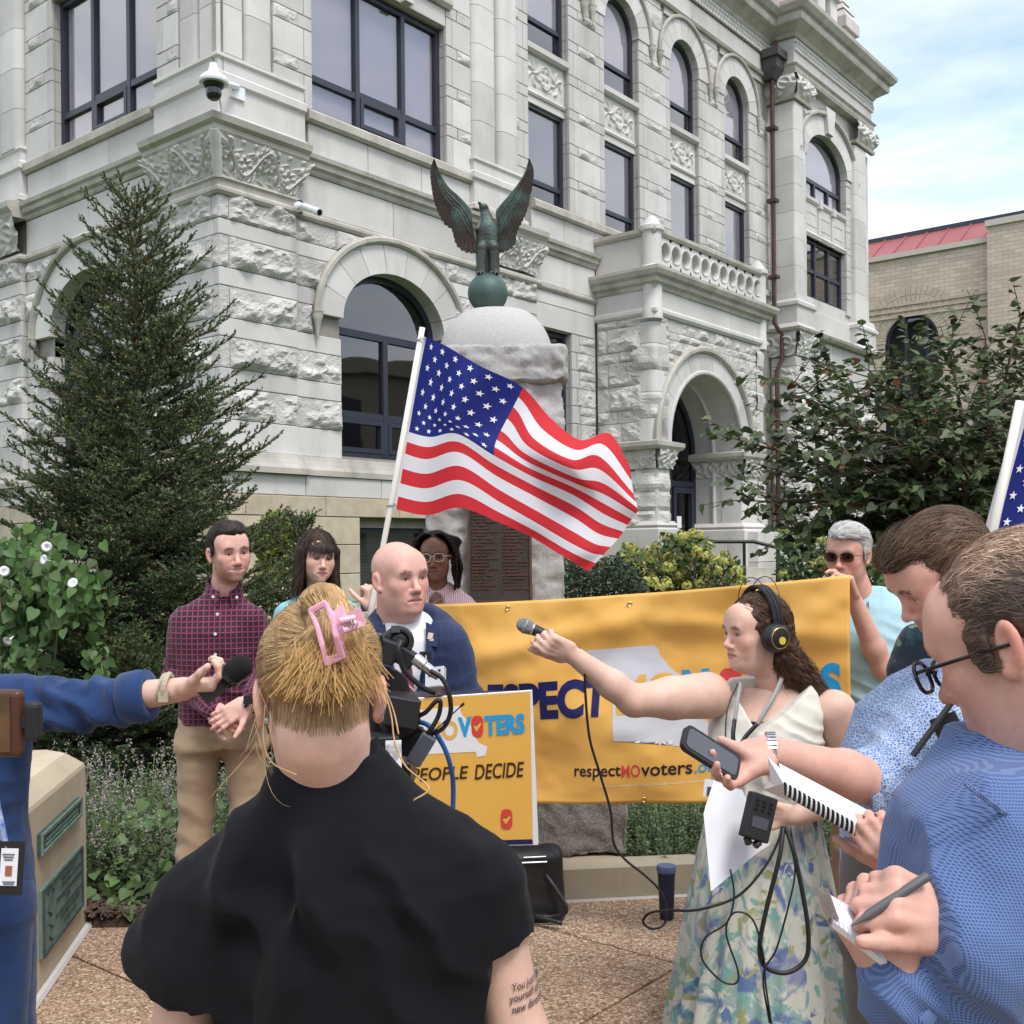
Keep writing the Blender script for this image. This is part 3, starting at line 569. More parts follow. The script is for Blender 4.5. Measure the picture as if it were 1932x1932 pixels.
mb=MB();mb.prism([(tcx-0.16,zcr+0.05),(tcx+0.16,zcr+0.05),(tcx+0.3,zcr+0.72),(tcx-0.3,zcr+0.72)],lambda x,z:F_.P(x,z,TN-0.4),lambda x,z:F_.P(x,z,TN));mb.build('keystone','lime',CH)
for a,b in((tl,p1),(p2,tr)):relief(F_,a,b,12.85,13.42,TN,0.08,'leaf',bulge=0.12,name='carved_capital');mould(pl((F_,a-0.03,-0.2),(F_,a-0.03,TN),(F_,b+0.03,TN)),[(-0.05,12.75),(0.06,12.75),(0.08,12.82),(-0.05,12.86)],'astragal','limedirty')
relief(Fac(F_.P(tl,0,TN)[:2],-nF,-dF),-0.0,0.75,12.85,13.42,0.0,0.08,'leaf',bulge=0.12,name='carved_capital')
tp=pl((F_,tl,-0.3),(F_,tl,TN),(F_,tr,TN),(F_,tr,-6))
mould(tp,[(-0.3,13.42),(0.02,13.42),(0.05,13.5),(0.05,13.56),(0.1,13.62),(0.0,13.66),(0.0,13.68),(-0.3,13.68)],'string_course','limedirty');mould(tp,[(-0.3,13.68),(-0.01,13.68),(-0.01,14.25),(-0.3,14.25)],'frieze','lime');squares(F_,tl+0.02,tr-0.05,14.0-0.02,TN,3)
mould(tp,[(-0.3,14.3),(0.05,14.3),(0.10,14.38),(0.22,14.46),(0.36,14.54),(0.38,14.6),(0.38,14.72),(0.46,14.76),(0.55,14.88),(0.56,14.97),(0.0,15.04),(-0.6,15.06)],'main_cornice')
for a,b in((tl,p1+.05),(p2-.05,tr)):mould(pl((F_,a-0.02,-0.3),(F_,a-0.02,TN),(F_,b+0.02,TN),(F_,b+0.02,-0.3)),[(-0.2,7.05),(0.05,7.05),(0.1,7.1),(0.04,7.2),(0.04,7.6),(0.09,7.64),(0.09,7.72),(0.02,7.8),(0.0,7.95),(-0.2,7.95)],'pedestal','lime')
relief(F_,tl-0.05,p1+0.15,6.38,6.95,TN+0.02,0.08,'frieze',flare=0.1,name='carved_frieze');mould(pl((F_,tl-0.05,-0.3),(F_,tl-0.05,TN),(F_,tr,TN),(F_,tr,-2)),[(-0.2,6.95),(0.12,6.95),(0.18,7.0),(0.2,7.06),(0.0,7.12),(-0.2,7.12)],'cornice');relief(Fac(F_.P(tl-0.05,0,TN)[:2],-nF,-dF),0.0,0.8,6.38,6.95,0.02,0.08,'leaf',flare=0.1,name='carved_frieze')
z=0.0;i=0
while z<6.3:
 zt=z+(0.43 if i%2 else 0.25)
 for a,b in((tl-0.05,tl+0.9),(tl+0.9,tl+2.2),(tl+2.2,tl+3.8),(tl+3.8,tr)):blk(F_,a,b,z,min(zt,6.36),bool(i%2),TN,0.4)
 SD=Fac(F_.P(tl-0.05,0,TN)[:2],-nF,-dF)
 blk(SD,0.0,0.66,z,min(zt,6.36),bool(i%2),0.0,0.3);z=zt;i+=1
for a,b,c in((p1+0.15,tcx,0),(tcx,tr,0)):blk(F_,a,b,6.4,6.95,False,TN-0.02);blk(F_,a,b,7.12,7.72,False,TN-0.14)
# dormer, parapet blocks, pinnacle above the tower cornice
def pinnacle(s0,s1,n0,n1,z0,z1,cap=True,name='pinnacle'):
 mb=MB();F_.box(mb,s0,s1,z0,z1,n0,n1);e=0.09;F_.box(mb,s0-e,s1+e,z1,z1+0.3,n0-e,n1+e)
 if cap:
  zz,k=z1+0.3,0.0
  for j in range(3):
   mb.prism([(0,0),(1,0),(1,1),(0,1)],lambda x,y:F_.P(s0-e+k+x*(s1-s0+2*e-2*k),zz,n0-e+k+y*(n1-n0+2*e-2*k)),lambda x,y:F_.P(s0-e+k+.14+x*(s1-s0+2*e-2*k-.28),zz+0.26,n0-e+k+.14+y*(n1-n0+2*e-2*k-.28)));zz+=0.27;k+=0.10
  mb.lathe([(0.14,0),(0.03,0.28),(0.06,0.32),(0.0,0.38)],F_.P((s0+s1)/2,zz-0.05,(n0+n1)/2),n=6)
 mb.build(name,'lime',CH)
pinnacle(tr-1.15,tr-0.35,-0.5,0.3,15.0,16.1)
pinnacle(tl+0.25,tl+1.25,-0.7,0.3,15.0,16.9)
mb=MB();sheet(mb,F_,tl+2.0,tr-2.2,15.0,18.5,[(tcx-0.75,tcx+0.85,15.0,16.9,0.8)],0.35);F_.box(mb,tl+1.9,tl+2.35,15.0,17.2,-0.3,0.45);F_.box(mb,tr-2.45,tr-2.0,15.0,17.2,-0.3,0.45);F_.box(mb,tl+1.8,tl+2.45,17.2,17.5,-0.3,0.55);F_.box(mb,tr-2.5,tr-1.9,16.4,16.75,-0.3,0.55);mb.build('dormer','lime',CH)
win(F_,tcx-0.75,tcx+0.85,15.02,16.9,0.8,vm=(),hm=(),n=0.2,fw=0.1,back='shade',bn=0.0);ring(F_,tcx+0.05,16.9,0.8,0.8,1.1,1.15,0.0,0.4,7,'voussoir')
mb=MB();mb.add([F_.P(tl+0.3,15.0,0.0),F_.P(tr-0.5,15.0,0.0),F_.P(tr-2.5,19.5,-3),F_.P(tl+2.0,19.5,-3)],[(0,1,2,3)])
for r in range(9):
 zz=15.1+r*0.4
 for k in range(16):s=tl+0.6+k*0.42;mb.tube([F_.P(s,zz,-(zz-15)*0.66+0.04),F_.P(s,zz+0.42,-(zz-14.6)*0.66+0.02)],0.09,5)
mb.build('tile_roof','redtile',CH);mb=MB();F_.box(mb,tl+1.1,tr-1.0,15.0,15.45,0.0,0.22);mb.build('parapet','lime',CH)
# downpipe with hopper
x0=tl-0.28;mb=MB();mb.tube([F_.P(x0,13.6,0.16),F_.P(x0,7.2,0.16),F_.P(x0+0.12,6.9,0.3),F_.P(x0+0.12,6.3,0.3),F_.P(x0,6.0,0.22),F_.P(x0,0,0.22)],0.058,8)
for z in(12,10.2,8.3,5.2,3.4):F_.box(mb,x0-0.11,x0+0.11,z,z+0.08,0.02,0.27)
mb.tube([F_.P(x0,14.2,0.3),F_.P(x0,13.9,0.16)],0.06,6);po=mb.build('downpipe','copper',CH,angle=40)
mb=MB();mb.prism([(-0.2,0.0),(0.2,0.0),(0.2,0.36),(-0.2,0.36)],lambda x,y:F_.P(x0+x*0.6,13.25,y*0.6+0.02),lambda x,y:F_.P(x0+x,13.5,y+0.02));F_.box(mb,x0-0.2,x0+0.2,13.5,13.75,0.02,0.38);F_.box(mb,x0-0.27,x0+0.27,13.75,13.95,0.02,0.45);mb.build('rain_hopper','leadhead',po)
# ---- entrance porch ---------------------------------------------------------------------------------
PS0,PS1,PN,AC,AZ=8.86,13.5,1.3,10.87,3.65
mb=MB();sheet(mb,F_,PS0+0.1,PS1-0.05,0,6.2,[(AC-1.5,AC+1.5,1.2,AZ,1.5)],PN-0.08);mb.add([F_.P(PS0+0.08,0,-0.1),F_.P(PS0+0.08,6.2,-0.1),F_.P(PS0+0.08,6.2,PN-0.1),F_.P(PS0+0.08,0,PN-0.1)],[(0,1,2,3)]);F_.box(mb,PS1-0.1,PS1-0.05,0,6.2,0,PN-0.1);mb.build('porch_wall','mortar',CH)
mb=MB();A=ell_arc(AC,AZ,1.5,1.5,24)  # barrel soffit and jambs
A=[(AC-1.5,1.2)]+A+[(AC+1.5,1.2)]
mb.add([F_.P(x,z,PN-0.09)for x,z in A]+[F_.P(x,z,0.12)for x,z in A],[(j,j+1,27+j+1,27+j)for j in range(26)]);mb.build('soffit','lime',CH,angle=40)
for nn in(0.62,):
 mb=MB();mb.tube([F_.P(x*0.985+AC*0.015,z,nn)for x,z in A],0.05,6);mb.build('arch_rib','lime',CH,angle=40)
ring(F_,AC,AZ,1.5,1.5,1.92,1.93,PN-0.45,PN+0.0,11,'voussoir');hood(F_,AC,AZ,1.97,1.98,PN+0.02,0.07);mb=MB();mb.tube([F_.P(x,z,PN+0.0)for x,z in ell_arc(AC,AZ,1.52,1.52,24)],0.05,7);mb.build('arch_roll','lime',CH,angle=40)
rr=random.Random(5)
def rubble(fac,s0,s1,z0,z1,n,hole=None,hs=(0.17,0.26,0.36),wmin=0.3,wmax=0.62):
 z=z0
 while z<z1-0.04:
  h=rr.choice(hs);zt=min(z1,z+h)
  if z1-zt<0.1:zt=z1
  segs=[(s0,s1)]
  if hole:
   c,ro,zc=hole
   if z<zc+ro:
    x=ro if z<zc else ellx(ro,ro,z-zc);x=max(ellx(ro,ro,max(0,zt-zc))if zt-zc<ro else 0,(x-0.38))
    segs=[(s0,c-x),(c+x,s1)]
  for a,b in segs:
   s=a
   while s<b-0.03:
    w=rr.uniform(wmin,wmax);e=min(b,s+w)
    if b-e<0.14:e=b
    blk(fac,s,e,z,zt,True,n,0.2,bul=0.8);s=e
  z=zt
rubble(F_,PS0+0.3,PS1-0.25,3.68,6.05,PN-0.02,(AC,1.93,AZ),hs=(0.15,0.2,0.27),wmin=0.22,wmax=0.5)
PSD=Fac(F_.P(PS0,0,PN)[:2],-nF,-dF)  # the porch's side wall that faces left
rubble(PSD,0.32,PN+0.02,3.68,6.05,0.0,hs=(0.2,0.36,0.47,0.24),wmin=0.4,wmax=0.8);rubble(PSD,0.32,PN+0.02,1.98,3.1,0.0,hs=(0.36,0.4),wmin=0.4,wmax=0.7)
def quarter(s,n,z0,z1,rad,rock,name='corner_stone',sgn=1):  # rounded corner stones of the porch
 mb=MB();T=np.linspace(0,math.pi/2,7);nv=max(2,int((z1-z0)/0.06));V=[]
 ext=[(0.34,0.0)]if True else[]
 prof=[(0.0,rad+0.28)]+[(rad-rad*math.cos(t),rad-rad*math.sin(t))for t in T]+[(rad+0.28,0.0)]
 if rock:prof=[(p[0],p[1])for i in range(len(prof)-1)for p in(prof[i],((prof[i][0]+prof[i+1][0])/2,(prof[i][1]+prof[i+1][1])/2))]+[prof[-1]]
 for i in range(nv+1):
  z=z0+0.005+(z1-z0-0.01)*i/nv
  for(a,b)in prof:
   d=0.0
   if rock:
    e=min(z-z0,z1-z);d=(1-math.exp(-e/0.05))*(0.05+0.05*float(vnoise(np.array([[a*6+s,b*6+z0,z*6]]))[0]))
   k=np.array([a-rad*1.6,b-rad*1.6]);k/=np.linalg.norm(k);a2,b2=a+k[0]*d,b+k[1]*d;V.append(F_.P(s+sgn*a2,z,n-b2))
 mb.add(V,(grid_faces(nv+1,len(prof))[:,::-1]if sgn>0 else grid_faces(nv+1,len(prof))).tolist());mb.build(name,'limerock' if rock else 'lime',CH,smooth=not rock)
z=3.68;i=0
while z<6.0:
 zt=min(6.05,z+(0.5 if i%2 else 0.42));quarter(PS0,PN,z,zt,0.16,bool(i%2));quarter(PS1,PN,z,zt,0.16,not i%2,sgn=-1);z=zt;i+=1
z=1.98;i=0
while z<3.05:quarter(PS0,PN,z,z+0.36,0.16,True);quarter(PS1,PN,z,z+0.36,0.16,True,sgn=-1);z+=0.36
PP=pl((F_,PS0,-0.05),(F_,PS0,PN),(F_,PS1,PN),(F_,PS1,0.0))
mould(PP,[(-0.2,6.05),(0.02,6.05),(0.06,6.1),(0.06,6.16),(0.01,6.2),(0.0,6.22),(0.0,6.55),(-0.2,6.55)],'porch_frieze','lime');mould(PP,[(-0.3,6.55),(0.03,6.55),(0.05,6.62),(0.12,6.66),(0.13,6.74),(0.2,6.78),(0.24,6.86),(0.24,6.92),(0.05,6.98),(-0.3,7.0)],'cornice')
# balcony parapet pierced with round holes
mb=MB();hz,hr=7.31,0.15;cs=np.arange(PS0+0.42,PS1-0.3,0.385);NP=16
for nn in(PN+0.0,PN-0.28):
 edges=[PS0+0.15]+[(a+b)/2 for a,b in zip(cs[:-1],cs[1:])]+[PS1-0.15]
 for c,a,b in zip(cs,edges[:-1],edges[1:]):
  circ=[(c+hr*math.cos(q),hz+hr*math.sin(q))for q in np.linspace(-math.pi,math.pi,NP,endpoint=False)]
  def sq(q):
   x,y=math.cos(q),math.sin(q);k=min(((b-c)if x>0 else(c-a))/max(1e-6,abs(x)),((7.58-hz)if y>0 else(hz-6.99))/max(1e-6,abs(y)));return(c+x*k,hz+y*k)
  o=[sq(q)for q in np.linspace(-math.pi,math.pi,NP,endpoint=False)]
  V=[F_.P(x,z,nn)for x,z in circ+o];mb.add(V,[(j,(j+1)%NP,NP+(j+1)%NP,NP+j)for j in range(NP)])
for c in cs:
 circ=[(c+hr*math.cos(q),hz+hr*math.sin(q))for q in np.linspace(0,2*math.pi,NP,endpoint=False)]
 mb.add([F_.P(x,z,PN)for x,z in circ]+[F_.P(x,z,PN-0.28)for x,z in circ],[(j,(j+1)%NP,NP+(j+1)%NP,NP+j)for j in range(NP)])
 mb.tube([F_.P(c+0.178*math.cos(q),hz+0.178*math.sin(q),PN+0.004)for q in np.linspace(0,2*math.pi,17)],0.016,5,cap=False)
mb.build('balcony_parapet','lime',CH,angle=30)
mb=MB();F_.box(mb,PS0+0.02,PS0+0.24,6.99,7.6,-0.05,PN-0.2);mb.build('balcony_side_wall','lime',CH)
mould(pl((F_,PS0,-0.05),(F_,PS0,PN),(F_,PS1,PN),(F_,PS1,0.0)),[(-0.34,7.58),(0.03,7.58),(0.06,7.63),(0.06,7.7),(-0.3,7.74)],'coping','limedirty')
for s in(PS0+0.12,PS1-0.12):mb=MB();mb.lathe([(0.2,5.98),(0.2,6.2),(0.19,6.22),(0.19,6.9),(0.22,6.96),(0.19,7.0),(0.19,7.62),(0.24,7.66),(0.24,7.74),(0.16,7.8),(0.13,7.88),(0.05,7.95),(0,7.96)],F_.P(s,0,PN-0.12),n=20);mb.build('corner_post','lime',CH,angle=35)
# imposts, carved capitals and pier shafts of the arch
for a,b in((PS0-0.0,AC-1.42),(AC+1.46,PS1-0.3)):
 relief(F_,a,b,3.14,3.5,PN+0.02,0.06,'leaf',flare=0.1,name='carved_capital');shaft(F_,a+0.03,b-0.06,PN-0.5,PN,2.1,3.14,1.1,0.05,'pier_shaft')
 mould(pl((F_,a-0.03,0.0),(F_,a-0.03,PN),(F_,b+0.05,PN),(F_,b+0.05,0.2)),[(-0.3,3.5),(0.13,3.5),(0.17,3.56),(0.17,3.64),(0.0,3.68),(-0.3,3.68)],'impost','limedirty');mould(pl((F_,a-0.0,0.0),(F_,a-0.0,PN),(F_,b+0.0,PN),(F_,b+0.0,0.2)),[(-0.3,1.2),(0.1,1.2),(0.1,1.98),(0.04,2.02),(0.08,2.06),(0.02,2.14),(-0.3,2.14)],'pier_base','lime')
relief(Fac(F_.P(AC+1.5,0,0.2)[:2],nF,-dF),0.0,PN-0.2,3.14,3.5,0.0,0.06,'leaf',flare=0.1,name='carved_capital');relief(PSD,0.0,PN,3.14,3.5,0.0,0.05,'frieze',name='carved_frieze',flare=0.05)
for a,b in((PS0-0.02,AC-1.5),(AC+1.5,PS1+0.6)):blk(F_,a,(a+b)/2,0.0,1.2,False,PN+0.08,1.0);blk(F_,(a+b)/2,b,0.0,1.2,False,PN+0.08,1.0)
for z0,z1 in((0,.9),(0.9,1.98)):blk(PSD,-0.05,0.6,z0,z1,False,0.03);blk(PSD,0.6,PN,z0,z1,False,0.03)
for z0,z1 in((0,0.65),(0.65,1.3),(1.3,1.95)):blk(F_,AC+1.5,AC+2.3,z0,z1,False,PN+0.35,0.5);blk(F_,AC+2.3,AC+3.1,z0,z1,False,PN+0.35,0.5)
# glazed door under the arch
D0,D1=AC-1.5,AC+1.5
dw=win(F_,D0,D1,1.25,AZ,1.5,vm=(AC+0.42,),hm=((D0,D1,3.0),),n=0.16,fw=0.11,gl='glassdoor',name='entrance_door')
mb=MB()
for a,b in((D0+0.15,AC-0.6),(AC-0.55,AC+0.35),(AC+0.5,D1-0.15)):
 for q in((a,a+0.11,1.3,2.92),(b-0.11,b,1.3,2.92),(a+0.11,b-0.11,1.3,1.5),(a+0.11,b-0.11,2.8,2.92)):F_.box(mb,*q,0.1,0.2)
mb.build('door_leaf','navyframe',dw)
mk('paper',(0.78,0.79,0.82),None,0.7)
for z in(2.05,1.78):mb=MB();F_.box(mb,AC+0.62,AC+0.84,z,z+0.25,0.17,0.174);mb.build('notice','paper',dw)
# entrance steps
mb=MB()
for i in range(7):F_.box(mb,AC-1.6,AC+1.7,0.0,0.17*(i+1),PN-1.0+0.0,PN+2.6-0.32*i)
mb.build('entrance_steps','limedirty',CH)
# ---- write the stones: the largest in view as parts, the rest joined -----------------------------------
def px_area(b):
 fac,s0,s1,z0,z1=b[:5];q=[np.array(fac.P(s,z,b[6]))for s,z in((s0,z0),(s1,z0),(s1,z1),(s0,z1))]
 p=[(FPX*r[0]/max(0.1,r[1]),FPX*(r[2]-HC)/max(0.1,r[1]))for r in q];c=np.mean(p,0)
 if not(-1010<c[0]<1010 and-100<c[1]<1060):return-1.0
 return 0.5*abs(sum(p[i][0]*p[(i+1)%4][1]-p[(i+1)%4][0]*p[i][1]for i in range(4)))
BLK.sort(key=px_area,reverse=True);rest={}
for i,b in enumerate(BLK):
 m=blkmesh(b);mt=b[8]or('limerock' if b[5]else 'lime')
 if i<296:m.build('stone_block',mt,CH)
 else:rest.setdefault(mt,MB()).add(m.v,m.f)
for mt,m in rest.items():m.build('stone_blocks',mt,CH,kind='stuff')
# ================================================================== signed distance modelling (for bodies, the eagle, rocks)
def smin(a,b,k):
 if k<=0:return np.minimum(a,b)
 h=np.clip(0.5+0.5*(b-a)/k,0,1);return b*(1-h)+a*h-k*h*(1-h)
def smax(a,b,k):return-smin(-a,-b,k)
class SDF:
 """list of (op, function, blend); functions take (N,3) points"""
 def __init__(s):s.L=[];s.lo=np.full(3,1e9);s.hi=np.full(3,-1e9)
 def _b(s,*pts,r=0.0):
  for p in pts:s.lo=np.minimum(s.lo,np.array(p)-r);s.hi=np.maximum(s.hi,np.array(p)+r)
 def op(s,kind,fn,k):s.L.append((kind,fn,k));return s
 def ell(s,c,r,k=0.0,R=None,kind='u'):
  c=np.array(c,float);r=np.array(r,float)*np.ones(3)
  if kind=='u':s._b(c,r=r.max())
  def fn(P):
   q=P-c
   if R is not None:q=q@R
   k0=np.sqrt(((q/r)**2).sum(1));k1=np.sqrt(((q/r**2)**2).sum(1))+1e-9
   return k0*(k0-1)/k1
  return s.op(kind,fn,k)
 def cap(s,a,b,ra,rb=None,k=0.0,kind='u',flat=None):
  a,b=np.array(a,float),np.array(b,float);rb=ra if rb is None else rb;ba=b-a;L2=ba.dot(ba)+1e-12
  if kind=='u':s._b(a,b,r=max(ra,rb))
  def fn(P):
   pa=P-a;h=np.clip(pa@ba/L2,0,1);q=pa-h[:,None]*ba
   if flat is not None:  # flattened cross-section: (axis, factor)
    ax=np.array(flat[0]);t=q@ax;q=q+(t*(flat[1]-1))[:,None]*ax
   return np.sqrt((q**2).sum(1))-(ra+(rb-ra)*h)
  return s.op(kind,fn,k)
 def chain(s,pts,rs,k=0.0,k0=None):
  for i in range(len(pts)-1):s.cap(pts[i],pts[i+1],rs[i],rs[i+1],k if i or k0 is None else k0)
  return s
 def rbox(s,c,h,r,k=0.0,R=None,kind='u'):
  c,h=np.array(c,float),np.array(h,float)
  if kind=='u':s._b(c,r=np.linalg.norm(h))
  def fn(P):
   q=P-c
   if R is not None:q=q@R
   q=np.abs(q)-(h-r);return np.sqrt((np.maximum(q,0)**2).sum(1))+np.minimum(q.max(1),0)-r
  return s.op(kind,fn,k)
 def loft(s,secs,k=0.0,axis=2,p=2.3,kind='u'):
  """stacked ellipses (z, cx, cy, a, b): a torso or a skirt"""
  S=np.array(sorted(secs),float)
  if kind=='u':
   for q in S:s._b((q[1],q[2],q[0]),r=max(q[3],q[4]))
  def fn(P):
   z=P[:,2];zc=np.clip(z,S[0,0],S[-1,0]);g=[np.interp(zc,S[:,0],S[:,i])for i in range(1,5)]
   x,y=(P[:,0]-g[0])/g[2],(P[:,1]-g[1])/g[3];rr=(np.abs(x)**p+np.abs(y)**p)**(1/p)
   d=(rr-1)*np.minimum(g[2],g[3])*0.9;dz=np.maximum(S[0,0]-z,z-S[-1,0])
   return np.where(dz>0,np.where(d>0,np.hypot(np.maximum(d,0),dz),dz),np.maximum(d,dz))
  return s.op(kind,fn,k)
 def cut(s,p,n,k=0.0):
  p,n=np.array(p,float),np.array(n,float);n=n/np.linalg.norm(n);return s.op('i',lambda P:(P-p)@n,k)
 def __call__(s,P):
  d=np.full(len(P),1e3)
  for kind,fn,k in s.L:
   q=fn(P)
   d=smin(d,q,k)if kind=='u' else smax(d,-q,k)if kind=='s' else smax(d,q,k)
  return d
def sdf_mesh(f,h,lo=None,hi=None,pad=None):
 """surface nets on a sparsely evaluated grid -> (V, quads)"""
 lo=(f.lo if lo is None else np.array(lo,float))-3*h;hi=(f.hi if hi is None else np.array(hi,float))+3*h
 B=6;nb=np.ceil((hi-lo)/(h*B)).astype(int)+1;n=nb*B
 c=np.stack(np.meshgrid(*[lo[i]+(np.arange(nb[i])*B+(B-1)/2)*h for i in range(3)],indexing='ij'),-1).reshape(-1,3)
 d=f(c);act=np.abs(d)<h*B*1.25+0.6*h;G=np.sign(d).reshape(nb)
 D=np.repeat(np.repeat(np.repeat(G,B,0),B,1),B,2).astype(np.float32)
 ai=np.argwhere(act.reshape(nb));o=np.stack(np.meshgrid(*[np.arange(B)]*3,indexing='ij'),-1).reshape(-1,3)
 I=(ai[:,None,:]*B+o[None]).reshape(-1,3);D[I[:,0],I[:,1],I[:,2]]=f(lo+I*h)
 neg=D<0;cnt=np.zeros(np.array(D.shape)-1,np.int8)
 offs=[(i,j,k)for i in(0,1)for j in(0,1)for k in(0,1)]
 for i,j,k in offs:cnt+=neg[i:D.shape[0]-1+i,j:D.shape[1]-1+j,k:D.shape[2]-1+k]
 cell=(cnt>0)&(cnt<8);idx=np.full(cell.shape,-1,np.int64);C=np.argwhere(cell);idx[cell]=np.arange(len(C))
 val={q:D[C[:,0]+q[0],C[:,1]+q[1],C[:,2]+q[2]]for q in offs};acc=np.zeros((len(C),3));num=np.zeros(len(C))
 for a in offs:
  for ax in range(3):
   if a[ax]:continue
   b=list(a);b[ax]=1;b=tuple(b);va,vb=val[a],val[b];m=(va<0)!=(vb<0);t=np.where(m,va/np.where(m,va-vb,1),0)
   p=np.array(a,float)[None]+t[:,None]*np.eye(3)[ax][None];acc[m]+=p[m];num[m]+=1
 V=lo+(C+acc/num[:,None])*h;Q=[]
 for ax in range(3):
  u,v=(ax+1)%3,(ax+2)%3;sl0=[slice(1,s-1)for s in D.shape];a0=list(sl0);a1=list(sl0);a0[ax]=slice(0,D.shape[ax]-1);a1[ax]=slice(1,D.shape[ax])
  m=neg[tuple(a0)]!=neg[tuple(a1)];K=np.argwhere(m)
  if not len(K):continue
  K[:,u]+=1;K[:,v]+=1;s0=neg[K[:,0],K[:,1],K[:,2]]
  def at(du,dv):
   k=K.copy();k[:,u]-=du;k[:,v]-=dv;return idx[k[:,0],k[:,1],k[:,2]]
  q=np.stack([at(1,1),at(0,1),at(0,0),at(1,0)],1);q[~s0]=q[~s0][:,::-1];Q.append(q[(q>=0).all(1)])
 return V,np.concatenate(Q)
def vnormals(V,Q):
 n=np.zeros_like(V);a=V[Q[:,2]]-V[Q[:,0]];b=V[Q[:,3]]-V[Q[:,1]];fn=np.cross(a,b)
 for i in range(4):np.add.at(n,Q[:,i],fn)
 return n/(np.linalg.norm(n,axis=1)[:,None]+1e-12)
# ================================================================== ground
def mat_pave():
 m=mk('aggregate',(1,1,1),None,0.85);t=m.node_tree;p=next(n for n in t.nodes if n.type=='BSDF_PRINCIPLED');c=next(n for n in t.nodes if n.type=='TEX_COORD')
 v=N(t,'ShaderNodeTexVoronoi',inp={'Scale':105.0,'Randomness':1.0});t.links.new(c.outputs['Object'],v.inputs['Vector'])
 s=N(t,'ShaderNodeSeparateColor');t.links.new(v.outputs['Color'],s.inputs[0])
 r=ramp(t,[(0.0,(0.20,0.135,0.09)),(0.25,(0.37,0.26,0.185)),(0.6,(0.50,0.375,0.27)),(0.9,(0.62,0.51,0.40)),(1.0,(0.78,0.71,0.60))]);t.links.new(s.outputs[0],r.inputs[0])
 e=ramp(t,[(0.25,(1,1,1)),(0.75,(0.60,0.53,0.46))]);mr=N(t,'ShaderNodeMath',operation='MULTIPLY');mr.inputs[1].default_value=1.25;t.links.new(v.outputs['Distance'],mr.inputs[0]);t.links.new(mr.outputs[0],e.inputs[0])
 x=N(t,'ShaderNodeMix',data_type='RGBA',blend_type='MULTIPLY',inp={'Factor':1.0});t.links.new(r.outputs[0],x.inputs['A']);t.links.new(e.outputs[0],x.inputs['B'])
 n2=N(t,'ShaderNodeTexNoise',inp={'Scale':1.6,'Detail':6.0});t.links.new(c.outputs['Object'],n2.inputs['Vector']);r2=ramp(t,[(0.3,(0.78,0.76,0.74)),(0.7,(1.1,1.08,1.05))]);t.links.new(n2.outputs[0],r2.inputs[0])
 y=N(t,'ShaderNodeMix',data_type='RGBA',blend_type='MULTIPLY',inp={'Factor':1.0});t.links.new(x.outputs['Result'],y.inputs['A']);t.links.new(r2.outputs[0],y.inputs['B']);t.links.new(y.outputs['Result'],p.inputs['Base Color'])
 b=N(t,'ShaderNodeBump',inp={'Strength':0.8,'Distance':0.004});b.invert=True;t.links.new(v.outputs['Distance'],b.inputs['Height']);t.links.new(b.outputs[0],p.inputs['Normal'])
mat_pave()
mk('lawn',(0.05,0.085,0.025),(0.085,0.13,0.04),0.9,6.0,0.5,60)
mk('blade',(0.075,0.15,0.03),(0.13,0.21,0.06),0.6,9.0)
mk('mulch',(0.035,0.022,0.016),(0.085,0.055,0.04),0.95,30.0,1.0,90,dist=0.02)
mk('chip',(0.045,0.028,0.021),(0.14,0.095,0.072),0.9,14.0)
mk('concrete',(0.43,0.36,0.26),(0.55,0.47,0.35),0.9,3.0,0.35,120,stain=(0.34,0.28,0.2),stainscale=2.5,dist=0.004)
mk('curb',(0.33,0.285,0.215),(0.42,0.37,0.28),0.92,4.0,0.5,160,stain=(0.2,0.165,0.12),stainscale=2.0,dist=0.005)
mk('granite',(0.30,0.295,0.285),(0.47,0.46,0.445),0.85,140.0,0.6,130,detail=2.0,dist=0.004)
mk('granitesm',(0.36,0.355,0.345),(0.52,0.51,0.495),0.8,170.0,0.15,160,detail=2.0,dist=0.003)
mk('granitedk',(0.14,0.13,0.12),(0.27,0.255,0.24),0.9,70.0,0.9,90,dist=0.01)
mk('bronze',(0.05,0.044,0.04),(0.09,0.08,0.072),0.5,8.0,0.1,120,metal=0.4)
mk('bronzerim',(0.10,0.058,0.042),(0.145,0.088,0.066),0.55,12.0,metal=0.3)
mk('plaquegreen',(0.12,0.19,0.165),(0.20,0.29,0.25),0.6,14.0,0.1,80,metal=0.2);mk('plaquedark',(0.035,0.055,0.055),(0.09,0.13,0.125),0.55,18.0,metal=0.2)
def plane(name,poly,z,mat,kind='structure',parent=None):
 me=mesh(name,np.array([(p[0],p[1],z)for p in poly]),[tuple(range(len(poly)))],mat,smooth=False);o=add(name,me,parent);o['kind']=kind;return o
plane('ground',[(-600,-600),(600,-600),(600,600),(-600,600)],-0.06,'lawn')
def cdf(a,b):return dF*a+nF*b
pave=props(bpy.data.objects.new('pavement',None),None,None,None,'structure');COL.objects.link(pave)
aL=[2.291+1.43*k for k in range(-6,5)];nL=[-8.2,-5.2,-2.2,0.8,3.8,6.8]
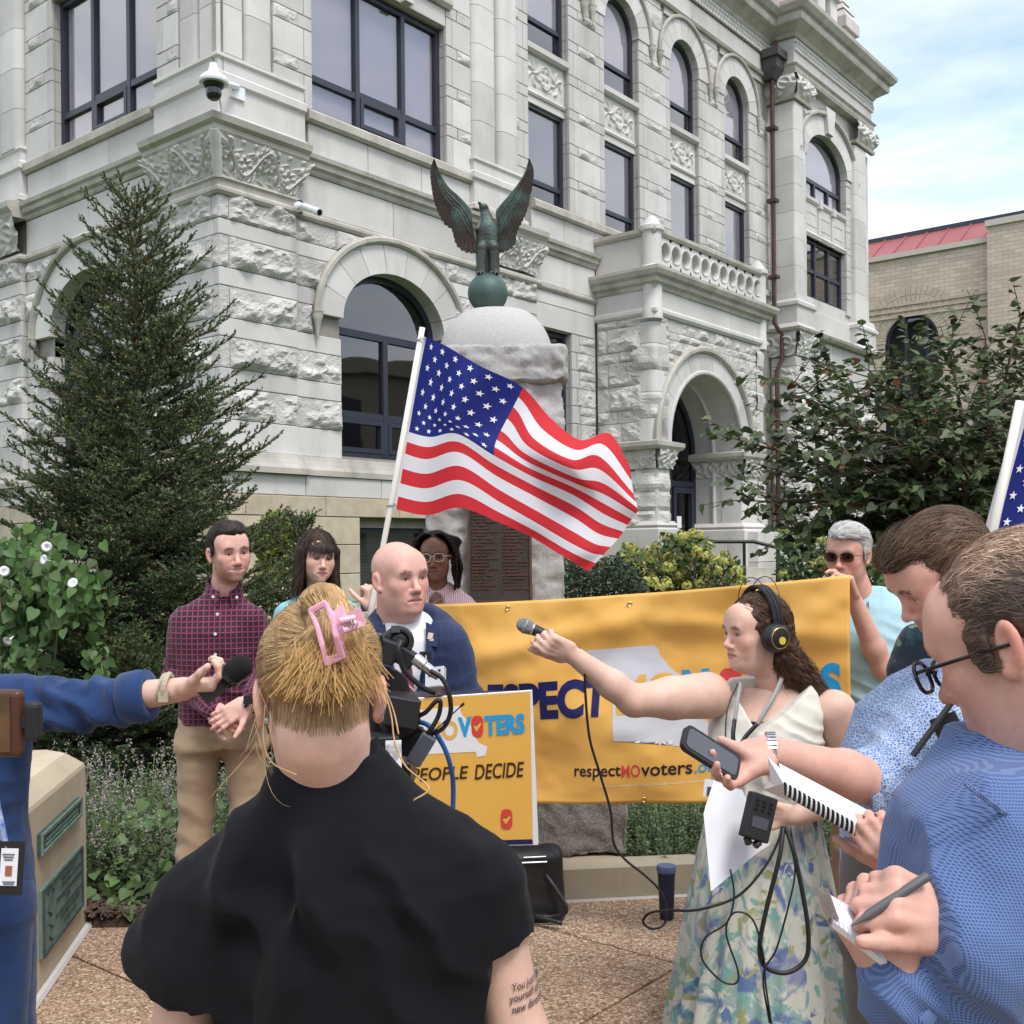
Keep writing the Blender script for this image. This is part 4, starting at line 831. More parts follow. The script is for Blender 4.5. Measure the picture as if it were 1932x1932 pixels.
for a0,a1 in zip(aL[:-1],aL[1:]):
 for b0,b1 in zip(nL[:-1],nL[1:]):
  g=0.006;c=cdf((a0+a1)/2,(b0+b1)/2)
  if not(-6<c[0]<6 and-4<c[1]<6.2):continue
  q=[cdf(a0+g,b0+g),cdf(a1-g,b0+g),cdf(a1-g,b1-g),cdf(a0+g,b1-g)];mb=MB();ins=[cdf(a0+g+.006,b0+g+.006),cdf(a1-g-.006,b0+g+.006),cdf(a1-g-.006,b1-g-.006),cdf(a0+g+.006,b1-g-.006)]
  V=[(p[0],p[1],-0.05)for p in q]+[(p[0],p[1],-0.004)for p in q]+[(p[0],p[1],0.0)for p in ins];mb.add(V,[(0,1,5,4),(1,2,6,5),(2,3,7,6),(3,0,4,7),(4,5,9,8),(5,6,10,9),(6,7,11,10),(7,4,8,11),(8,9,10,11)])
  if cdf(1,0)is not None:mb.f=[f[::-1]for f in mb.f]
  mb.build('paving_slab','aggregate',pave)
mk('jointdirt',(0.07,0.05,0.035),(0.12,0.09,0.06),0.95,20.0)
plane('paving_bed',[(-7,-5),(7,-5),(7,5.3),(-7,5.3)],-0.012,'jointdirt')
# planting beds and lawn lie on a gentle raised sheet behind the paving
def earth(name,x0,x1,y0,y1,z,amp,mat,st=0.06,seed=0):
 nx,ny=int((x1-x0)/st)+1,int((y1-y0)/st)+1;X,Y=np.meshgrid(np.linspace(x0,x1,nx),np.linspace(y0,y1,ny),indexing='ij')
 Z=z+amp*fbm(np.stack([X*3,Y*3,X*0+seed],-1),3)*0.5;e=np.minimum.reduce([Y-y0,X-x0,x1-X]);Z=np.where(e<0.05,-0.02,Z)
 o=add(name,mesh(name,np.stack([X,Y,Z],-1).reshape(-1,3),grid_faces(nx,ny)[:,::-1],mat),None);o['kind']='structure'
earth('mulch_bed',-3.6,-0.95,4.73,6.1,0.035,0.05,'mulch');earth('mulch_bed',0.62,3.2,5.22,6.2,0.05,0.05,'mulch',seed=4)
earth('lawn',-9,9.5,6.0,13.2,0.03,0.04,'lawn',0.2,8)
mb=MB();mb.add([(9.0,8,0.02),(60,8,0.02),(60,80,0.02),(9.0,80,0.02)],[(0,1,2,3)]);o=mb.build('lawn','lawn');o['kind']='structure'
def scatter_chips(n,x0,x1,y0,y1,z):
 c=np.stack([RNG.uniform(x0,x1,n),RNG.uniform(y0,y1,n),z+RNG.uniform(0,0.03,n)],-1);a=RNG.uniform(0,6.28,n);L=RNG.uniform(0.012,0.04,n);wd=RNG.uniform(0.003,0.008,n);t=RNG.normal(0,0.35,n)
 d=np.stack([np.cos(a),np.sin(a),np.sin(t)],-1);e=np.stack([-np.sin(a),np.cos(a),RNG.normal(0,0.3,n)],-1);up=np.array([0,0,0.004])
 V=np.stack([c-d*L[:,None]-e*wd[:,None],c+d*L[:,None]*0.9-e*wd[:,None]*0.6,c+d*L[:,None]+e*wd[:,None],c-d*L[:,None]+e*wd[:,None],c+up*2],1).reshape(-1,3)
 F=(np.arange(n)[:,None,None]*5+np.array([[0,1,4],[1,2,4],[2,3,4],[3,0,4]])[None]).reshape(-1,3)
 o=add('mulch_chips',mesh('mulch_chips',V,F,'chip',smooth=False));o['kind']='stuff'
scatter_chips(6000,-3.4,-0.98,4.74,5.6,0.045);scatter_chips(2500,0.64,1.6,5.26,5.9,0.06)
def blades(n,x0,x1,y0,y1,z,hmin,hmax,wd,mat='blade',name='grass'):
 c=np.stack([RNG.uniform(x0,x1,n),RNG.uniform(y0,y1,n),np.full(n,z)],-1);a=RNG.uniform(0,6.28,n);h=RNG.uniform(hmin,hmax,n)
 d=np.stack([np.cos(a),np.sin(a),0*a],-1)*wd;l=RNG.normal(0,0.35,(n,3))*h[:,None];l[:,2]=h
 V=np.stack([c-d,c+d,c+l*0.6+d*0.7,c+l*0.6-d*0.7,c+l+np.array([0,0,-0.15])*h[:,None]],1).reshape(-1,3)
 F=(np.arange(n)[:,None,None]*5+np.array([[0,1,2],[0,2,3],[3,2,4]])[None]).reshape(-1,3)
 o=add(name,mesh(name,V,F,mat));o['kind']='stuff'
blades(26000,-2.6,2.6,6.0,10.0,0.03,0.04,0.1,0.004);blades(9000,-2.2,0.0,5.5,6.4,0.03,0.06,0.16,0.004);blades(9000,1.6,4.2,5.6,9.0,0.03,0.05,0.1,0.005)
# ================================================================== concrete pier with two plaques, at the left
g1,g2=ground_pt(40,1928),ground_pt(164,1745);dd=(g2-g1)[:2];dl=np.linalg.norm(dd);dd/=dl;PIER=Fac(g1[:2],dd,np.array([dd[1],-dd[0]]))
pt=thing('memorial_pier','low tan concrete pier with two bronze plaques at left edge of the paving','pier',(g1[0]-0.5,(g1[1]+g2[1])/2,0))
pn=PIER.n;plan=[g1[:2],g2[:2],g2[:2]+dd*0.12-pn*0.12,g2[:2]+dd*0.14-pn*1.1,g1[:2]-dd*0.2-pn*1.1,g1[:2]-dd*0.12-pn*0.12]
cen=np.mean(plan,0);mb=MB();n=len(plan)
rows=[[(p[0],p[1],0.0)for p in plan],[(p[0],p[1],0.70)for p in plan],[(*(p+(cen-p)*0.012),0.715)for p in plan],[(*(p+(cen-p)*0.16),0.775)for p in plan]]
V=sum(rows,[]);Fc=[(r*n+i,r*n+(i+1)%n,(r+1)*n+(i+1)%n,(r+1)*n+i)for r in range(3)for i in range(n)]+[tuple(3*n+i for i in range(n))];mb.add(V,Fc);mb.build('body','concrete',pt)
mb=MB();mb.tube([(p[0],p[1],0.005)for p in(g1[:2]-dd*0.2+pn*0.012,g2[:2]+pn*0.012,g2[:2]+dd*0.05)],0.018,6);mb.build('mortar_bead','lime',pt)
def plaque(fac,u,mat,name,rimmat,rows,parent,thick=0.014):
 P=[fac.at(a,b,0.0)for a,b in u];s0,s1=(P[0][0]+P[3][0])/2,(P[1][0]+P[2][0])/2;z1,z0=(P[0][1]+P[1][1])/2,(P[2][1]+P[3][1])/2
 mb=MB();fac.box(mb,s0,s1,z0,z1,-0.002,thick);po=mb.build(name,mat,parent);mb=MB();e=0.012
 for q in((s0,s1,z0,z0+e),(s0,s1,z1-e,z1),(s0,s0+e,z0+e,z1-e),(s1-e,s1,z0+e,z1-e)):fac.box(mb,*q,thick-.001,thick+0.008)
 mb.build('rim',rimmat,po);mb=MB();rq=random.Random(3)
 for(zf,a,b,hh)in rows:  # worn raised lettering, too small to read
  x=s0+(s1-s0)*a;xe=s0+(s1-s0)*b;zc=z0+(z1-z0)*zf;h=(z1-z0)*hh
  while x<xe:
   w=h*rq.uniform(0.35,0.8)
   if rq.random()<0.84:fac.box(mb,x,x+w*0.75,zc-h*rq.uniform(.35,.5),zc+h*rq.uniform(.3,.5),thick-0.001,thick+0.004)
   x+=w
 mb.build('raised_lettering',rimmat,po,kind='stuff');return po,(s0,s1,z0,z1)
sc=lambda L:[(a/2.415*0.7728,1313.8+b/2.415*0.7728)for a,b in L]
plaque(PIER,sc([(215,795),(455,615),(457,715),(220,930)]),'plaquedark','upper_plaque','plaquegreen',[(0.78,0.2,0.85,0.14),(0.55,0.1,0.9,0.14),(0.32,0.1,0.9,0.14),(0.14,0.35,0.7,0.1)],pt)
pq,(qs0,qs1,qz0,qz1)=plaque(PIER,sc([(225,1110),(462,915),(465,1265),(228,1510)]),'plaquegreen','lower_plaque','plaquedark',[(0.84,0.45,0.8,0.06),(0.74,0.4,0.95,0.06),(0.6,0.3,0.97,0.07),(0.5,0.55,0.65,0.05),(0.38,0.3,0.97,0.06),(0.28,0.42,0.92,0.06),(0.16,0.5,0.8,0.05)],pt)
mb=MB();q=[(0.12,0.85),(0.2,0.9),(0.25,0.8),(0.18,0.72),(0.12,0.6),(0.2,0.5),(0.14,0.4),(0.22,0.3),(0.15,0.2),(0.22,0.1)]
mb.tube([PIER.P(qs0+(qs1-qs0)*a,qz0+(qz1-qz0)*b,0.016)for a,b in catmull(q,4)],0.004,5);mb.build('ornament','plaquedark',pq)
# ================================================================== war memorial: plinth, granite base, shaft, cap
MY=5.72;MXC=W(936,660,MY)[0]
wm=thing('war_memorial','rough grey granite war memorial with bronze name plaque on a low concrete step','memorial',(MXC,MY,0))
a0,a1=ground_pt(1000,1704),ground_pt(1275,1690);st=(a1-a0)[:2]/np.linalg.norm((a1-a0)[:2]);mb=MB();pn2=np.array([st[1],-st[0]])
p=lambda x,y:a0[:2]+st*x-pn2*y
mb.prism([(-1.35,0),(1.1,0),(1.1,0.16),(0.47,0.17),(0.34,1.6),(-1.35,1.6)],lambda x,y:(*p(x,y),-0.02),lambda x,y:(*p(x,y),0.145));mb.build('step','curb',wm)
mb=MB();q=[p(-1.36,-0.012),p(1.1,-0.012)];mb.tube([(*q[0],0.0),(*q[1],0.0)],0.012,5);mb.build('mortar_bead','lime',wm)
def rockbox(x0,x1,y0,y1,z0,z1,amp,name,mat,parent,r=0.02,h=0.016,fr=7.0,seed=0,extra=None):
 s=SDF();s.rbox(((x0+x1)/2,(y0+y1)/2,(z0+z1)/2),((x1-x0)/2,(y1-y0)/2,(z1-z0)/2),r)
 if extra:extra(s)
 V,Q=sdf_mesh(s,h);n=vnormals(V,Q);d=amp*(0.9*fbm(V*fr*0.6,2,seed)-0.9*np.abs(fbm(V*fr*1.7,3,seed+3))+0.5*np.round(fbm(V*fr*1.3,2,seed+5)*2.5)/2.5);return add(name,mesh(name,V+n*d[:,None],Q,mat),parent)
bx1=W(1186,1580,5.27)[0];rockbox(MXC-(bx1-MXC),bx1,5.24,6.25,0.14,0.62,0.02,'base_stone','granitedk',wm,fr=8)
sx0,sx1=W(806,1050,MY-0.22)[0],W(1067,1050,MY-0.22)[0]
rockbox(sx0,sx1,MY-0.22,MY+0.26,0.58,2.53,0.028,'shaft','granite',wm,fr=6,seed=2,r=0.02)
cx0,cx1=W(800,690,MY-0.27)[0],W(1071,690,MY-0.27)[0];zc0,zc1=W(930,722,MY-0.27)[2],W(930,655,MY-0.27)[2]
rockbox(cx0,cx1,MY-0.27,MY+0.3,zc0,zc1+0.02,0.022,'cap_stone','granite',wm,fr=9,seed=6,r=0.03)
dz=W(930,588,MY)[2];dx0,dx1=W(824,660,MY-0.2)[0],W(1045,660,MY-0.2)[0];s=SDF();dc=(dx0+dx1)/2;dw=(dx1-dx0)/2
s.ell((dc,MY,zc1),(dw,0.26,(dz-zc1)*1.18));s.cut((0,0,dz),(0,0,1),0.01);s.cut((0,0,zc1-0.06),(0,0,-1));V,Q=sdf_mesh(s,0.014);add('dome_stone',mesh('dome_stone',V,Q,'granitesm'),wm)
FP=Fac((0,MY-0.225),np.array([1.0,0]),np.array([0,-1.0]))
PL=[FP.at(*q)for q in((882,940),(1003,940),(1003,1136),(882,1136))]
po,(ps0,ps1,pz0,pz1)=plaque(FP,[(882,930),(1003,930),(1003,1136),(882,1136)],'bronze','plaque','bronzerim',[(0.965,0.25,0.75,0.03)]+[(0.92-0.0305*i,a,b,0.019)for i in range(27)for a,b in((0.07,0.07+0.3+0.1*math.sin(i*2.3)),(0.55,0.55+0.3+0.1*math.cos(i*1.7)))],wm,0.03)
# ---- bronze eagle on its globe
mk('verdigris',(0.05,0.085,0.078),(0.095,0.15,0.135),0.55,7.0,0.1,60,metal=0.25)
def mat_eagle():
 m=mk('eaglebronze',(1,1,1),(0.75,0.75,0.75),0.5,18.0,0.3,90,attr='col',metal=0.3)
mat_eagle()
eg=thing('eagle_statue','bronze eagle with raised wings standing on a green globe above the memorial','statue',(W(920,590,MY)[0],MY,dz))
def E_(x,y,d=0.0):return W(811.4+x*0.16,293.7+y*0.16,MY)+np.array([0,d,0])
K=0.16/FPX*MY
mb=MB();bc=E_(681,1622);br=236*K;mb.lathe([(br*math.sin(t),-br*math.cos(t))for t in np.linspace(0.62,math.pi-0.02,26)],bc,n=40);mb.build('globe','verdigris',eg,angle=60)
s=SDF();g=lambda x,y,d=0:E_(x,y,d)
s.ell(g(685,900,0),(112*K,95*K,150*K));s.ell(g(680,1010,10*K),(118*K,90*K,130*K),30*K);s.cap(g(690,830,0),g(640,640,-15*K),88*K,50*K,40*K);s.ell(g(632,620,-25*K),(52*K,62*K,44*K),20*K)
s.cap(g(605,605,-60*K),g(578,582,-95*K),24*K,13*K,14*K);s.cap(g(578,582,-95*K),g(574,600,-108*K),12*K,5*K,6*K)
for x,sg in((612,-1),(755,1)):
 s.cap(g(x,1110,-40*K),g(x+sg*5,1370,-30*K),58*K,62*K,26*K);s.ell(g(x,1085,-45*K),(52*K,60*K,60*K),20*K)
 for j in(-1,0,1):s.chain([g(x+sg*8+j*30,1395,-60*K),g(x+sg*12+j*42,1402,-100*K),g(x+sg*12+j*46,1432,-125*K)],[20*K,17*K,9*K],8*K)
s.cap(g(685,1150,60*K),g(685,1380,70*K),75*K,95*K,30*K)
V,Q=sdf_mesh(s,0.0052);nn=vnormals(V,Q);fth=np.abs(np.sin(V[:,2]*150+2*np.sin(V[:,0]*160)))*np.abs(np.sin(V[:,0]*190+V[:,1]*120));V=V+nn*(fth*0.0022)[:,None]
t=np.clip((V[:,2]-g(0,1200)[2])/(g(0,700)[2]-g(0,1200)[2]),0,1);pat=np.clip(0.5+0.9*fbm(V*14,3,3),0,1)*(0.25+0.75*t);C=np.array([0.05,0.042,0.036])*(1-pat)[:,None]+np.array([0.12,0.20,0.185])*pat[:,None]
add('body',mesh('body',V,Q,'eaglebronze',col=C),eg)
LE=[[(800,830),(775,680),(830,600),(930,490),(1010,390),(1090,270),(1145,120),(1163,42)],[(505,850),(490,680),(430,590),(330,490),(220,390),(130,240),(70,95),(52,48)]]
TE=[[(790,1150),(900,1120),(1000,1050),(1030,900),(1090,780),(1150,640),(1180,500),(1212,350),(1222,180),(1172,42)],[(570,1150),(420,1135),(330,1080),(290,1010),(250,870),(160,800),(60,590),(14,360),(5,180),(44,48)]]
def resample(P,n):
 P=catmull(P,8);L=np.r_[0,np.cumsum(np.linalg.norm(np.diff(P,axis=0),axis=1))];q=np.linspace(0,L[-1],n);return np.stack([np.interp(q,L,P[:,i])for i in range(P.shape[1])],1)
for L,T in zip(LE,TE):
 nu,nv=130,34;l,r=resample(L,nu),resample(T,nu);uu=np.linspace(0,1,nu)[:,None];vv=np.linspace(0,1,nv)[None,:]
 nf=22;ph=(uu*nf+vv*1.2)%1;sc_=1-0.05*(2*ph-1)**2*(vv>0.5);pts=l[:,None,:]+(r-l)[:,None,:]*(vv*sc_)[...,None]
 layer=np.where(vv<0.18,0.0,np.where(vv<0.45,(vv*9+0.3*((uu*40)%1))%1,ph));d=(-40*np.sin(uu*2.0)-35*(1-vv)*np.sin(math.pi*np.clip(uu*1.1,0,1))+30)*K
 front=-0.008-0.010*(1-vv)**2-0.0045*layer;back=0.008+0*layer
 X=np.stack([W(811.4+x*.16,293.7+y*.16,MY)for x,y in pts.reshape(-1,2)]);A=X.copy();A[:,1]+=(d+front).ravel();Bk=X.copy();Bk[:,1]+=(d+back).ravel()
 f=grid_faces(nu,nv);o=nu*nv;rim=[]
 bd=[(i*nv)for i in range(nu)]+[(nu-1)*nv+j for j in range(1,nv)]+[i*nv+nv-1 for i in range(nu-2,-1,-1)]+[j for j in range(nv-2,0,-1)]
 rim=np.array([(a,b,b+o,a+o)for a,b in zip(bd,bd[1:]+bd[:1])]);Fq=np.concatenate([f[:,::-1],f+o,rim]);Va=np.concatenate([A,Bk])
 pat=np.clip(0.25+0.8*fbm(Va*12,3,7)-0.4*np.tile(np.broadcast_to(vv,(nu,nv)).ravel(),2)+np.tile(np.broadcast_to(1.6*np.clip(0.12-vv,0,1)*5,(nu,nv)).ravel(),2),0,1)
 C=np.array([0.048,0.036,0.03])*(1-pat)[:,None]+np.array([0.09,0.155,0.14])*pat[:,None];add('wing',mesh('wing',Va,Fq,'eaglebronze',col=C,angle=45),eg)
# ================================================================== security cameras on the courthouse
mk('camwhite',(0.72,0.74,0.76),None,0.35);mk('camblack',(0.012,0.012,0.014),None,0.15,coat=0.5);mk('blackplastic',(0.016,0.016,0.018),None,0.45);mk('blackmetal',(0.02,0.02,0.022),None,0.4,metal=0.2)
cc=W(403,160,13.9);dc_=thing('dome_camera','white dome security camera with black lens on the courthouse corner','camera',cc)
S_=13.9/FPX;mb=MB();mb.lathe([(7*S_,40*S_),(9*S_,30*S_),(11*S_,24*S_),(24*S_,14*S_),(28*S_,6*S_),(27*S_,2*S_),(16*S_,1*S_)],cc,n=24);mb.build('sunshield','camwhite',dc_,angle=40)
mb=MB();mb.lathe([(20*S_,2*S_),(17*S_,-6*S_),(12*S_,-9*S_)],cc,n=20);mb.build('housing','blackplastic',dc_,angle=40)
mb=MB();mb.lathe([(14*S_,-8*S_),(15*S_,-14*S_),(14.5*S_,-20*S_)]+[(14*S_*math.cos(t),-20*S_-10*S_*math.sin(t))for t in np.linspace(0.2,1.5,6)],cc,n=20);mb.build('lens_dome','camblack',dc_,angle=60)
cb=np.array(F_.P(0.32,0,0.02));zz=W(432,160,14.6)[2];mb=MB();F_.box(mb,0.2,0.42,zz-0.14,zz+0.14,0.0,0.04);mb.tube([F_.P(0.3,zz+0.02,0.03),cc+np.array([0,0,0.06])],0.04,8);mb.tube([cc+np.array([0.05,0.03,-0.1]),W(416,195,14.2),W(418,212,14.4),W(421,220,14.42)],0.014,5);mb.build('bracket','camwhite',dc_)
cb=W(582,391,15.0);bc_=thing('bullet_camera','small white bullet security camera beside the corner pier','camera',cb);S_=15.3/FPX
e0,e1=W(572,389,15.2),W(603,401,14.95);ax=(e1-e0)/np.linalg.norm(e1-e0);mb=MB();L=np.linalg.norm(e1-e0);mb.lathe([(0.0,0),(0.045,0.0),(0.05,0.02),(0.05,L*0.8),(0.056,L*0.8),(0.056,L),(0.04,L)],e0,ax,16);mb.build('housing','camwhite',bc_,angle=40)
mb=MB();mb.lathe([(0.0,L+0.002),(0.042,L+0.002)],e0,ax,12);mb.build('lens','camblack',bc_);mb=MB();w0=W(561,391,15.5);mb.lathe([(0.06,-0.03),(0.075,0.0),(0.075,0.08),(0.05,0.1),(0.03,0.1)],w0,(e0-w0),14);mb.tube([w0,e0],0.03,8);mb.build('mount','camwhite',bc_,angle=40)
mb=MB();F_.box(mb,1.3,1.36,w0[2]-0.09,w0[2]+0.09,-0.03,0.09);mb.build('junction_box','blackplastic',bc_)
# gargoyle shaped mask camera on the porch cornice
# ================================================================== brick building far right, building across the street (seen in the panes)
def mat_brick():
 m=mk('brick',(1,1,1),None,0.9);t=m.node_tree;p=next(n for n in t.nodes if n.type=='BSDF_PRINCIPLED');a=N(t,'ShaderNodeAttribute',attribute_name='fab')
 b=N(t,'ShaderNodeTexBrick',inp={'Scale':1.0,'Mortar Size':0.012,'Brick Width':0.46,'Row Height':0.165,'Bias':0.0});b.inputs['Color1'].default_value=(0.46,0.385,0.30,1);b.inputs['Color2'].default_value=(0.58,0.495,0.395,1);b.inputs['Mortar'].default_value=(0.38,0.315,0.25,1)
 t.links.new(a.outputs['Vector'],b.inputs['Vector']);t.links.new(b.outputs[0],p.inputs['Base Color']);bb=N(t,'ShaderNodeBump',inp={'Strength':0.5,'Distance':0.02});t.links.new(b.outputs['Fac'],bb.inputs['Height']);bb.invert=True;t.links.new(bb.outputs[0],p.inputs['Normal'])
mat_brick();mk('redmetal',(0.25,0.062,0.06),(0.30,0.08,0.077),0.45,1.0,spec=0.5);mk('stonecap',(0.5,0.46,0.4),None,0.8);mk('beigewall',(0.30,0.27,0.22),(0.36,0.325,0.27),0.9,0.3)
B0=np.array([ray(1640,497)[0]*48,48.0]);BF=Fac(B0,-dG,nG)  # runs to the right and towards the viewer
bt=thing('brick_building','tan brick building with red standing seam metal roof beyond the tree','building',(*B0,0))
zt=HC+ray(1655,497)[1]*48;q1=BF.at(1932,418)[0];st=BF.at(1867,470)[0]
wL,wR=BF.at(1670,640)[0],BF.at(1771,640)[0];wc,wa=(wL+wR)/2,(wR-wL)/2;wt=BF.at(1720,593)[1]
mb=MB();sheet(mb,BF,-8,st,0,zt,[(wL,wR,5.0,wt-wa,wa)],0.0)
V=np.array(mb.v);uv=np.stack([(V[:,:2]-B0)@BF.d,V[:,2]],1);add('wall',mesh('wall',V,mb.f,'brick',smooth=False,uv=uv),bt)
mb=MB();BF.box(mb,st,st+14,0,zt+0.55,-6,0.35);V=np.array(mb.v);uv=np.stack([(V[:,:2]-B0)@BF.d+(V[:,:2]-B0)@BF.n,V[:,2]],1);add('wall_bay',mesh('wall_bay',V,mb.f,'brick',smooth=False,uv=uv),bt)
mb=MB();BF.box(mb,-8,st,zt,zt+0.22,-0.5,0.14);BF.box(mb,st-0.05,st+14,zt+0.55,zt+0.8,-6,0.45);mb.build('coping','stonecap',bt)
zr=HC+ray(1645,467)[1]*48+0.22;mb=MB();mb.add([BF.P(-8,zt+0.2,-0.4),BF.P(30,zt+0.2,-0.4),BF.P(30,zr+0.7,-2.6),BF.P(-8,zr+0.7,-2.6)],[(0,1,2,3)]);mb.build('roof','redmetal',bt)
mb=MB()
for i,s in enumerate(np.arange(-7.8,30,0.95)):mb.tube([BF.P(s,zt+0.22,-0.38),BF.P(s,zr+0.72,-2.58)],0.04,4)
mb.build('roof_seams','redmetal',bt,kind='stuff');mb=MB();BF.box(mb,-8,30,zr+0.62,zr+0.85,-3.0,-2.5);mb.build('ridge_trim','navyframe',bt)
for k in range(3):ring(BF,wc,wt-wa,wa+0.02+0.42*k,wa+0.02+0.42*k,wa+0.40+0.42*k,wa+0.40+0.42*k,-0.2,0.02+0.012*(k%2),30,'arch_brick','stonecap' if False else 'sandstone',bt,gap=0.012)
_ch=CH;CH=bt;win(BF,wL,wR,5.0,wt-wa,wa,vm=(wL+0.75*wa,wc+0.55*wa),hm=((wL,wR,8.0),(wL,wR,6.5)),n=-0.15,fw=0.12,gl='glassdark',back='shade',bn=-1.2);CH=_ch
mb=MB()
for z in(zt-2.6,zt-2.35,zt-2.1):BF.box(mb,-8,st,z,z+0.12,0.0,0.07)
mb.build('string_course','sandstone',bt);mb=MB();BF.box(mb,-8,30,0.0,zt,-1.5,-1.3);mb.build('interior','room',bt)
ab=thing('street_building','plain beige building across the street behind the viewer','building',(0,-34,0));AB=Fac((40,-34),np.array([-1.0,0]),np.array([0,1.0]))
mb=MB();sheet(mb,AB,0,80,0,8.5,[(4+i*5.5,6.4+i*5.5,z,z+2.2,0)for i in range(13)for z in(1.2,5.0)],0.0);AB.box(mb,0,80,0,8.4,-9,-0.6);mb.build('wall','beigewall',ab);mb=MB();AB.box(mb,-0.4,80.4,8.5,9.2,-9,0.5);mb.build('cornice','stonecap',ab)
for i in range(13):
 for z in(1.2,5.0):
  mb=MB();AB.box(mb,4+i*5.5,6.4+i*5.5,z,z+2.2,-0.3,-0.25);fo=mb.build('window','navyframe',ab)
lb_=thing('street_building','unseen plain building added beyond the left edge of the lawn for pane reflections','building',(-60,20,0));AB=Fac((-48,-30),np.array([0.0,1.0]),np.array([1.0,0]));mb=MB();AB.box(mb,0,90,0,10,-9,0);mb.build('wall','beigewall',lb_)  # added out of view so the left panes reflect something dark
for i in range(14):
 mb=MB();AB.box(mb,4+i*6,6.5+i*6,2,7.5,-0.1,0.03);mb.build('window','navyframe',lb_)
rb_=thing('street_building','long beige building beyond the right edge of the lawn','building',(38,5,0));AB=Fac((36,42),np.array([0.0,-1.0]),np.array([-1.0,0]));mb=MB();AB.box(mb,0,80,0,10.5,-9,0);AB.box(mb,-.3,80,10.5,11.2,-9,.5);AB.box(mb,-.1,80,5.4,5.7,0,.15);mb.build('wall','beigewall',rb_)
for i in range(15):
 for z in(1.0,6.4):mb=MB();AB.box(mb,2.5+i*5,4.9+i*5,z,z+3,-0.1,0.03);mb.build('window','navyframe',rb_)
# ================================================================== handrails by the entrance steps
def tubeobj(name,pts,r,mat,parent=None,n=8):m=MB();m.tube(pts,r,n);return m.build(name,mat,parent,angle=50)
for D,A,pts,posts,lb in((19.0,0,[(1334,1022),(1422,1022),(1546,1053),(1665,1082)],[(1404,1022),(1560,1056)],'black handrail left of the steps in front of the arched entrance'),(17.5,0,[(1467,1110),(1468,1035),(1476,1026),(1540,1040),(1690,1075)],[(1468,1040),(1602,1054)],'black handrail with a bent end beside the second flowering shrub')):
 h=thing('handrail',lb,'handrail',W(pts[0][0],pts[0][1],D)*np.array([1,1,0]),group='handrails at the entrance steps');tubeobj('rail',[W(u,v,D)for u,v in pts],0.032,'blackmetal',h)
 for u,v in posts:b=W(u,v,D);tubeobj('post',[b,b*np.array([1,1,0])],0.028,'blackmetal',h)
# ================================================================== plants
def leafmat(name,rough=0.5,trans=0.25,spec=0.4):
 m=bpy.data.materials.new(name);m.use_nodes=True;t=m.node_tree;t.nodes.clear();o=N(t,'ShaderNodeOutputMaterial');a=N(t,'ShaderNodeAttribute',attribute_name='col')
 p=N(t,'ShaderNodeBsdfPrincipled');p.inputs['Roughness'].default_value=rough;p.inputs['Specular IOR Level'].default_value=spec;t.links.new(a.outputs['Color'],p.inputs['Base Color'])
 tr=N(t,'ShaderNodeBsdfTranslucent');t.links.new(a.outputs['Color'],tr.inputs[0]);x=N(t,'ShaderNodeMixShader',inp={0:trans});t.links.new(p.outputs[0],x.inputs[1]);t.links.new(tr.outputs[0],x.inputs[2]);t.links.new(x.outputs[0],o.inputs[0]);MATS[name]=m
leafmat('leafcol');leafmat('needle',0.6,0.08,0.3);leafmat('petal',0.7,0.3,0.2)
mk('bark',(0.085,0.06,0.042),(0.16,0.12,0.085),0.95,14.0,0.6,60);mk('twig',(0.12,0.075,0.042),(0.19,0.125,0.07),0.9,20.0)
def norm(a):return a/(np.linalg.norm(a,axis=-1,keepdims=True)+1e-9)
HEART=(np.array([[0,0,0],[-.28,-.10,.05],[-.5,.12,.09],[-.46,.42,.06],[-.22,.78,.0],[0,1.05,-.08],[.22,.78,.0],[.46,.42,.06],[.5,.12,.09],[.28,-.10,.05],[0,.5,-.04]]),[(10,0,1),(10,1,2),(10,2,3),(10,3,4),(10,4,5),(10,5,6),(10,6,7),(10,7,8),(10,8,9),(10,9,0)])
OVAL=(np.array([[0,0,0],[-.27,.35,.06],[-.22,.7,.03],[0,1,-.05],[.22,.7,.03],[.27,.35,.06],[0,.5,-.03]]),[(6,0,1),(6,1,2),(6,2,3),(6,3,4),(6,4,5),(6,5,0)])
SMALL=(np.array([[0,0,0],[-.3,.5,.08],[0,1,0],[.3,.5,.08]]),[(0,3,2),(0,2,1)])
def leafverts(tpl,pos,d,nrm,size):
 d=norm(d);x=norm(np.cross(d,nrm));z=np.cross(x,d);T=tpl[0]
 V=pos[:,None,:]+size[:,None,None]*(T[None,:,0:1]*x[:,None]+T[None,:,1:2]*d[:,None]+T[None,:,2:3]*z[:,None]);return V
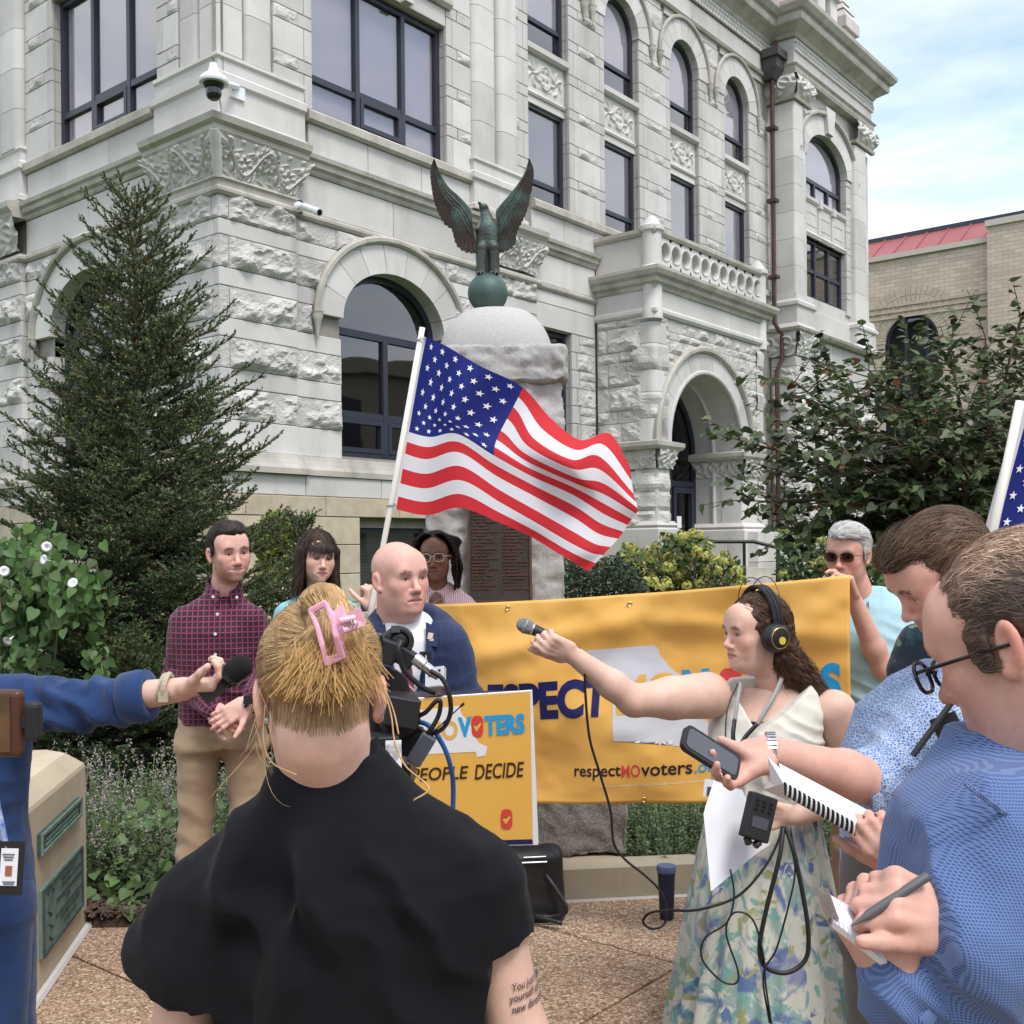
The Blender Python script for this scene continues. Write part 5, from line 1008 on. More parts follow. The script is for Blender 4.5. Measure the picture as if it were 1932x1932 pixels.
def leafcloud(name,tpl,pos,d,nrm,size,col,parent=None,mat='leafcol',kind='stuff',single=0,pname='leaf'):
 """many leaves in one mesh; the `single` largest in view become leaves of their own"""
 n,k=len(pos),len(tpl[0]);V=leafverts(tpl,pos,d,nrm,size);Fc=np.array(tpl[1]);rest=np.arange(n)
 if single:
  infr=np.abs(pos[:,0]/pos[:,1])<0.47;dm=norm(d);face=np.abs((np.cross(dm,np.cross(nrm,dm))*norm(pos-np.array([0,0,HC]))).sum(1));sc=np.where(infr,size/np.linalg.norm(pos,axis=1)*(0.4+0.6*face),-1);od=np.argsort(-sc);ix=od[:single];rest=od[single:]
  for i in ix:add(pname,mesh(pname,V[i],[tuple(f)for f in tpl[1]],mat,smooth=True,col=np.repeat(col[i][None],k,0)),parent)
 F2=(np.arange(len(rest))[:,None,None]*k+Fc[None]).reshape(-1,Fc.shape[1])
 o=add(name,mesh(name,V[rest].reshape(-1,3),F2,mat,col=np.repeat(col[rest],k,0)),parent,kind=kind);return o
def colvar(n,base,var=0.25,hue=None,p=0.0):
 c=np.array(base)[None]*(1+RNG.normal(0,var,(n,1)));c=c*(1+RNG.normal(0,0.06,(n,3)))
 if hue is not None:m=RNG.random(n)<p;c[m]=np.array(hue)*(1+RNG.normal(0,0.2,(m.sum(),1)))
 return np.clip(c,0.004,0.95)
# ---- spruce
def spruce(label,base,top,R0,seed=1):
 rn=np.random.default_rng(seed);t=thing('spruce_tree',label,'tree',base);base=np.array(base,float);H=top-base[2]
 mb=MB();mb.tube([base+np.array([0,0,z])for z in(0,H*.5,H*.93)],[0.07,0.045,0.012],8);mb.build('trunk','bark',t,smooth=True)
 mb=MB();A,Bv=[],[]  # shoots as segments
 z=0.22;L=0
 while z<H-0.12:
  f=z/H;R=R0*(1-f)**0.80*(0.93+0.14*rn.random())+0.05;nb=int(7+4*(1-f))
  for k in range(nb):
   az=2*math.pi*(k+0.5*(L%2))/nb+rn.normal(0,0.16);Rk=R*rn.uniform(0.74,1.1);el=-0.12+0.80*f**1.6+rn.normal(0,0.08);out=np.array([math.cos(az),math.sin(az),0])
   n=max(4,int(Rk/0.05));q=np.linspace(0,1,n);lift=(math.tan(el)*q+(0.30-0.1*f)*q**2.2)*Rk;P=base+np.array([0,0,z])+out*(q*Rk)[:,None];P[:,2]+=lift
   mb.tube(P[::max(1,n//5)],np.linspace(0.012*(1-f)+0.005,0.003,len(P[::max(1,n//5)])),4,cap=False)
   side=np.array([-out[1],out[0],0]);tan=norm(np.gradient(P,axis=0))
   for i in range(max(1,n//5),n):
    A.append(P[i-1]);Bv.append(P[i])
    for sg in(-1,1):
     if rn.random()<0.06:continue
     l=(0.10+0.30*Rk*(1-q[i])*0.8)*rn.uniform(0.55,1.05);l=min(l,0.42);dr=norm(tan[i]*0.75+side*sg*rn.uniform(0.5,0.9)+np.array([0,0,rn.normal(0.10,0.2)]))
     e=P[i]+dr*l+np.array([0,0,0.06*l]);A.append(P[i]);Bv.append(e)
     if l>0.14:
      for w in(0.3,0.45,0.6,0.75,0.9):
       if rn.random()<0.85:
        s2=rn.choice([-1,1]);d2=norm(dr*0.8+np.cross(dr,[0,0,1])*s2*0.7+np.array([0,0,rn.normal(0.1,0.25)]));A.append(P[i]+dr*l*w);Bv.append(A[-1]+d2*rn.uniform(0.05,0.13))
   A.append(P[-1]);Bv.append(P[-1]+norm(tan[-1]+np.array([0,0,0.25]))*0.09)
  z+=0.09+0.05*f;L+=1
 for k in range(6):a=k*1.05;A.append(base+np.array([0,0,H-0.22]));Bv.append(A[-1]+np.array([0.09*math.cos(a),0.09*math.sin(a),0.15]))
 A.append(base+np.array([0,0,H-0.35]));Bv.append(base+np.array([0,0,H]));mb.build('branches','twig',t,kind='stuff')
 A,Bv=np.array(A),np.array(Bv);ln=np.linalg.norm(Bv-A,axis=1)
 # woody cores of the shoots and their buds
 d=norm(Bv-A);sd=norm(np.cross(d,rn.normal(0,1,d.shape)));up=np.cross(sd,d);r=0.0022;V=np.stack([A+sd*r,A-sd*r*.5+up*r,A-sd*r*.5-up*r,Bv+sd*r,Bv-sd*r*.5+up*r,Bv-sd*r*.5-up*r],1).reshape(-1,3)
 Fq=(np.arange(len(A))[:,None,None]*6+np.array([[0,1,4,3],[1,2,5,4]])[None]).reshape(-1,4);add('shoots',mesh('shoots',V,Fq,'twig'),t,kind='stuff')
 m=rn.random(len(A))<0.16;P=Bv[m];n=len(P);o=np.array([[0,0,1.6],[1,0,0],[-.5,.87,0],[-.5,-.87,0],[0,0,-1]])*0.0065;V=(P[:,None]+o[None]).reshape(-1,3);Fb=(np.arange(n)[:,None,None]*5+np.array([[0,1,2],[0,2,3],[0,3,1],[4,2,1],[4,3,2],[4,1,3]])[None]).reshape(-1,3)
 add('buds',mesh('buds',V,Fb,'leafcol',col=np.repeat(colvar(n,(0.30,0.17,0.06),0.25),5,0)),t,kind='stuff')
 cnt=np.maximum(8,(ln*185).astype(int));I=np.repeat(np.arange(len(A)),cnt);q=rn.random(len(I));n=len(I);P=A[I]+(Bv-A)[I]*q[:,None];ph=rn.uniform(0,6.28,n);rad=sd[I]*np.cos(ph)[:,None]+up[I]*np.sin(ph)[:,None];rad[:,2]+=0.25
 nd=norm(d[I]*rn.uniform(0.5,0.95,n)[:,None]+norm(rad));l=rn.uniform(0.016,0.026,n)[:,None];w=norm(np.cross(nd,rn.normal(0,1,nd.shape)))*0.0062
 V=np.stack([P-w,P+w,P+nd*l],1).reshape(-1,3);rr_=np.hypot(*(P-base)[:,:2].T)/(R0*(1-np.clip((P[:,2]-base[2])/H,0,1))**0.74+0.1)
 c=colvar(n,(0.074,0.122,0.056),0.22);sh=(rn.random(len(A))<0.16)[I];c[sh]*=np.array([1.7,1.55,1.2]);gl=(rn.random(len(A))*0.5+0.75)[I];c*=gl[:,None]
 add('foliage',mesh('foliage',V,np.arange(3*n).reshape(-1,3),'needle',col=np.repeat(c,3,0)),t,kind='stuff');return t
TB=W(262,1200,7.7);spruce('tall dark green spruce tree standing at the left before the courthouse corner',(TB[0],7.7,0.0),W(258,352,7.7)[2],1.50)
# ---- redbud
def redbud():
 b=W(1830,1000,9.0);base=np.array([b[0],9.0,0.0]);t=thing('redbud_tree','spreading broad leaved tree with dark heart shaped leaves at the right','tree',base);rn=np.random.default_rng(11)
 mb=MB();tips=[]
 fork=base+np.array([0,0,1.3]);mb.tube([base,base+np.array([0.03,0,0.7]),fork],[0.10,0.085,0.07],8)
 for(u,v,D)in[(1420,945,8.6),(1395,830,8.7),(1445,880,9.6),(1500,720,8.8),(1480,800,9.4),(1560,690,9.2),(1640,700,8.4),(1660,740,9.8),(1720,690,8.6),(1790,650,8.9),(1860,640,9.2),(1925,600,8.8),(1980,640,9.2),(2040,760,9.0),(1960,800,8.2),(1880,780,8.0),(1780,790,8.0),(1690,830,8.0),(1600,860,8.1),(1540,950,8.3),(1500,1000,9.0),(1650,940,8.3),(1740,930,8.2),(1830,900,8.0),(1930,900,8.3),(1580,780,8.3),(1560,1000,8.8),(2000,900,9.5),(1900,720,9.9),(1760,730,9.9),(1630,1010,8.7)]:
  e=W(u,v,D);m=fork+(e-fork)*0.5+np.array([0,0,0.22])+rn.normal(0,0.06,3);P=catmull([fork,m,e],7);mb.tube(P,np.linspace(0.03,0.006,len(P)),5,cap=False)
  for i in range(5,len(P)):
   for _ in range(3):
    d=rn.normal(0,1,3);d[2]=d[2]*0.45+0.05;d=norm(d+norm(P[i]-fork)*0.7);q=P[i]+d*rn.uniform(0.18,0.5);mb.tube([P[i],(P[i]+q)/2+np.array([0,0,0.02]),q],[0.006,0.004,0.002],4,cap=False);tips.append((P[i],q))
 mb.build('trunk','bark',t,smooth=True);pos,dr,nm=[],[],[]
 for a,b in tips:
  for q in np.linspace(0.2,1.0,9):
   p=a+(b-a)*q+rn.normal(0,0.012,3);d=norm(np.array([rn.normal(0,1),rn.normal(0,1),-0.45+rn.normal(0,0.3)])+0.6*norm(b-a));pos.append(p);dr.append(d);nm.append(norm(np.array([rn.normal(0,0.5),-0.25+rn.normal(0,0.5),1.0])))
 pos,dr,nm=map(np.array,(pos,dr,nm));n=len(pos);c=colvar(n,(0.085,0.118,0.052),0.32,(0.17,0.07,0.03),0.04);leafcloud('foliage',HEART,pos,dr,nm,rn.uniform(0.042,0.088,n),c,t,single=290)
redbud()
# ---- hydrangeas : flower heads are parts
def hydrangea(label,D,heads_poly,nh,hr,base_uv,seed):
 rn=np.random.default_rng(seed);c=W(*base_uv,D);t=thing('hydrangea_bush',label,'shrub',(c[0],D,0),group=None);poly=np.array(heads_poly,float);lo,hi=poly.min(0),poly.max(0)
 def inside(u,v):
  r=False;j=len(poly)-1
  for i in range(len(poly)):
   if(poly[i][1]>v)!=(poly[j][1]>v)and u<(poly[j][0]-poly[i][0])*(v-poly[i][1])/(poly[j][1]-poly[i][1])+poly[i][0]:r=not r
   j=i
  return r
 heads=[];tries=0
 while len(heads)<nh and tries<6000:
  tries+=1;u,v=rn.uniform(lo[0],hi[0]),rn.uniform(lo[1],hi[1])
  if inside(u,v):
   f=(v-lo[1])/(hi[1]-lo[1]);p=W(u,v,D+rn.uniform(-0.9,0.5)+0.4*(1-f))
   if all(np.linalg.norm(p-q)>hr*1.1 for q in heads):heads.append(p)
 for p in heads:
  m=42;d=norm(rn.normal(0,1,(m,3)));d[:,2]=np.abs(d[:,2])*1.1-0.35;r=hr*rn.uniform(0.75,1.1);pos=p+norm(d)*r*np.array([1,1,1.1])*0.72;tn=norm(np.cross(norm(d),rn.normal(0,1,(m,3))));base=np.array([0.44,0.46,0.14])*rn.uniform(0.8,1.15)+np.array([0.06,0.01,0.0])*rn.random()
  leafcloud('flower_head',SMALL,pos-tn*r*.25,tn,norm(d),np.full(m,r*0.62),colvar(m,base,0.16),t,mat='petal',kind=None)
 pos,dr,nm=[],[],[]
 for _ in range(2600):
  u,v=rn.uniform(lo[0],hi[0]),rn.uniform(lo[1],hi[1]+30)
  if inside(u,min(v,hi[1]-1)):pos.append(W(u,v+6,D+rn.uniform(-0.4,1.2)));dr.append([rn.normal(0,1),rn.normal(-.4,1),rn.normal(-0.2,.6)]);nm.append([rn.normal(0,.5),rn.normal(-.4,.5),1])
 n=len(pos);leafcloud('foliage',OVAL,np.array(pos),np.array(dr),np.array(nm),rn.uniform(0.07,0.15,n),colvar(n,(0.06,0.105,0.03),0.3),t)
 mb=MB()
 for p in heads[::2]:mb.tube([np.array([c[0],D,0])+rn.normal(0,0.05,3)*[1,1,0],(p+np.array([c[0],D,0]))/2+[0,0,0.2],p],0.012,4)
 mb.build('stems','twig',t,kind='stuff')
hydrangea('large hydrangea bush full of yellow green flower heads left of the handrail',14.0,[(1165,1045),(1180,1028),(1230,1035),(1250,1005),(1300,1000),(1335,1012),(1345,1040),(1385,1050),(1405,1085),(1400,1130),(1340,1150),(1200,1150),(1215,1090),(1170,1065)],125,0.098,(1290,1150),3)
hydrangea('hydrangea bush with pale green flower heads behind the white haired man',13.0,[(1465,1000),(1500,990),(1560,1010),(1640,1030),(1690,1050),(1690,1150),(1480,1160),(1468,1060)],60,0.085,(1570,1150),5)
def shrub(name,label,cat,D,poly,n,size,colr,base_uv,seed,tpl=OVAL,depth=0.9,var=0.3,up=0.3):
 rn=np.random.default_rng(seed);c=W(*base_uv,D);t=thing(name,label,cat,(c[0],D,0));poly=np.array(poly,float);lo,hi=poly.min(0),poly.max(0);pos=[]
 while len(pos)<n:
  u,v=rn.uniform(lo[0],hi[0]),rn.uniform(lo[1],hi[1]);r=False;j=len(poly)-1
  for i in range(len(poly)):
   if(poly[i][1]>v)!=(poly[j][1]>v)and u<(poly[j][0]-poly[i][0])*(v-poly[i][1])/(poly[j][1]-poly[i][1])+poly[i][0]:r=not r
   j=i
  if r:pos.append(W(u+rn.normal(0,3),v+rn.normal(0,3),D+rn.uniform(-depth/2,depth/2)))
 pos=np.array(pos);dr=rn.normal(0,1,(n,3));dr[:,2]=dr[:,2]*0.6+up;nm=rn.normal(0,0.6,(n,3))+np.array([0,-0.4,0.9]);leafcloud('foliage',tpl,pos,dr,nm,rn.uniform(size*0.6,size*1.2,n),colvar(n,colr,var),t)
 mb=MB()
 for i in range(12):mb.tube([np.array([c[0],D,0])+rn.normal(0,0.1,3)*[1,1,0],pos[i*7%n]],0.008,4)
 mb.build('stems','twig',t,kind='stuff');return t
shrub('boxwood_hedge','clipped dark green boxwood hedge beside the granite memorial','hedge',11.5,[(1062,1060),(1080,1052),(1120,1062),(1160,1050),(1205,1070),(1225,1150),(1060,1160)],5200,0.05,(0.034,0.055,0.024),(1140,1150),8,depth=1.2)
shrub('yellow_shrub','yellowing leafy shrub between the spruce and the stone basement','shrub',11.0,[(495,985),(515,965),(545,985),(550,1020),(530,1100),(490,1120)],1500,0.09,(0.17,0.19,0.035),(520,1100),9)
sp2=W(585,1000,8.4);spruce('young spruce sapling rising behind the woman in teal',(sp2[0]-0.06,8.4,0.0),W(592,965,8.4)[2],0.34,5)
# ---- bindweed with white trumpet flowers over the spruce skirts
def vine():
 rn=np.random.default_rng(21);D=6.35;c=W(70,1200,D);t=thing('flowering_vine','green climbing vine with heart leaves and white trumpet flowers at left edge','vine',(c[0],D,0));pos,dr,nm=[],[],[];mb=MB()
 st=[[(20,1400),(30,1150),(10,1040)],[(60,1380),(70,1180),(60,1050)],[(90,1350),(110,1150),(85,1040),(60,1035)],[(40,1350),(60,1120),(140,1090),(165,1130)],[(60,1150),(120,1100),(165,1140),(185,1180),(190,1240),(195,1275)],[(0,1300),(0,1100),(-40,1040)],[(-20,1350),(10,1190),(40,1070)],[(100,1180),(135,1160),(170,1160)],[(20,1250),(45,1230),(60,1235)],[(-60,1300),(-50,1120),(-20,1040)]]
 for s in st:
  P=catmull([W(u,v,D+rn.uniform(-0.15,0.2))for u,v in s],14);mb.tube(P[::3],0.004,4)
  lo=s is st[4]or s is st[7]or s is st[8]
  for p in P[(0 if lo else len(P)//3):]:
   for _ in range(1 if lo else 7):
    pos.append(p+rn.normal(0,0.03 if lo else 0.075,3));dr.append([rn.normal(0,0.6),rn.normal(-0.2,0.4),-1+rn.normal(0,0.35)]);nm.append([rn.normal(0,0.5),-1,0.5+rn.normal(0,0.4)])
 n=len(pos);mb.build('stems','blade',t,kind='stuff');leafcloud('leaves',HEART,np.array(pos),np.array(dr),np.array(nm),rn.uniform(0.04,0.075,n),colvar(n,(0.085,0.16,0.045),0.25),t,single=200)
 for(u,v)in[(88,1032),(82,1056),(8,1078),(137,1100),(15,1210)]:
  p=W(u,v,D-0.3);mb=MB();ax=norm(np.array([rn.normal(0,.4),-1,rn.normal(0.1,.3)]));mb.lathe([(0.003,-0.05),(0.006,-0.025),(0.014,-0.006),(0.029,0.002),(0.031,0.003),(0.014,-0.004),(0.004,-0.024)],p,ax,10);mb.build('flower','camwhite',t,smooth=True)
vine()
# ---- catmint and ivy in the bed
def catmint(label,x0,x1,y0,y1,h,n,seed,spikes=True,colr=(0.085,0.125,0.055)):
 rn=np.random.default_rng(seed);t=thing('catmint_bed',label,'plants',((x0+x1)/2,(y0+y1)/2,0));pos,dr,nm,sz,co=[],[],[],[],[];mb=MB();fp,fd,fn_=[],[],[]
 for _ in range(n):
  b=np.array([rn.uniform(x0,x1),rn.uniform(y0,y1),0.03]);hh=h*rn.uniform(0.55,1.15)*(0.55+0.45*min(1,(b[1]-y0)/0.35+0.25));l=np.array([rn.normal(0,0.22),rn.normal(-0.08,0.2),1])*hh;P=[b,b+l*0.5+rn.normal(0,0.01,3),b+l];mb.tube(P,0.0022,3,cap=False);g=rn.uniform(0.7,1.25)
  for q in np.linspace(0.15,1,int(9+hh*14)):
   p=b+l*q
   for s in(-1,1):pos.append(p);dr.append([s*rn.normal(0.8,0.4),rn.normal(-0.2,0.7),rn.normal(0.1,0.35)]);nm.append([rn.normal(0,.4),rn.normal(-.5,.4),1]);sz.append(rn.uniform(0.016,0.032)*(1.2-0.5*q));co.append(np.array(colr)*g*rn.uniform(0.8,1.2)+(0.03*q))
  if spikes and rn.random()<0.3:
   for q in np.linspace(0.85,1.35,12):
    for _ in range(3):fp.append(b+l*q+rn.normal(0,0.006,3));fd.append(rn.normal(0,1,3));fn_.append(rn.normal(0,1,3))
 mb.build('stems','blade',t,kind='stuff');pos=np.array(pos);leafcloud('foliage',SMALL,pos,np.array(dr),np.array(nm),np.array(sz),np.clip(np.array(co),0.01,0.5),t)
 if fp:n=len(fp);leafcloud('flower_spikes',SMALL,np.array(fp),np.array(fd),np.array(fn_),np.full(n,0.013),colvar(n,(0.42,0.38,0.34),0.2),t,mat='petal')
 return t
catmint('grey green catmint with pale flower spikes behind the concrete pier',-2.75,-1.05,5.0,6.0,0.42,900,31);catmint('low green catmint spilling over the step beside the long skirt',0.48,1.25,5.28,6.1,0.30,380,33,False,(0.075,0.12,0.05));catmint('low green plants behind the striped notebook at the right',1.6,2.5,5.2,5.9,0.25,300,35,False,(0.06,0.10,0.035))
rn=np.random.default_rng(41);n=330;t=thing('ivy_patch','bright green heart leaved ground vine creeping over the mulch','plants',(-1.5,5.0,0));pos=np.stack([rn.uniform(-1.95,-1.18,n),rn.uniform(4.84,5.3,n),np.zeros(n)],1);pos[:,2]=0.05+0.42*np.clip((pos[:,1]-4.84)/0.4,0,1)*rn.uniform(0.3,1,n)
pos[:5]=[[-1.78,4.8,.06],[-1.7,4.78,.08],[-1.62,4.81,.07],[-1.66,4.8,.06],[-1.5,4.82,.1]]
leafcloud('leaves',HEART,pos,np.stack([rn.normal(0,.7,n),rn.normal(-.5,.4,n),rn.normal(-.6,.3,n)],1),np.stack([rn.normal(0,.4,n),-0.7+rn.normal(0,.3,n),0.8+rn.normal(0,.3,n)],1),rn.uniform(0.035,0.065,n),colvar(n,(0.11,0.19,0.06),0.25),t,single=120)
# ================================================================== people: shared builders
def skinmat(name,rough=0.5):
 m=mk(name,(0.93,0.93,0.93),(1.04,1.0,1.0),rough,60.0,0.22,260.0,attr='col',sss=0.12,spec=0.35,dist=0.002);return m
skinmat('skin')
mk('hairm',(0.8,0.8,0.8),(1.15,1.15,1.15),0.55,40.0,attr='col',spec=0.22);mk('eyem',(1,1,1),None,0.16,attr='col',spec=0.28);mk('teeth',(0.62,0.58,0.5),None,0.3)
TONES=dict(fair=(0.66,0.44,0.35),pink=(0.66,0.405,0.335),red=(0.61,0.36,0.285),tan=(0.57,0.35,0.245),dark=(0.23,0.125,0.08))
def Rzyx(yaw,pitch=0,roll=0):return rotm((0,0,1),math.radians(yaw))@rotm((0,1,0),math.radians(roll))@rotm((1,0,0),math.radians(pitch))
def smooth01(x,a,b):t=np.clip((x-a)/(b-a),0,1);return t*t*(3-2*t)
def head_mesh(c,R,sc=1.0,tone='fair',fem=False,neck=None,nr=0.056,beard=None,brow=(0.10,0.06,0.04),lip=None,age=0.0,smile=0.0,opn=0.0,nose=1.0,jaw=1.0,wid=1.0,h=0.0037,squint=0.0,fat=0.0,ears=True,stub=0.0,bald=None,nocap=False):
 """head with face in its own frame (face towards -Y); neck: world point of the neck base. Returns world verts, quads, colours"""
 s=SDF();f=1 if fem else 0;j=jaw*(0.93 if fem else 1.0);w=wid
 s.ell((0,.016,.036),(.0755*w,.099,.083));s.ell((0,-.034,-.024),(.0615*w,.058,.086),.03);s.ell((0,-.036,-.072),(.0490*j*w,.05,.036),.025);s.ell((0,.0,-.05),(.058*j*w,.05,.05),.03)
 s.ell((0,-.078,-.1),(.020*j,.016,.014),.022)
 if fat:s.ell((0,-.03,-.098),(.05,.05,.03+.02*fat),.03)
 for q in(-1,1):
  s.ell((q*.041*w,-.063,-.02),(.022,.02,.02),.025);s.ell((q*.037,-.056-.006*smile,-.05),(.018,.02,.024),.02);s.ell((q*.039,-.061-.005*smile,-.029+.003*smile),(.018,.018,.017),.02)
 s.cap((-.034,-.083,.0195),(.034,-.083,.0195),.0105-.003*f,None,.018);s.ell((0,-.066,.044),(.054,.026,.042),.045)
 for q in(-1,1):s.ell((q*.0315,-.104,.0),(.0185,.0155,.0125),.012,None,'s')
 s.cap((0,-.088,.008),(0,-.107-.004*(nose-1)*3,-.031),.0075,.0098*nose,.011);s.ell((0,-.1095*(1+.03*(nose-1)),-.0355),(.0115*nose,.0115*nose,.0105),.007)
 for q in(-1,1):s.ell((q*.0130*nose,-.0995,-.0405),(.0078,.010,.0075),.006)
 for q in(-1,1):s.ell((q*.0062,-.106,-.0470),(.0036,.0052,.0038),.002,None,'s')
 s.ell((0,-.0845,-.066),(.031,.0125,.025),.014)
 my=-.0690-.002*opn
 up=.0075*smile-.0012
 for q in(-1,1):  # lips as two bows, the corners lifted by a smile
  e=(q*(.0262+.0075*smile),-.0815,my+up);s.cap((0,-.0948,my+.0045),e,.0048,.0020,.004);s.cap((0,-.0935,my-.0052-.004*opn-.001*smile),e,.0056,.0020,.004)
 for q in(-1,1):s.cap((0,-.1020,my-.001*opn),(q*(.0255+.0075*smile),-.0900,my+up),.0028+.0024*opn+.0012*smile,.0024,.002,'s')
 if smile:
  for q in(-1,1):s.cap((q*.0185,-.1040,-.041),(q*.037,-.0885,-.064),.0032,.0032,.007,'s')
 elif age:
  for q in(-1,1):s.cap((q*.0185,-.1045,-.041),(q*.034,-.0920,-.066),.0030,.0030,.007,'s')
 if age:
  for z in(.047,.056):s.cap((-.03,-.1045+.02,z),(.03,-.1045+.02,z),.0013,None,.004,'s')
 ey=.0078*(1-.45*squint)
 for q in(-1,1):  # eyelids and the slit between them
  s.ell((q*.0315,-.0775,.0),(.0150,.0142,.0138),.004);s.ell((q*.0315,-.0945,-.0008),(.0132,.013,ey*.5),.0015,None,'s')
 if ears:
  for q in(-1,1):
   Re=rotm((0,0,1),q*-0.38)@rotm((1,0,0),-0.16);s.ell((q*.079*w,.010,-.006),(.0075,.0175,.031),.006,Re);s.ell((q*.0865*w,.006,-.004),(.0065,.0095,.019),.004,Re,'s');s.ell((q*.077*w,-.001,-.032),(.007,.009,.009),.006)
 Ri=R.T;
 if neck is not None:
  nb=Ri@((np.array(neck)-c)/sc);s.cap((0,.022,-.065),nb,nr,nr*1.06,.028)
  if not fem:s.ell(np.array([0,-.035,-.13])*.5+nb*.5+np.array([0,-.012,0]),(.012,.012,.016),.02)
 V,Q=sdf_mesh(s,h);n=vnormals(V,Q);x,y,z=V.T;ax=np.abs(x);T=np.array(TONES[tone]);C=np.repeat(T[None],len(V),0)*(1+0.07*fbm(V*38,3,4)+.05*vnoise(V*190,2))[:,None];bl=np.clip(.5+1.1*fbm(V*24,3,31),0,1)[:,None];C=C*(1-.28*bl)+.28*bl*T*np.array([1.08,.86,.80])
 def tint(m,col,k):C[:]=C*(1-(m*k)[:,None])+np.array(col)*(m*k)[:,None]
 red=T*np.array([1.06,.74,.68]);g=lambda cx,cy,cz,r:np.exp(-(((ax-cx)**2+(y-cy)**2+(z-cz)**2)/r**2))
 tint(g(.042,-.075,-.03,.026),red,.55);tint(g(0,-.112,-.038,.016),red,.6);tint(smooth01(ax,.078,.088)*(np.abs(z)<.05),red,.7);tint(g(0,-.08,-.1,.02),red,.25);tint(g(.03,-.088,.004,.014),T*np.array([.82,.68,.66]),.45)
 lp=np.array(lip)if lip is not None else T*np.array([.80,.50,.48]);zc=z-my-up*(ax/.026)**1.5;lm=smooth01(-((ax/(.0272+.0070*smile))**2+((zc+.0008)/(.0098+.003*opn))**2),-1.05,-.7)*(y<-.081);tint(lm,lp,.8)
 tint(np.exp(-(zc/.0014)**2)*(ax<.0272+.0070*smile)*(y<-.079),T*.25,.75)  # shadow of the groove between the lips, put into the skin colour
 if smile>.6:tint(np.exp(-((zc+.0002)/.0024)**4)*(ax<.024)*(y<-.077),(.66,.58,.49),.9)
 if brow is not None:
  bz=.0205+.004*np.clip((ax-.012)/.02,0,1)-.007*np.clip((ax-.034)/.014,0,1);bm=np.exp(-((z-bz)/.0050)**2)*smooth01(ax,.010,.015)*(1-smooth01(ax,.044,.05))*(y<-.05);tint(bm,brow,.68 if not fem else .55)
 lash=np.exp(-((((ax-.0315)/.0138)**2+((z+.0006)/(ey*.5+.0016))**2)-1)**2/.12)*(y<-.08)*(z>-.001);tint(lash,(0.03,0.02,0.015),.6 if not fem else .85)
 tint(np.exp(-((ax-.0062)**2+(z+.0475)**2)/.0024**2)*(y<-.097),T*.2,.55);tint(np.exp(-((z-.0082-.0*ax)/.0015)**2)*smooth01(-np.abs(ax-.0315),-.017,-.011)*(y<-.07),T*.55,.5);tint(np.exp(-((z+.0092)/.0022)**2)*smooth01(-np.abs(ax-.0305),-.016,-.010)*(y<-.07),T*.62,.35);tint(np.exp(-((ax-.0195)**2+(z+.002)**2+(y+.085)**2)/.0055**2),T*.5,.5)  # shadows of nostrils and lid creases painted into the skin colour
 if beard is not None or stub:
  bmk=smooth01(-z,.042,.06)*(1-smooth01(y,-.02,.012))*(1-lm)*smooth01(z,-.135,-.115);mo=(np.abs(z+.054)<.008)*(ax<.03)*(y<-.08)*1.0;cheek=smooth01(ax,.05,.06)*smooth01(-z,.012,.03)*(1-smooth01(y,-.02,.0))
  mm=np.clip(np.maximum(np.maximum(bmk*(1-.6*np.exp(-((ax-.045)/.015)**2-((z+.045)/.02)**2)),mo*.8),cheek*.7),0,1);tint(mm*(0.75+.35*vnoise(V*420)),beard if beard is not None else T*np.array([.55,.5,.52]),.62 if beard is not None else stub)
 if bald is not None:tint(smooth01(z,.05,.075)*smooth01(fbm(V*30,3),-.2,.6),bald,.18)
 C=np.clip(C,.01,.95)
 if brow is not None:  # eyebrow hairs
  m=np.where((ax>.011)&(ax<.047)&(np.abs(z-bz)<.0055)&(y<-.05))[0];rb_=np.random.default_rng(3);i=rb_.choice(m,90);sg=np.sign(V[i,0]);ii=iter([0]);d=np.stack([sg,.5+0*sg,.18+0*sg],1);BV,BF,BC=strands(V[i],n[i],lambda P:d,.010,.0005,np.repeat(np.array([brow])*.6+T[None]*.25,90,0),3,lift=.15,rn=rb_,var=.15);Q=np.concatenate([Q,BF+len(V)]);V=np.concatenate([V,BV]);C=np.concatenate([C,BC])
 return c+sc*(V@R.T),Q,C
def eyes(c,R,sc,parent,iris=(0.12,0.07,0.04),gaze=(0,0)):
 for q in(-1,1):
  g=norm(np.array([math.sin(math.radians(gaze[0])),-1,math.sin(math.radians(gaze[1]))]));an=[0,10.5,11.5,26,28,60,120,180];cl=[(.008,)*3,(.008,)*3,iris,iris,(.38,.34,.32),(.36,.31,.29),(.4,.33,.3),(.4,.3,.27)]
  a=norm(np.cross(g,[0,0,1]));b=np.cross(a,g);V,C=[],[];k=18
  for t,cc_ in zip(an,cl):
   t=math.radians(t)
   for i in range(k):p=2*math.pi*i/k;V.append(np.array([q*.0315,-.0782,0])+.0126*(math.cos(t)*g+math.sin(t)*(math.cos(p)*a+math.sin(p)*b)));C.append(cc_)
  V=c+sc*(np.array(V)@R.T);add('eye',mesh('eye',V,grid_faces(len(an),k,True),'eyem',col=np.array(C)),parent)
KN,NAIL=[],[]
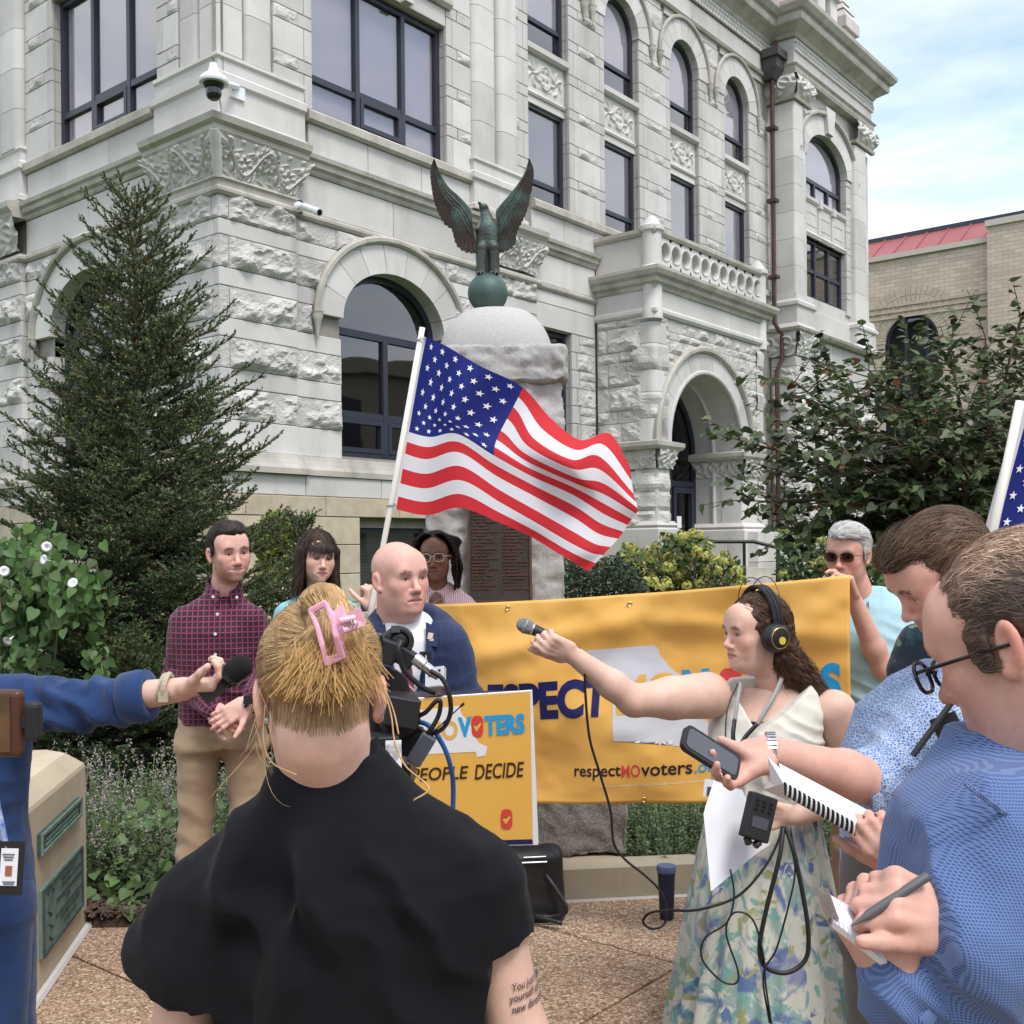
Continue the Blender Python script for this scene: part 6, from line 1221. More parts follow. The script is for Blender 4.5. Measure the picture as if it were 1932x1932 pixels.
def hand(s,wr,d,n,sgn=1,curl=((10,20,15),)*4,thumb=(35,20),tcurl=(10,15),sc=1.0,k=0.006,spread=5,thumbdir=None):
 wr,d,n=np.array(wr,float),norm(np.array(d,float)),norm(np.array(n,float));n=norm(n-d*n.dot(d));l=np.cross(d,n)*sgn;B=np.stack([d,l,n],1)
 for o_ in(.0285,.0095,-.0095,-.0275):s.cap(wr+d*.03*sc+l*o_*.5*sc-n*.0115*sc,wr+d*.088*sc+l*o_*sc-n*.0105*sc,.0028*sc,.0042*sc,.006)
 s.rbox(wr+d*.052*sc,(.047*sc,.038*sc,.0125*sc),.012*sc,.012,B);s.ell(wr+d*.035*sc+l*.024*sc+n*.010*sc,(.034*sc,.017*sc,.013*sc),.010,B);s.cap(wr-d*.02*sc,wr+d*.03*sc,.024*sc,.027*sc,.014,'u',(n,1.35))
 tips=[]
 for i,(off,L,r)in enumerate(((.0285,.072,.0088),(.0095,.080,.0090),(-.0095,.075,.0086),(-.0275,.059,.0076))):
  p=wr+d*(.092-.004*abs(i-1))*sc+l*off*sc-n*.001;a=0.0;pts=[p];dd=norm(d+l*math.tan(math.radians(spread*(1.4-i))))
  for j,fr in enumerate((.46,.30,.24)):
   a+=math.radians(curl[i][j]);v=dd*math.cos(a)+n*math.sin(a);p=p+v*L*fr*sc;pts.append(p)
  s.chain(pts,[r*sc*1.10,r*sc,r*.93*sc,r*.78*sc],.003,k);tips.append(p);KN.extend(pts[:3]);NAIL.append((p-v*L*.05*sc-(n*math.cos(a)-dd*math.sin(a))*r*.75*sc,r*sc))
  for q_ in pts[1:3]:s.ell(q_,np.full(3,r*1.04*sc),.003)
 t0=wr+d*.024*sc+l*.030*sc+n*.004;a,b=math.radians(thumb[0]),math.radians(thumb[1]);td=norm(d*math.cos(a)+l*math.sin(a)+n*math.tan(b))if thumbdir is None else norm(np.array(thumbdir,float));p1=t0+td*.040*sc;c1=math.radians(tcurl[0]);e=norm(n*.5+d*.9-l*.2)if thumbdir is None else td;d1=norm(td*math.cos(c1)+e*math.sin(c1));p2=p1+d1*.033*sc;d2=norm(td*math.cos(c1+math.radians(tcurl[1]))+e*math.sin(c1+math.radians(tcurl[1])));p3=p2+d2*.026*sc
 s.chain([t0,p1,p2,p3],[.0145*sc,.0115*sc,.0103*sc,.0085*sc],.005,.012);return tips+[p3]
def arm(s,sh,el,wr,r=(.052,.042,.041,.027),k=.02):
 sh,el,wr=map(np.array,(sh,el,wr));m=sh+(el-sh)*.5;f=el+(wr-el)*.3
 s.chain([sh,m,el,f,wr],[r[0],r[0]*.95,r[1],r[2],r[3]],k);return s
def skin_of(s,tone,h=.0055,reds=()):
 V,Q=sdf_mesh(s,h);T=np.array(TONES[tone]);C=T[None]*(1+.07*fbm(V*22,3,8)+.03*vnoise(V*160))[:,None]
 for p in list(reds)+KN:m=np.exp(-((V-p)**2).sum(1)/(.016 if len(reds)else .009)**2)[:,None]*.38;C=C*(1-m)+T*np.array([1.05,.72,.66])*m
 for p,r in NAIL:m=np.clip(1.5-np.linalg.norm(V-p,axis=1)/(r*.75),0,1)[:,None]*.6;C=C*(1-m)+np.clip(T*np.array([1.22,1.12,1.12]),0,.8)*m
 KN.clear();NAIL.clear();return V,Q,np.clip(C,.01,.95)
def join(parts):
 o=0;Vs,Qs,Cs=[],[],[]
 for V,Q,C in parts:Vs.append(V);Qs.append(Q+o);Cs.append(C);o+=len(V)
 return np.concatenate(Vs),np.concatenate(Qs),np.concatenate(Cs)
def fab_uv(V,cx,cy,rad,arms=(),yaw=0.0,flat=None):
 a=np.arctan2(V[:,0]-cx,-(V[:,1]-cy))-math.radians(yaw);a=(a+math.pi)%(2*math.pi)-math.pi;uv=np.stack([a*rad if flat is None else V[:,0]*flat[0]+V[:,1]*flat[1],V[:,2]],1);best=np.full(len(V),1.0)
 for pts,r in arms:
  acc=0.0
  for p,q in zip(pts[:-1],pts[1:]):
   p,q=np.array(p),np.array(q);d=q-p;L=np.linalg.norm(d);d=d/L;t=(V-p)@d;tc=np.clip(t,0,L);rel=V-p-tc[:,None]*d;dist=np.linalg.norm(rel,axis=1)/r;m=(dist<best)&(t>(-.0 if acc==0 else-.05));best[m]=dist[m]
   e1=norm(np.cross(d,[0,1,0]))if abs(d[1])<.9 else norm(np.cross(d,[0,0,1]));e2=np.cross(d,e1);an=np.arctan2((V-p)@e1,(V-p)@e2);uv[m,0]=an[m]*r*.8+.037;uv[m,1]=acc+t[m];acc+=L
 return uv
def cloth(name,s,mat,parent,h=.008,wr=.004,fq=(7,7,13),seed=0,folds=(),uvf=None,fine=.0015):
 V,Q=sdf_mesh(s,h);n=vnormals(V,Q);d=wr*(fbm(V*np.array(fq),3,seed)-0.5*np.abs(fbm(V*np.array(fq)*.6,2,seed+3)))+fine*vnoise(V*45,seed+2)
 for(p,r,dr,amp,wl)in folds:  # local bunches: centre, radius, direction across the folds, height, wavelength
  w=np.exp(-((V-np.array(p))**2).sum(1)/r**2);ph=(V@norm(np.array(dr,float)))/wl*6.283+2.2*fbm(V*9,2,seed+7);d=d+amp*w*(1-2*np.abs(np.sin(ph/2)))
 V=V+n*d[:,None];return add(name,mesh(name,V,Q,mat,uv=uvf(V)if uvf is not None else None),parent)
def strands(pos,nrm,flow,L,wd,col,seg=5,curl=0.0,cf=20.0,lift=0.0,rn=None,grav=0.0,var=.2,droop=None,tip=.25,wrap=None):
 """hair strands as tapering ribbons that follow flow(P)"""
 rn=rn or RNG;n=len(pos);L=np.broadcast_to(L,n)*rn.uniform(.7,1.2,n);P=pos.copy();N_=nrm.copy();pts=[P.copy()];ph=rn.uniform(0,6.28,n);jit=rn.normal(0,var,(n,3));st=(L/seg)[:,None];al=0
 for i in range(seg):
  d=norm(flow(P)+jit*(.5+i/seg));d=norm(d-N_*((d*N_).sum(1)-lift)[:,None]*(0.9 if i<seg else 0));d[:,2]-=grav*(i/seg);d=norm(d)
  if curl:x=norm(np.cross(d,N_));al=ph+cf*(i+1)*st[:,0];d=norm(d+curl*(np.cos(al)[:,None]*x+np.sin(al)[:,None]*N_))
  k0=np.sqrt((((P-wrap[0])/wrap[1])**2).sum(1))if wrap else None;P=P+d*st
  if wrap:  # keep the hair lying on the head
   m=P[:,2]>wrap[2];q=(P-wrap[0])/wrap[1];k1=np.sqrt((q**2).sum(1));k1=np.where(m,k1/(k0+lift*st[:,0]/.09),1.0);P=wrap[0]+(P-wrap[0])/k1[:,None];N_=np.where(m[:,None],norm((P-wrap[0])/wrap[1]**2),N_)
  pts.append(P.copy())
 pts=np.stack(pts,1);t=norm(np.gradient(pts,axis=1));x=norm(np.cross(t,np.broadcast_to(N_[:,None],t.shape)));wv=wd*(1-(1-tip)*np.linspace(0,1,seg+1)**2)[None,:,None];A,B=pts-x*wv,pts+x*wv
 V=np.stack([A,B],2).reshape(-1,3);k=(seg+1)*2;F=(np.arange(n)[:,None,None]*k+np.array([[2*i,2*i+1,2*i+3,2*i+2]for i in range(seg)])[None]).reshape(-1,4);C=np.repeat(np.clip(col,0,.95),k,0);return V,F,C
def hair_shell(s,h=.004,amp=.003,fq=(60,60,14),seed=0,col=(.05,.03,.02),cv=.25):
 V,Q=sdf_mesh(s,h);n=vnormals(V,Q);V2=V+n*(amp*fbm(V*np.array(fq),3,seed))[:,None];C=np.array(col)[None]*(1+cv*fbm(V*np.array(fq)*.8,2,seed+2))[:,None];return V2,Q,np.clip(C,.003,.9),n
def pick(V,n_,k,rn,mask=None):ix=np.arange(len(V))if mask is None else np.where(mask)[0];i=rn.choice(ix,k);return V[i],n_[i]
def person(label,loc,group=None):return thing('person',label,'person',(loc[0],loc[1],0),group=group)
def put(name,parts,mat,p):V,Q,C=join(parts);return add(name,mesh(name,V,Q,mat,col=C),p)
def tri2quad(F):return np.concatenate([F,F[:,-1:]],1)
def collar(parent,c,R,rad,mat,h1=.035,h2=.042,gap=.35,pt=.035,drop=0.0,uvs=None,flare=1.12,ry=0.95,back=0.012,name='collar'):
 """fold-down collar round the neck: c base centre, R frame (front is -Y)"""
 T=np.linspace(gap,2*math.pi-gap,41);rows=[]
 for r_,z_ in((1.0,0.0),(1.02,h1*.6),(1.03,h1),(1.07,h1*1.02),(flare+.04,h1-h2*.55),(flare+.10,h1-h2)):
  row=[]
  for t in T:
   f=max(0,math.cos(t))**2*(1 if True else 0);ex=pt*f if z_<h1-h2*.5 else 0;zz=z_+back*(-math.cos(t))-drop*f-ex*.8;rr_=rad*r_+ex*.25;row.append(c+R@np.array([math.sin(t)*rr_,-math.cos(t)*rr_*ry-(.012*f if r_>1.05 else 0),zz]))
  rows.append(row)
 V=np.array(rows).reshape(-1,3);F=grid_faces(6,41);uv=np.stack([np.tile(T*rad,6),V[:,2]],1);return add(name,mesh(name,V,F,mat,uv=uv),parent)
def fabmat(name,build,rough=0.85,bump=0.15,bs=300.0,sheen=0.15):
 m=mk(name,(1,1,1),None,rough,sheen=sheen,spec=0.2);t=m.node_tree;p=next(n for n in t.nodes if n.type=='BSDF_PRINCIPLED');a=N(t,'ShaderNodeAttribute',attribute_name='fab');sx=N(t,'ShaderNodeSeparateXYZ');t.links.new(a.outputs['Vector'],sx.inputs[0])
 def stripe(sock,per,w,off=0.0):
  a1=N(t,'ShaderNodeMath',operation='MULTIPLY_ADD');a1.inputs[1].default_value=1/per;a1.inputs[2].default_value=off;t.links.new(sock,a1.inputs[0]);b=N(t,'ShaderNodeMath',operation='FRACT');t.links.new(a1.outputs[0],b.inputs[0]);c=N(t,'ShaderNodeMath',operation='LESS_THAN');c.inputs[1].default_value=w;t.links.new(b.outputs[0],c.inputs[0]);return c.outputs[0]
 def mixc(f,A,B,bt='MIX'):
  x=N(t,'ShaderNodeMix',data_type='RGBA',blend_type=bt)
  for s,v in(('Factor',f),('A',A),('B',B)):
   if isinstance(v,(tuple,float,int)):x.inputs[s].default_value=(*v,1)if isinstance(v,tuple)else v
   else:t.links.new(v,x.inputs[s])
  return x.outputs['Result']
 def mth(op,a_,b_):
  x=N(t,'ShaderNodeMath',operation=op)
  for i,v in enumerate((a_,b_)):
   if isinstance(v,(int,float)):x.inputs[i].default_value=v
   else:t.links.new(v,x.inputs[i])
  return x.outputs[0]
 src=build(t,sx.outputs[0],sx.outputs[1],stripe,mixc,mth,a.outputs['Vector']);t.links.new(src,p.inputs['Base Color'])
 c=N(t,'ShaderNodeTexCoord');n=N(t,'ShaderNodeTexNoise',inp={'Scale':bs,'Detail':3.0});t.links.new(c.outputs['Object'],n.inputs['Vector']);b=N(t,'ShaderNodeBump',inp={'Strength':bump,'Distance':0.002});t.links.new(n.outputs[0],b.inputs['Height']);t.links.new(b.outputs[0],p.inputs['Normal']);return m
fabmat('plaid',lambda t,u,v,st,mx,mt,vec:mx(mt('MAXIMUM',st(u,.021,.16),st(v,.021,.16)),mx(mt('MULTIPLY',st(u,.021,.5,.33),st(v,.021,.5,.33)),(.036,.015,.034),(.016,.011,.028)),mx(mt('MULTIPLY',st(u,.021,.16),st(v,.021,.16)),(.26,.05,.085),(.17,.032,.06))))
fabmat('pinstripe',lambda t,u,v,st,mx,mt,vec:mx(st(u,.0085,.45),(.74,.68,.68),(.56,.20,.235)))
fabmat('suit',lambda t,u,v,st,mx,mt,vec:mx(mt('MAXIMUM',st(u,.046,.05),st(v,.052,.045)),(.018,.029,.075),(.028,.044,.105)),rough=.8)
fabmat('microcheck',lambda t,u,v,st,mx,mt,vec:mx(mt('MULTIPLY',st(u,.0029,.58),st(v,.0029,.58)),(.115,.175,.335),(.033,.068,.195)),bump=.2)
fabmat('tie',lambda t,u,v,st,mx,mt,vec:mx(st(mt('ADD',u,v),.035,.42),mx(st(mt('ADD',u,v),.035,.12,.35),(.24,.045,.05),(.62,.60,.62)),(.09,.02,.055)),rough=.5)
fabmat('black',lambda t,u,v,st,mx,mt,vec:mx(0.0,(.0045,.0052,.0075),(.01,.01,.012)),rough=.92,bump=.3,bs=240.0,sheen=.03)
mk('weave',(1,1,1));
def plainfab(name,c,c2,rough=.88,bump=.25,bs=260.0,sc=9.0):return mk(name,c,c2,rough,sc,bump,bs,sheen=.15,spec=.2,dist=.002)
plainfab('khaki',(.30,.215,.135),(.37,.27,.175));plainfab('teal',(.17,.43,.46),(.25,.52,.55));plainfab('skyshirt',(.33,.53,.60),(.40,.60,.66));plainfab('ivory',(.62,.60,.53),(.70,.68,.61));plainfab('navyblouse',(.012,.033,.105),(.02,.05,.145));plainfab('whiteshirt',(.70,.71,.75),(.76,.77,.80));plainfab('darktrousers',(.018,.018,.022),(.03,.03,.034));plainfab('suitplain',(.018,.029,.075),(.023,.035,.088));plainfab('greytrousers',(.09,.085,.08),(.13,.12,.11))
def _geo(t,u,v,st,mx,mt,vec):
 vo=N(t,'ShaderNodeTexVoronoi',feature='DISTANCE_TO_EDGE',inp={'Scale':165.0,'Randomness':0.85});t.links.new(vec,vo.inputs['Vector']);c=N(t,'ShaderNodeMath',operation='LESS_THAN');c.inputs[1].default_value=0.13;t.links.new(vo.outputs[0],c.inputs[0]);return mx(c.outputs[0],(.09,.16,.36),(.38,.46,.60))
fabmat('geoprint',_geo)
def _flor(t,u,v,st,mx,mt,vec):
 def blob(scale,lo,hi,off):
  m=N(t,'ShaderNodeMapping',inp={'Location':(off,off*1.7,off),'Scale':(1,.62,1)});t.links.new(vec,m.inputs[0]);n=N(t,'ShaderNodeTexNoise',inp={'Scale':scale,'Detail':3.5,'Roughness':.55,'Distortion':1.6});t.links.new(m.outputs[0],n.inputs['Vector']);r=ramp(t,[(lo,(0,)*3),(hi,(1,)*3)]);t.links.new(n.outputs[0],r.inputs[0]);return r.outputs[0]
 c=mx(blob(9,.50,.56,3.0),(.60,.60,.52),(.30,.43,.40));c=mx(blob(11,.55,.60,9.0),c,(.20,.40,.36));c=mx(blob(8,.56,.62,17.0),c,(.13,.19,.36));c=mx(blob(15,.60,.64,27.0),c,(.34,.36,.18));c=mx(blob(16,.60,.66,37.0),c,(.66,.66,.62));return mx(blob(7,.60,.72,45.0),c,(.27,.27,.42))
fabmat('floralskirt',_flor)
def _flor2(t,u,v,st,mx,mt,vec):
 dn=N(t,'ShaderNodeTexNoise',inp={'Scale':40.0,'Detail':3.0});t.links.new(vec,dn.inputs['Vector']);dm=N(t,'ShaderNodeVectorMath',operation='MULTIPLY_ADD');dm.inputs[1].default_value=(.05,)*3;t.links.new(dn.outputs['Color'],dm.inputs[0]);t.links.new(vec,dm.inputs[2]);n=N(t,'ShaderNodeTexVoronoi',inp={'Scale':30.0});t.links.new(dm.outputs[0],n.inputs['Vector']);s=N(t,'ShaderNodeSeparateColor');t.links.new(n.outputs['Color'],s.inputs[0]);r=ramp(t,[(0.0,(.01,.03,.045)),(.4,(.015,.05,.06)),(.5,(.40,.06,.07)),(.65,(.5,.30,.08)),(.8,(.05,.18,.10)),(1,(.55,.50,.45))]);t.links.new(s.outputs[0],r.inputs[0]);e=N(t,'ShaderNodeMath',operation='LESS_THAN');e.inputs[1].default_value=.42;t.links.new(n.outputs['Distance'],e.inputs[0]);return mx(e.outputs[0],(.01,.02,.03),r.outputs[0])
fabmat('flowershirt',_flor2)
def torso(secs,cx,cy,yaw,s=None,k=0.0,p=2.4):
 """loft of torso sections (z, dx, dy, a, b) turned by yaw"""
 R=rotm((0,0,1),math.radians(yaw));c=np.array([cx,cy,0.0]);t=SDF();t.loft([(z,dx,dy,a,b)for z,dx,dy,a,b in secs],p=p);s=s or SDF()
 r=max(max(abs(q[1])+q[3],abs(q[2])+q[4])for q in secs);s._b(c+np.array([0,0,secs[0][0]]),c+np.array([0,0,secs[-1][0]]),r=0);s._b((cx-r*1.2,cy-r*1.2,min(q[0]for q in secs)),(cx+r*1.2,cy+r*1.2,max(q[0]for q in secs)))
 s.op('u',lambda P:t((P-c)@R),k);return s
def legs(p,mat,hip,feet,top,rw=.085,knee=None,name='trousers',shoe='blackplastic',yaw=0,hipw=.165,hipd=.115,wr=.005,thick=1.0,folds=(),kn=.075,an=.055):
 s=SDF();hz=hip[2];torso([(hz-.06,0,0,hipw*.98,hipd),(hz+.06,0,0,hipw,hipd),(top,0,0,hipw*.93,hipd*.93)],hip[0],hip[1],yaw,s)
 for q,ft in zip((-1,1),feet):
  R=rotm((0,0,1),math.radians(yaw));h0=np.array(hip)+R@np.array([q*.092,0,-.06]);a=np.array(ft,float);m=(h0+a)/2+R@np.array([0,-.015,0.0]);s.chain([h0,m,a+np.array([0,0,.06])],[rw*1.12,kn*1.05,an*1.25],.03,.05)
 cloth(name,s,mat,p,.010,wr,(6,6,11),5,folds=folds)
 for ft in feet:
  s=SDF();d=rotm((0,0,1),math.radians(yaw))@np.array([0,-1.0,0]);a=np.array(ft,float);s.cap(a+np.array([0,0,.045]),a+d*.15+np.array([0,0,.03]),.05,.036,0,'u');s.cut((0,0,0.002),(0,0,-1));V,Q=sdf_mesh(s,.009);add('shoe',mesh('shoe',V,Q,shoe),p)
# ================================================================== the people
def scalp(front=(-.088,.062),back=(.1,-.055),r=(.0780,.1025,.0865),c=(0,.0205,.0395),extra=(),cutk=.008):
 s=SDF();s.ell(c,r)
 for e in extra:s.ell(*e)
 for q in(-1,1):s.ell((q*.086,.010,-.006),(.022,.0195,.034),.004,None,'s')
 y0,z0=front;y1,z1=back;m=(z1-z0)/(y1-y0);s.cut((0,y0,z0),(0,m,-1)if True else 0,cutk);return s
def wear_hair(p,c,R,sc,s,col,flow,n=2500,L=.03,wd=.0011,seed=0,amp=.003,fq=(70,70,20),lift=.25,curl=0,cf=20,h=.004,cv=.25,mask=None,extra=None,hi=None,seg=4,grav=0.0,shell=True,var=.2,name='hair',colf=None,wrapz=-.05,ear=True):
 rn=np.random.default_rng(seed+100);V,Q,C,nn=hair_shell(s,h,amp,fq,seed,col,cv)
 if colf is not None:C=C*colf(V)
 mk_=np.ones(len(V),bool)if mask is None else mask(V)
 if ear:mk_&=(((np.abs(V[:,0])-.080)/.022)**2+((V[:,1]-.004)/.027)**2+((V[:,2]+.004)/.036)**2)>1
 i=rn.choice(np.where(mk_)[0],n);P,N_=V[i],nn[i];cc=np.array(col)*(1+rn.normal(0,.22,(n,1)))
 if hi is not None:m=rn.random(n)<.4;cc[m]=np.array(hi)*(1+rn.normal(0,.18,(m.sum(),1)))
 if colf is not None:cc=cc*colf(P)
 S=strands(P,N_,flow,L(P)if callable(L)else L,wd,cc,seg,curl,cf,lift,rn,grav,var,wrap=(np.array([0,.02,.035]),np.array([.082,.104,.09]),wrapz));parts=[(V,Q,C),S]+(extra or[])
 if not shell:parts=parts[1:]
 V,Q,C=join(parts);return add(name,mesh(name,c+sc*(V@R.T),Q,'hairm',col=C),p)
def const(*d):d=norm(np.array(d,float));return lambda P:np.broadcast_to(d,P.shape).copy()
def glasses(p,c,R,sc,mat,lens=None,w=.021,hgt=.017,r=.0016,z0=.001,y=-.112,name='glasses',temple=True,round_=2.6,tint=None):
 mb=MB();g=[]
 for q in(-1,1):
  ring_=[np.array([q*.0325+w*np.sign(math.cos(t))*abs(math.cos(t))**(2/round_),y+abs(q*.0325+w*math.cos(t))*.12,z0+hgt*np.sign(math.sin(t))*abs(math.sin(t))**(2/round_)])for t in np.linspace(0,2*math.pi,25)];mb.tube([c+sc*(R@a)for a in ring_],r*sc,6,cap=False);g.append(ring_)
  if temple:mb.tube([c+sc*(R@np.array(a))for a in((q*.053,y+.007,z0+.006),(q*.066,y+.02,z0+.006),(q*.079,-.03,z0+.004),(q*.082,.012,z0+.002),(q*.080,.03,z0-.02))],r*sc*.95,6)
 mb.tube([c+sc*(R@np.array(a))for a in((-.0125,y+.002,z0+.003),(0,y-.003,z0+.006),(.0125,y+.002,z0+.003))],r*sc,6);o=mb.build(name,mat,p,angle=50)
 if lens:
  for ring_ in g:L=MB();L.add([c+sc*(R@a)for a in ring_[:-1]],[tuple(range(24))]);L.build('lens',lens,o)
 return o
glass('lensclear',(.93,.94,.95),.02);glass('lensdark',(.22,.15,.16),.05);mk('clearframe',(.62,.52,.45),None,.25);mk('blackframe',(.01,.01,.012),None,.25);mk('tortoise',(.10,.05,.035),None,.3);mk('gold',(.60,.42,.16),None,.3,metal=.9);mk('silver',(.55,.55,.56),None,.28,metal=.9);mk('button',(.7,.69,.66),None,.4)
def buttons(p,pts,r=.006,d=(0,-1,0),mat='button'):
 for q in pts:mb=MB();mb.lathe([(r*.2,0),(r,0.0),(r,.002),(r*.75,.003),(r*.7,.002),(0,.002)],q,d,10);mb.build('button',mat,p)
def front_y(cx,cy,secs,z,dx=0.0):
 S=np.array(secs);a,b,oy=np.interp(z,S[:,0],S[:,3]),np.interp(z,S[:,0],S[:,4]),np.interp(z,S[:,0],S[:,2]);return cy+oy-b*max(0,1-(abs(dx)/a)**2.4)**(1/2.4)
# ---- man in the plaid shirt ------------------------------------------------------------------------
def plaid_man():
 D=4.3;w=lambda u,v,dy=0:W(u,v,D+dy);c=w(431,1042);R=Rzyx(34,4,-4);p=person('smiling bearded man in a plaid shirt and khaki trousers before the spruce',(w(412,1200)[0],D));cx,cy=w(412,1200)[0],D+.03
 hm=head_mesh(c,R,.97,'pink',neck=w(420,1128,.05),nr=.054,beard=(.12,.07,.045),brow=(.05,.03,.02),smile=1.0,squint=.5,jaw=1.04,wid=.98)
 s=SDF();wl,wr_=w(398,1337,-.15),w(466,1327,-.17);arm(s,w(350,1190),w(333,1268,.03),wl,(.032,.034,.037,.026));arm(s,w(480,1190),w(505,1263,.03),wr_,(.032,.034,.037,.026));hand(s,wl,w(440,1362,-.2)-wl,(.15,.9,-.2),-1,((25,35,20),(30,35,20),(35,35,20),(40,35,20)),(30,0));hand(s,wr_,w(425,1352,-.215)-wr_,(-.1,.95,-.1),1,((15,30,20),)*4,(40,-10))
 put('body',[hm,skin_of(s,'pink')],'skin',p);eyes(c,R,.97,p,(.05,.055,.05),(8,-3))
 secs=[(.96,0,0,.158,.108),(1.06,0,0,.165,.112),(1.2,0,0,.178,.118),(1.32,0,.0,.188,.115),(1.38,0,.01,.172,.10),(1.42,0,.02,.14,.085),(1.455,.0,.03,.092,.074),(1.485,.01,.03,.068,.064),(1.50,.01,.03,.062,.060)]
 s=torso(secs,cx,cy,12);ce1,ce2=w(400,1336,-.145),w(480,1315,-.14);A1=[w(352,1172),w(331,1268,.03),ce1];A2=[w(478,1172),w(507,1262,.03),ce2]
 for A in(A1,A2):s.chain(A[:2]+[A[1]+(A[2]-A[1])*.9],[.058,.053,.044],.02,.035);s.cap(A[1]+(A[2]-A[1])*.78,A[2],.046,.047,.008)
 cloth('shirt',s,'plaid',p,.0065,.005,(6,6,9),3,folds=[(A1[1],.09,(0.4,0,1),.008,.05),(A2[1],.09,(-.4,0,1),.008,.05),(w(360,1150,-.06),.12,(1,0,.5),.005,.06),(w(420,1310,-.1),.14,(.2,0,1),.007,.06)],uvf=lambda V:fab_uv(V,cx,cy,.155,[(A1,.050),(A2,.050)],12,flat=(.98,.2)))
 collar(p,w(423,1109,.035),Rzyx(16,12),.062,'plaid',h1=.03,h2=.05,gap=.30,pt=.035,drop=.02)
 buttons(p,[np.array([cx+(.018 if z>1.4 else .012+.03*(1.4-z)*0),front_y(cx,cy,secs,z)-.004,z])for z in(1.395,1.32,1.24,1.16,1.09)],.0065);buttons(p,[w(402,1126,-.075),w(447,1127,-.075)],.006)
 mb=MB();q=[np.array([cx+.013,front_y(cx,cy,secs,z)-.0015,z])for z in np.linspace(1.04,1.43,14)];mb.tube([a+np.array([.014,0.003,0])for a in q],.002,4);mb.build('placket_edge','plaid',p)
 legs(p,'khaki',(cx+.0,cy+.01,.92),[(w(350,1400)[0],cy+.02,0),(w(468,1400)[0],cy+.0,0)],1.05,rw=.072,yaw=10,hipw=.168,wr=.006,folds=[(w(350,1560,-.05),.16,(.5,0,1),.004,.11),(w(455,1560,-.05),.13,(-.6,0,1),.004,.12),(w(400,1400,-.1),.10,(.3,0,1),.004,.06)],kn=.066,an=.056)
 s=scalp((-.098,.058),(.1,-.045),extra=[((0,-.026,.092),(.058,.066,.030),.02),((0,-.066,.088),(.046,.026,.020),.015)],cutk=.004)
 for q in(-1,1):s.ell((q*.0755,-.024,.014),(.004,.011,.026),.008)
 wear_hair(p,c,R,.97,s,(.022,.016,.014),lambda P:norm(np.stack([.35+0*P[:,0],.5+0*P[:,0],.45+P[:,2]*5],1)),4200,.022,.0009,1,lift=.2,hi=(.05,.038,.03),var=.12)
 mb=MB();mb.tube([wl+(ce1-wl)*.2+.031*np.array([math.sin(t)*.55,math.cos(t),math.sin(t)*.9])for t in np.linspace(0,6.28,17)],.0055,6,cap=False);mk('bluerubber',(.03,.05,.35),None,.5);mb.build('wristband','bluerubber',p)
 mb=MB();q=wr_+np.array([.012,.0,.008]);mb.tube([q+.031*np.array([math.sin(t)*.6,math.cos(t),math.sin(t)*.85])for t in np.linspace(0,6.28,17)],.007,6,cap=False);mb.box(q+np.array([.0,-.036,.01]),(.03,.012,.03));mb.build('wristwatch','blackplastic',p)
plaid_man()
# ---- woman in teal ----------------------------------------------------------------------------------
def teal_woman():
 D=4.8;w=lambda u,v,dy=0:W(u,v,D+dy);c=w(599,1053);R=Rzyx(26,3,3);cx,cy=w(600,1200)[0],D+.03;p=person('dark haired woman in a teal blouse holding the flagpole',(cx,D))
 hm=head_mesh(c,R,.92,'fair',True,neck=w(598,1140,.04),nr=.046,brow=(.07,.045,.035),smile=.35,age=.5,lip=(.42,.17,.16))
 s=SDF();wr_=w(706,1150,-.16);arm(s,w(655,1185),w(690,1250,-.03),wr_,(.042,.036,.034,.023));hand(s,wr_,w(702,1115,-.16)-wr_,(-.25,.35,.1),1,((70,70,45),)*4,(40,30));s.cap(w(540,1180),w(540,1290),.042,.036);s.cap(w(602,1130,.03),w(602,1175,.03),.05,.09,.03)
 put('body',[hm,skin_of(s,'fair')],'skin',p);eyes(c,R,.92,p,(.10,.10,.08),(-12,0))
 secs=[(.9,0,0,.165,.12),(1.05,0,0,.155,.11),(1.2,0,-.01,.165,.125),(1.33,0,0,.172,.11),(1.39,0,.01,.155,.095),(1.435,0,.02,.11,.078),(1.455,0,.02,.085,.07)]
 s=torso(secs,cx,cy,10);A1=[w(540,1158),w(528,1250)];A2=[w(658,1156),w(692,1240,-.03),wr_+np.array([0,.01,-.04])]
 s.chain(A1,[.052,.05],.02,.035);s.chain(A2,[.052,.048,.04],.02,.035);cloth('blouse',s,'teal',p,.008,.005,(7,7,9),11,folds=[(w(600,1180,-.1),.14,(1,0,.1),.006,.03)])
 legs(p,'darktrousers',(cx,cy,.88),[(cx-.09,cy,0),(cx+.09,cy,0)],.98)
 s=SDF();s.ell((0,.016,.043),(.088,.112,.098))
 for q in(-1,1):s.cap((q*.077,-.012,.03),(q*.088,-.008,-.105),.030,.024,.02);s.cap((q*.06,.05,.0),(q*.07,.05,-.12),.04,.028,.03)
 s.ell((0,.07,-.05),(.07,.05,.085),.03);s.ell((0,-.105,-.052),(.052,.075,.083),.006,None,'s');s.ell((0,-.075,.045),(.062,.034,.036),.012);s.cut((0,-.09,.018),(0,-.9,-.35))if False else None
 wear_hair(p,c,R,.92,s,(.035,.022,.018),lambda P:norm(np.stack([P[:,0]*3,np.where(P[:,2]>.04,P[:,1]*4,0),-1+0*P[:,0]],1)),4200,lambda P:np.where(P[:,1]<-.05,.034,.085),.0010,4,lift=.05,var=.1,hi=(.085,.06,.05),fq=(90,90,12),grav=.1,amp=.004)
teal_woman()
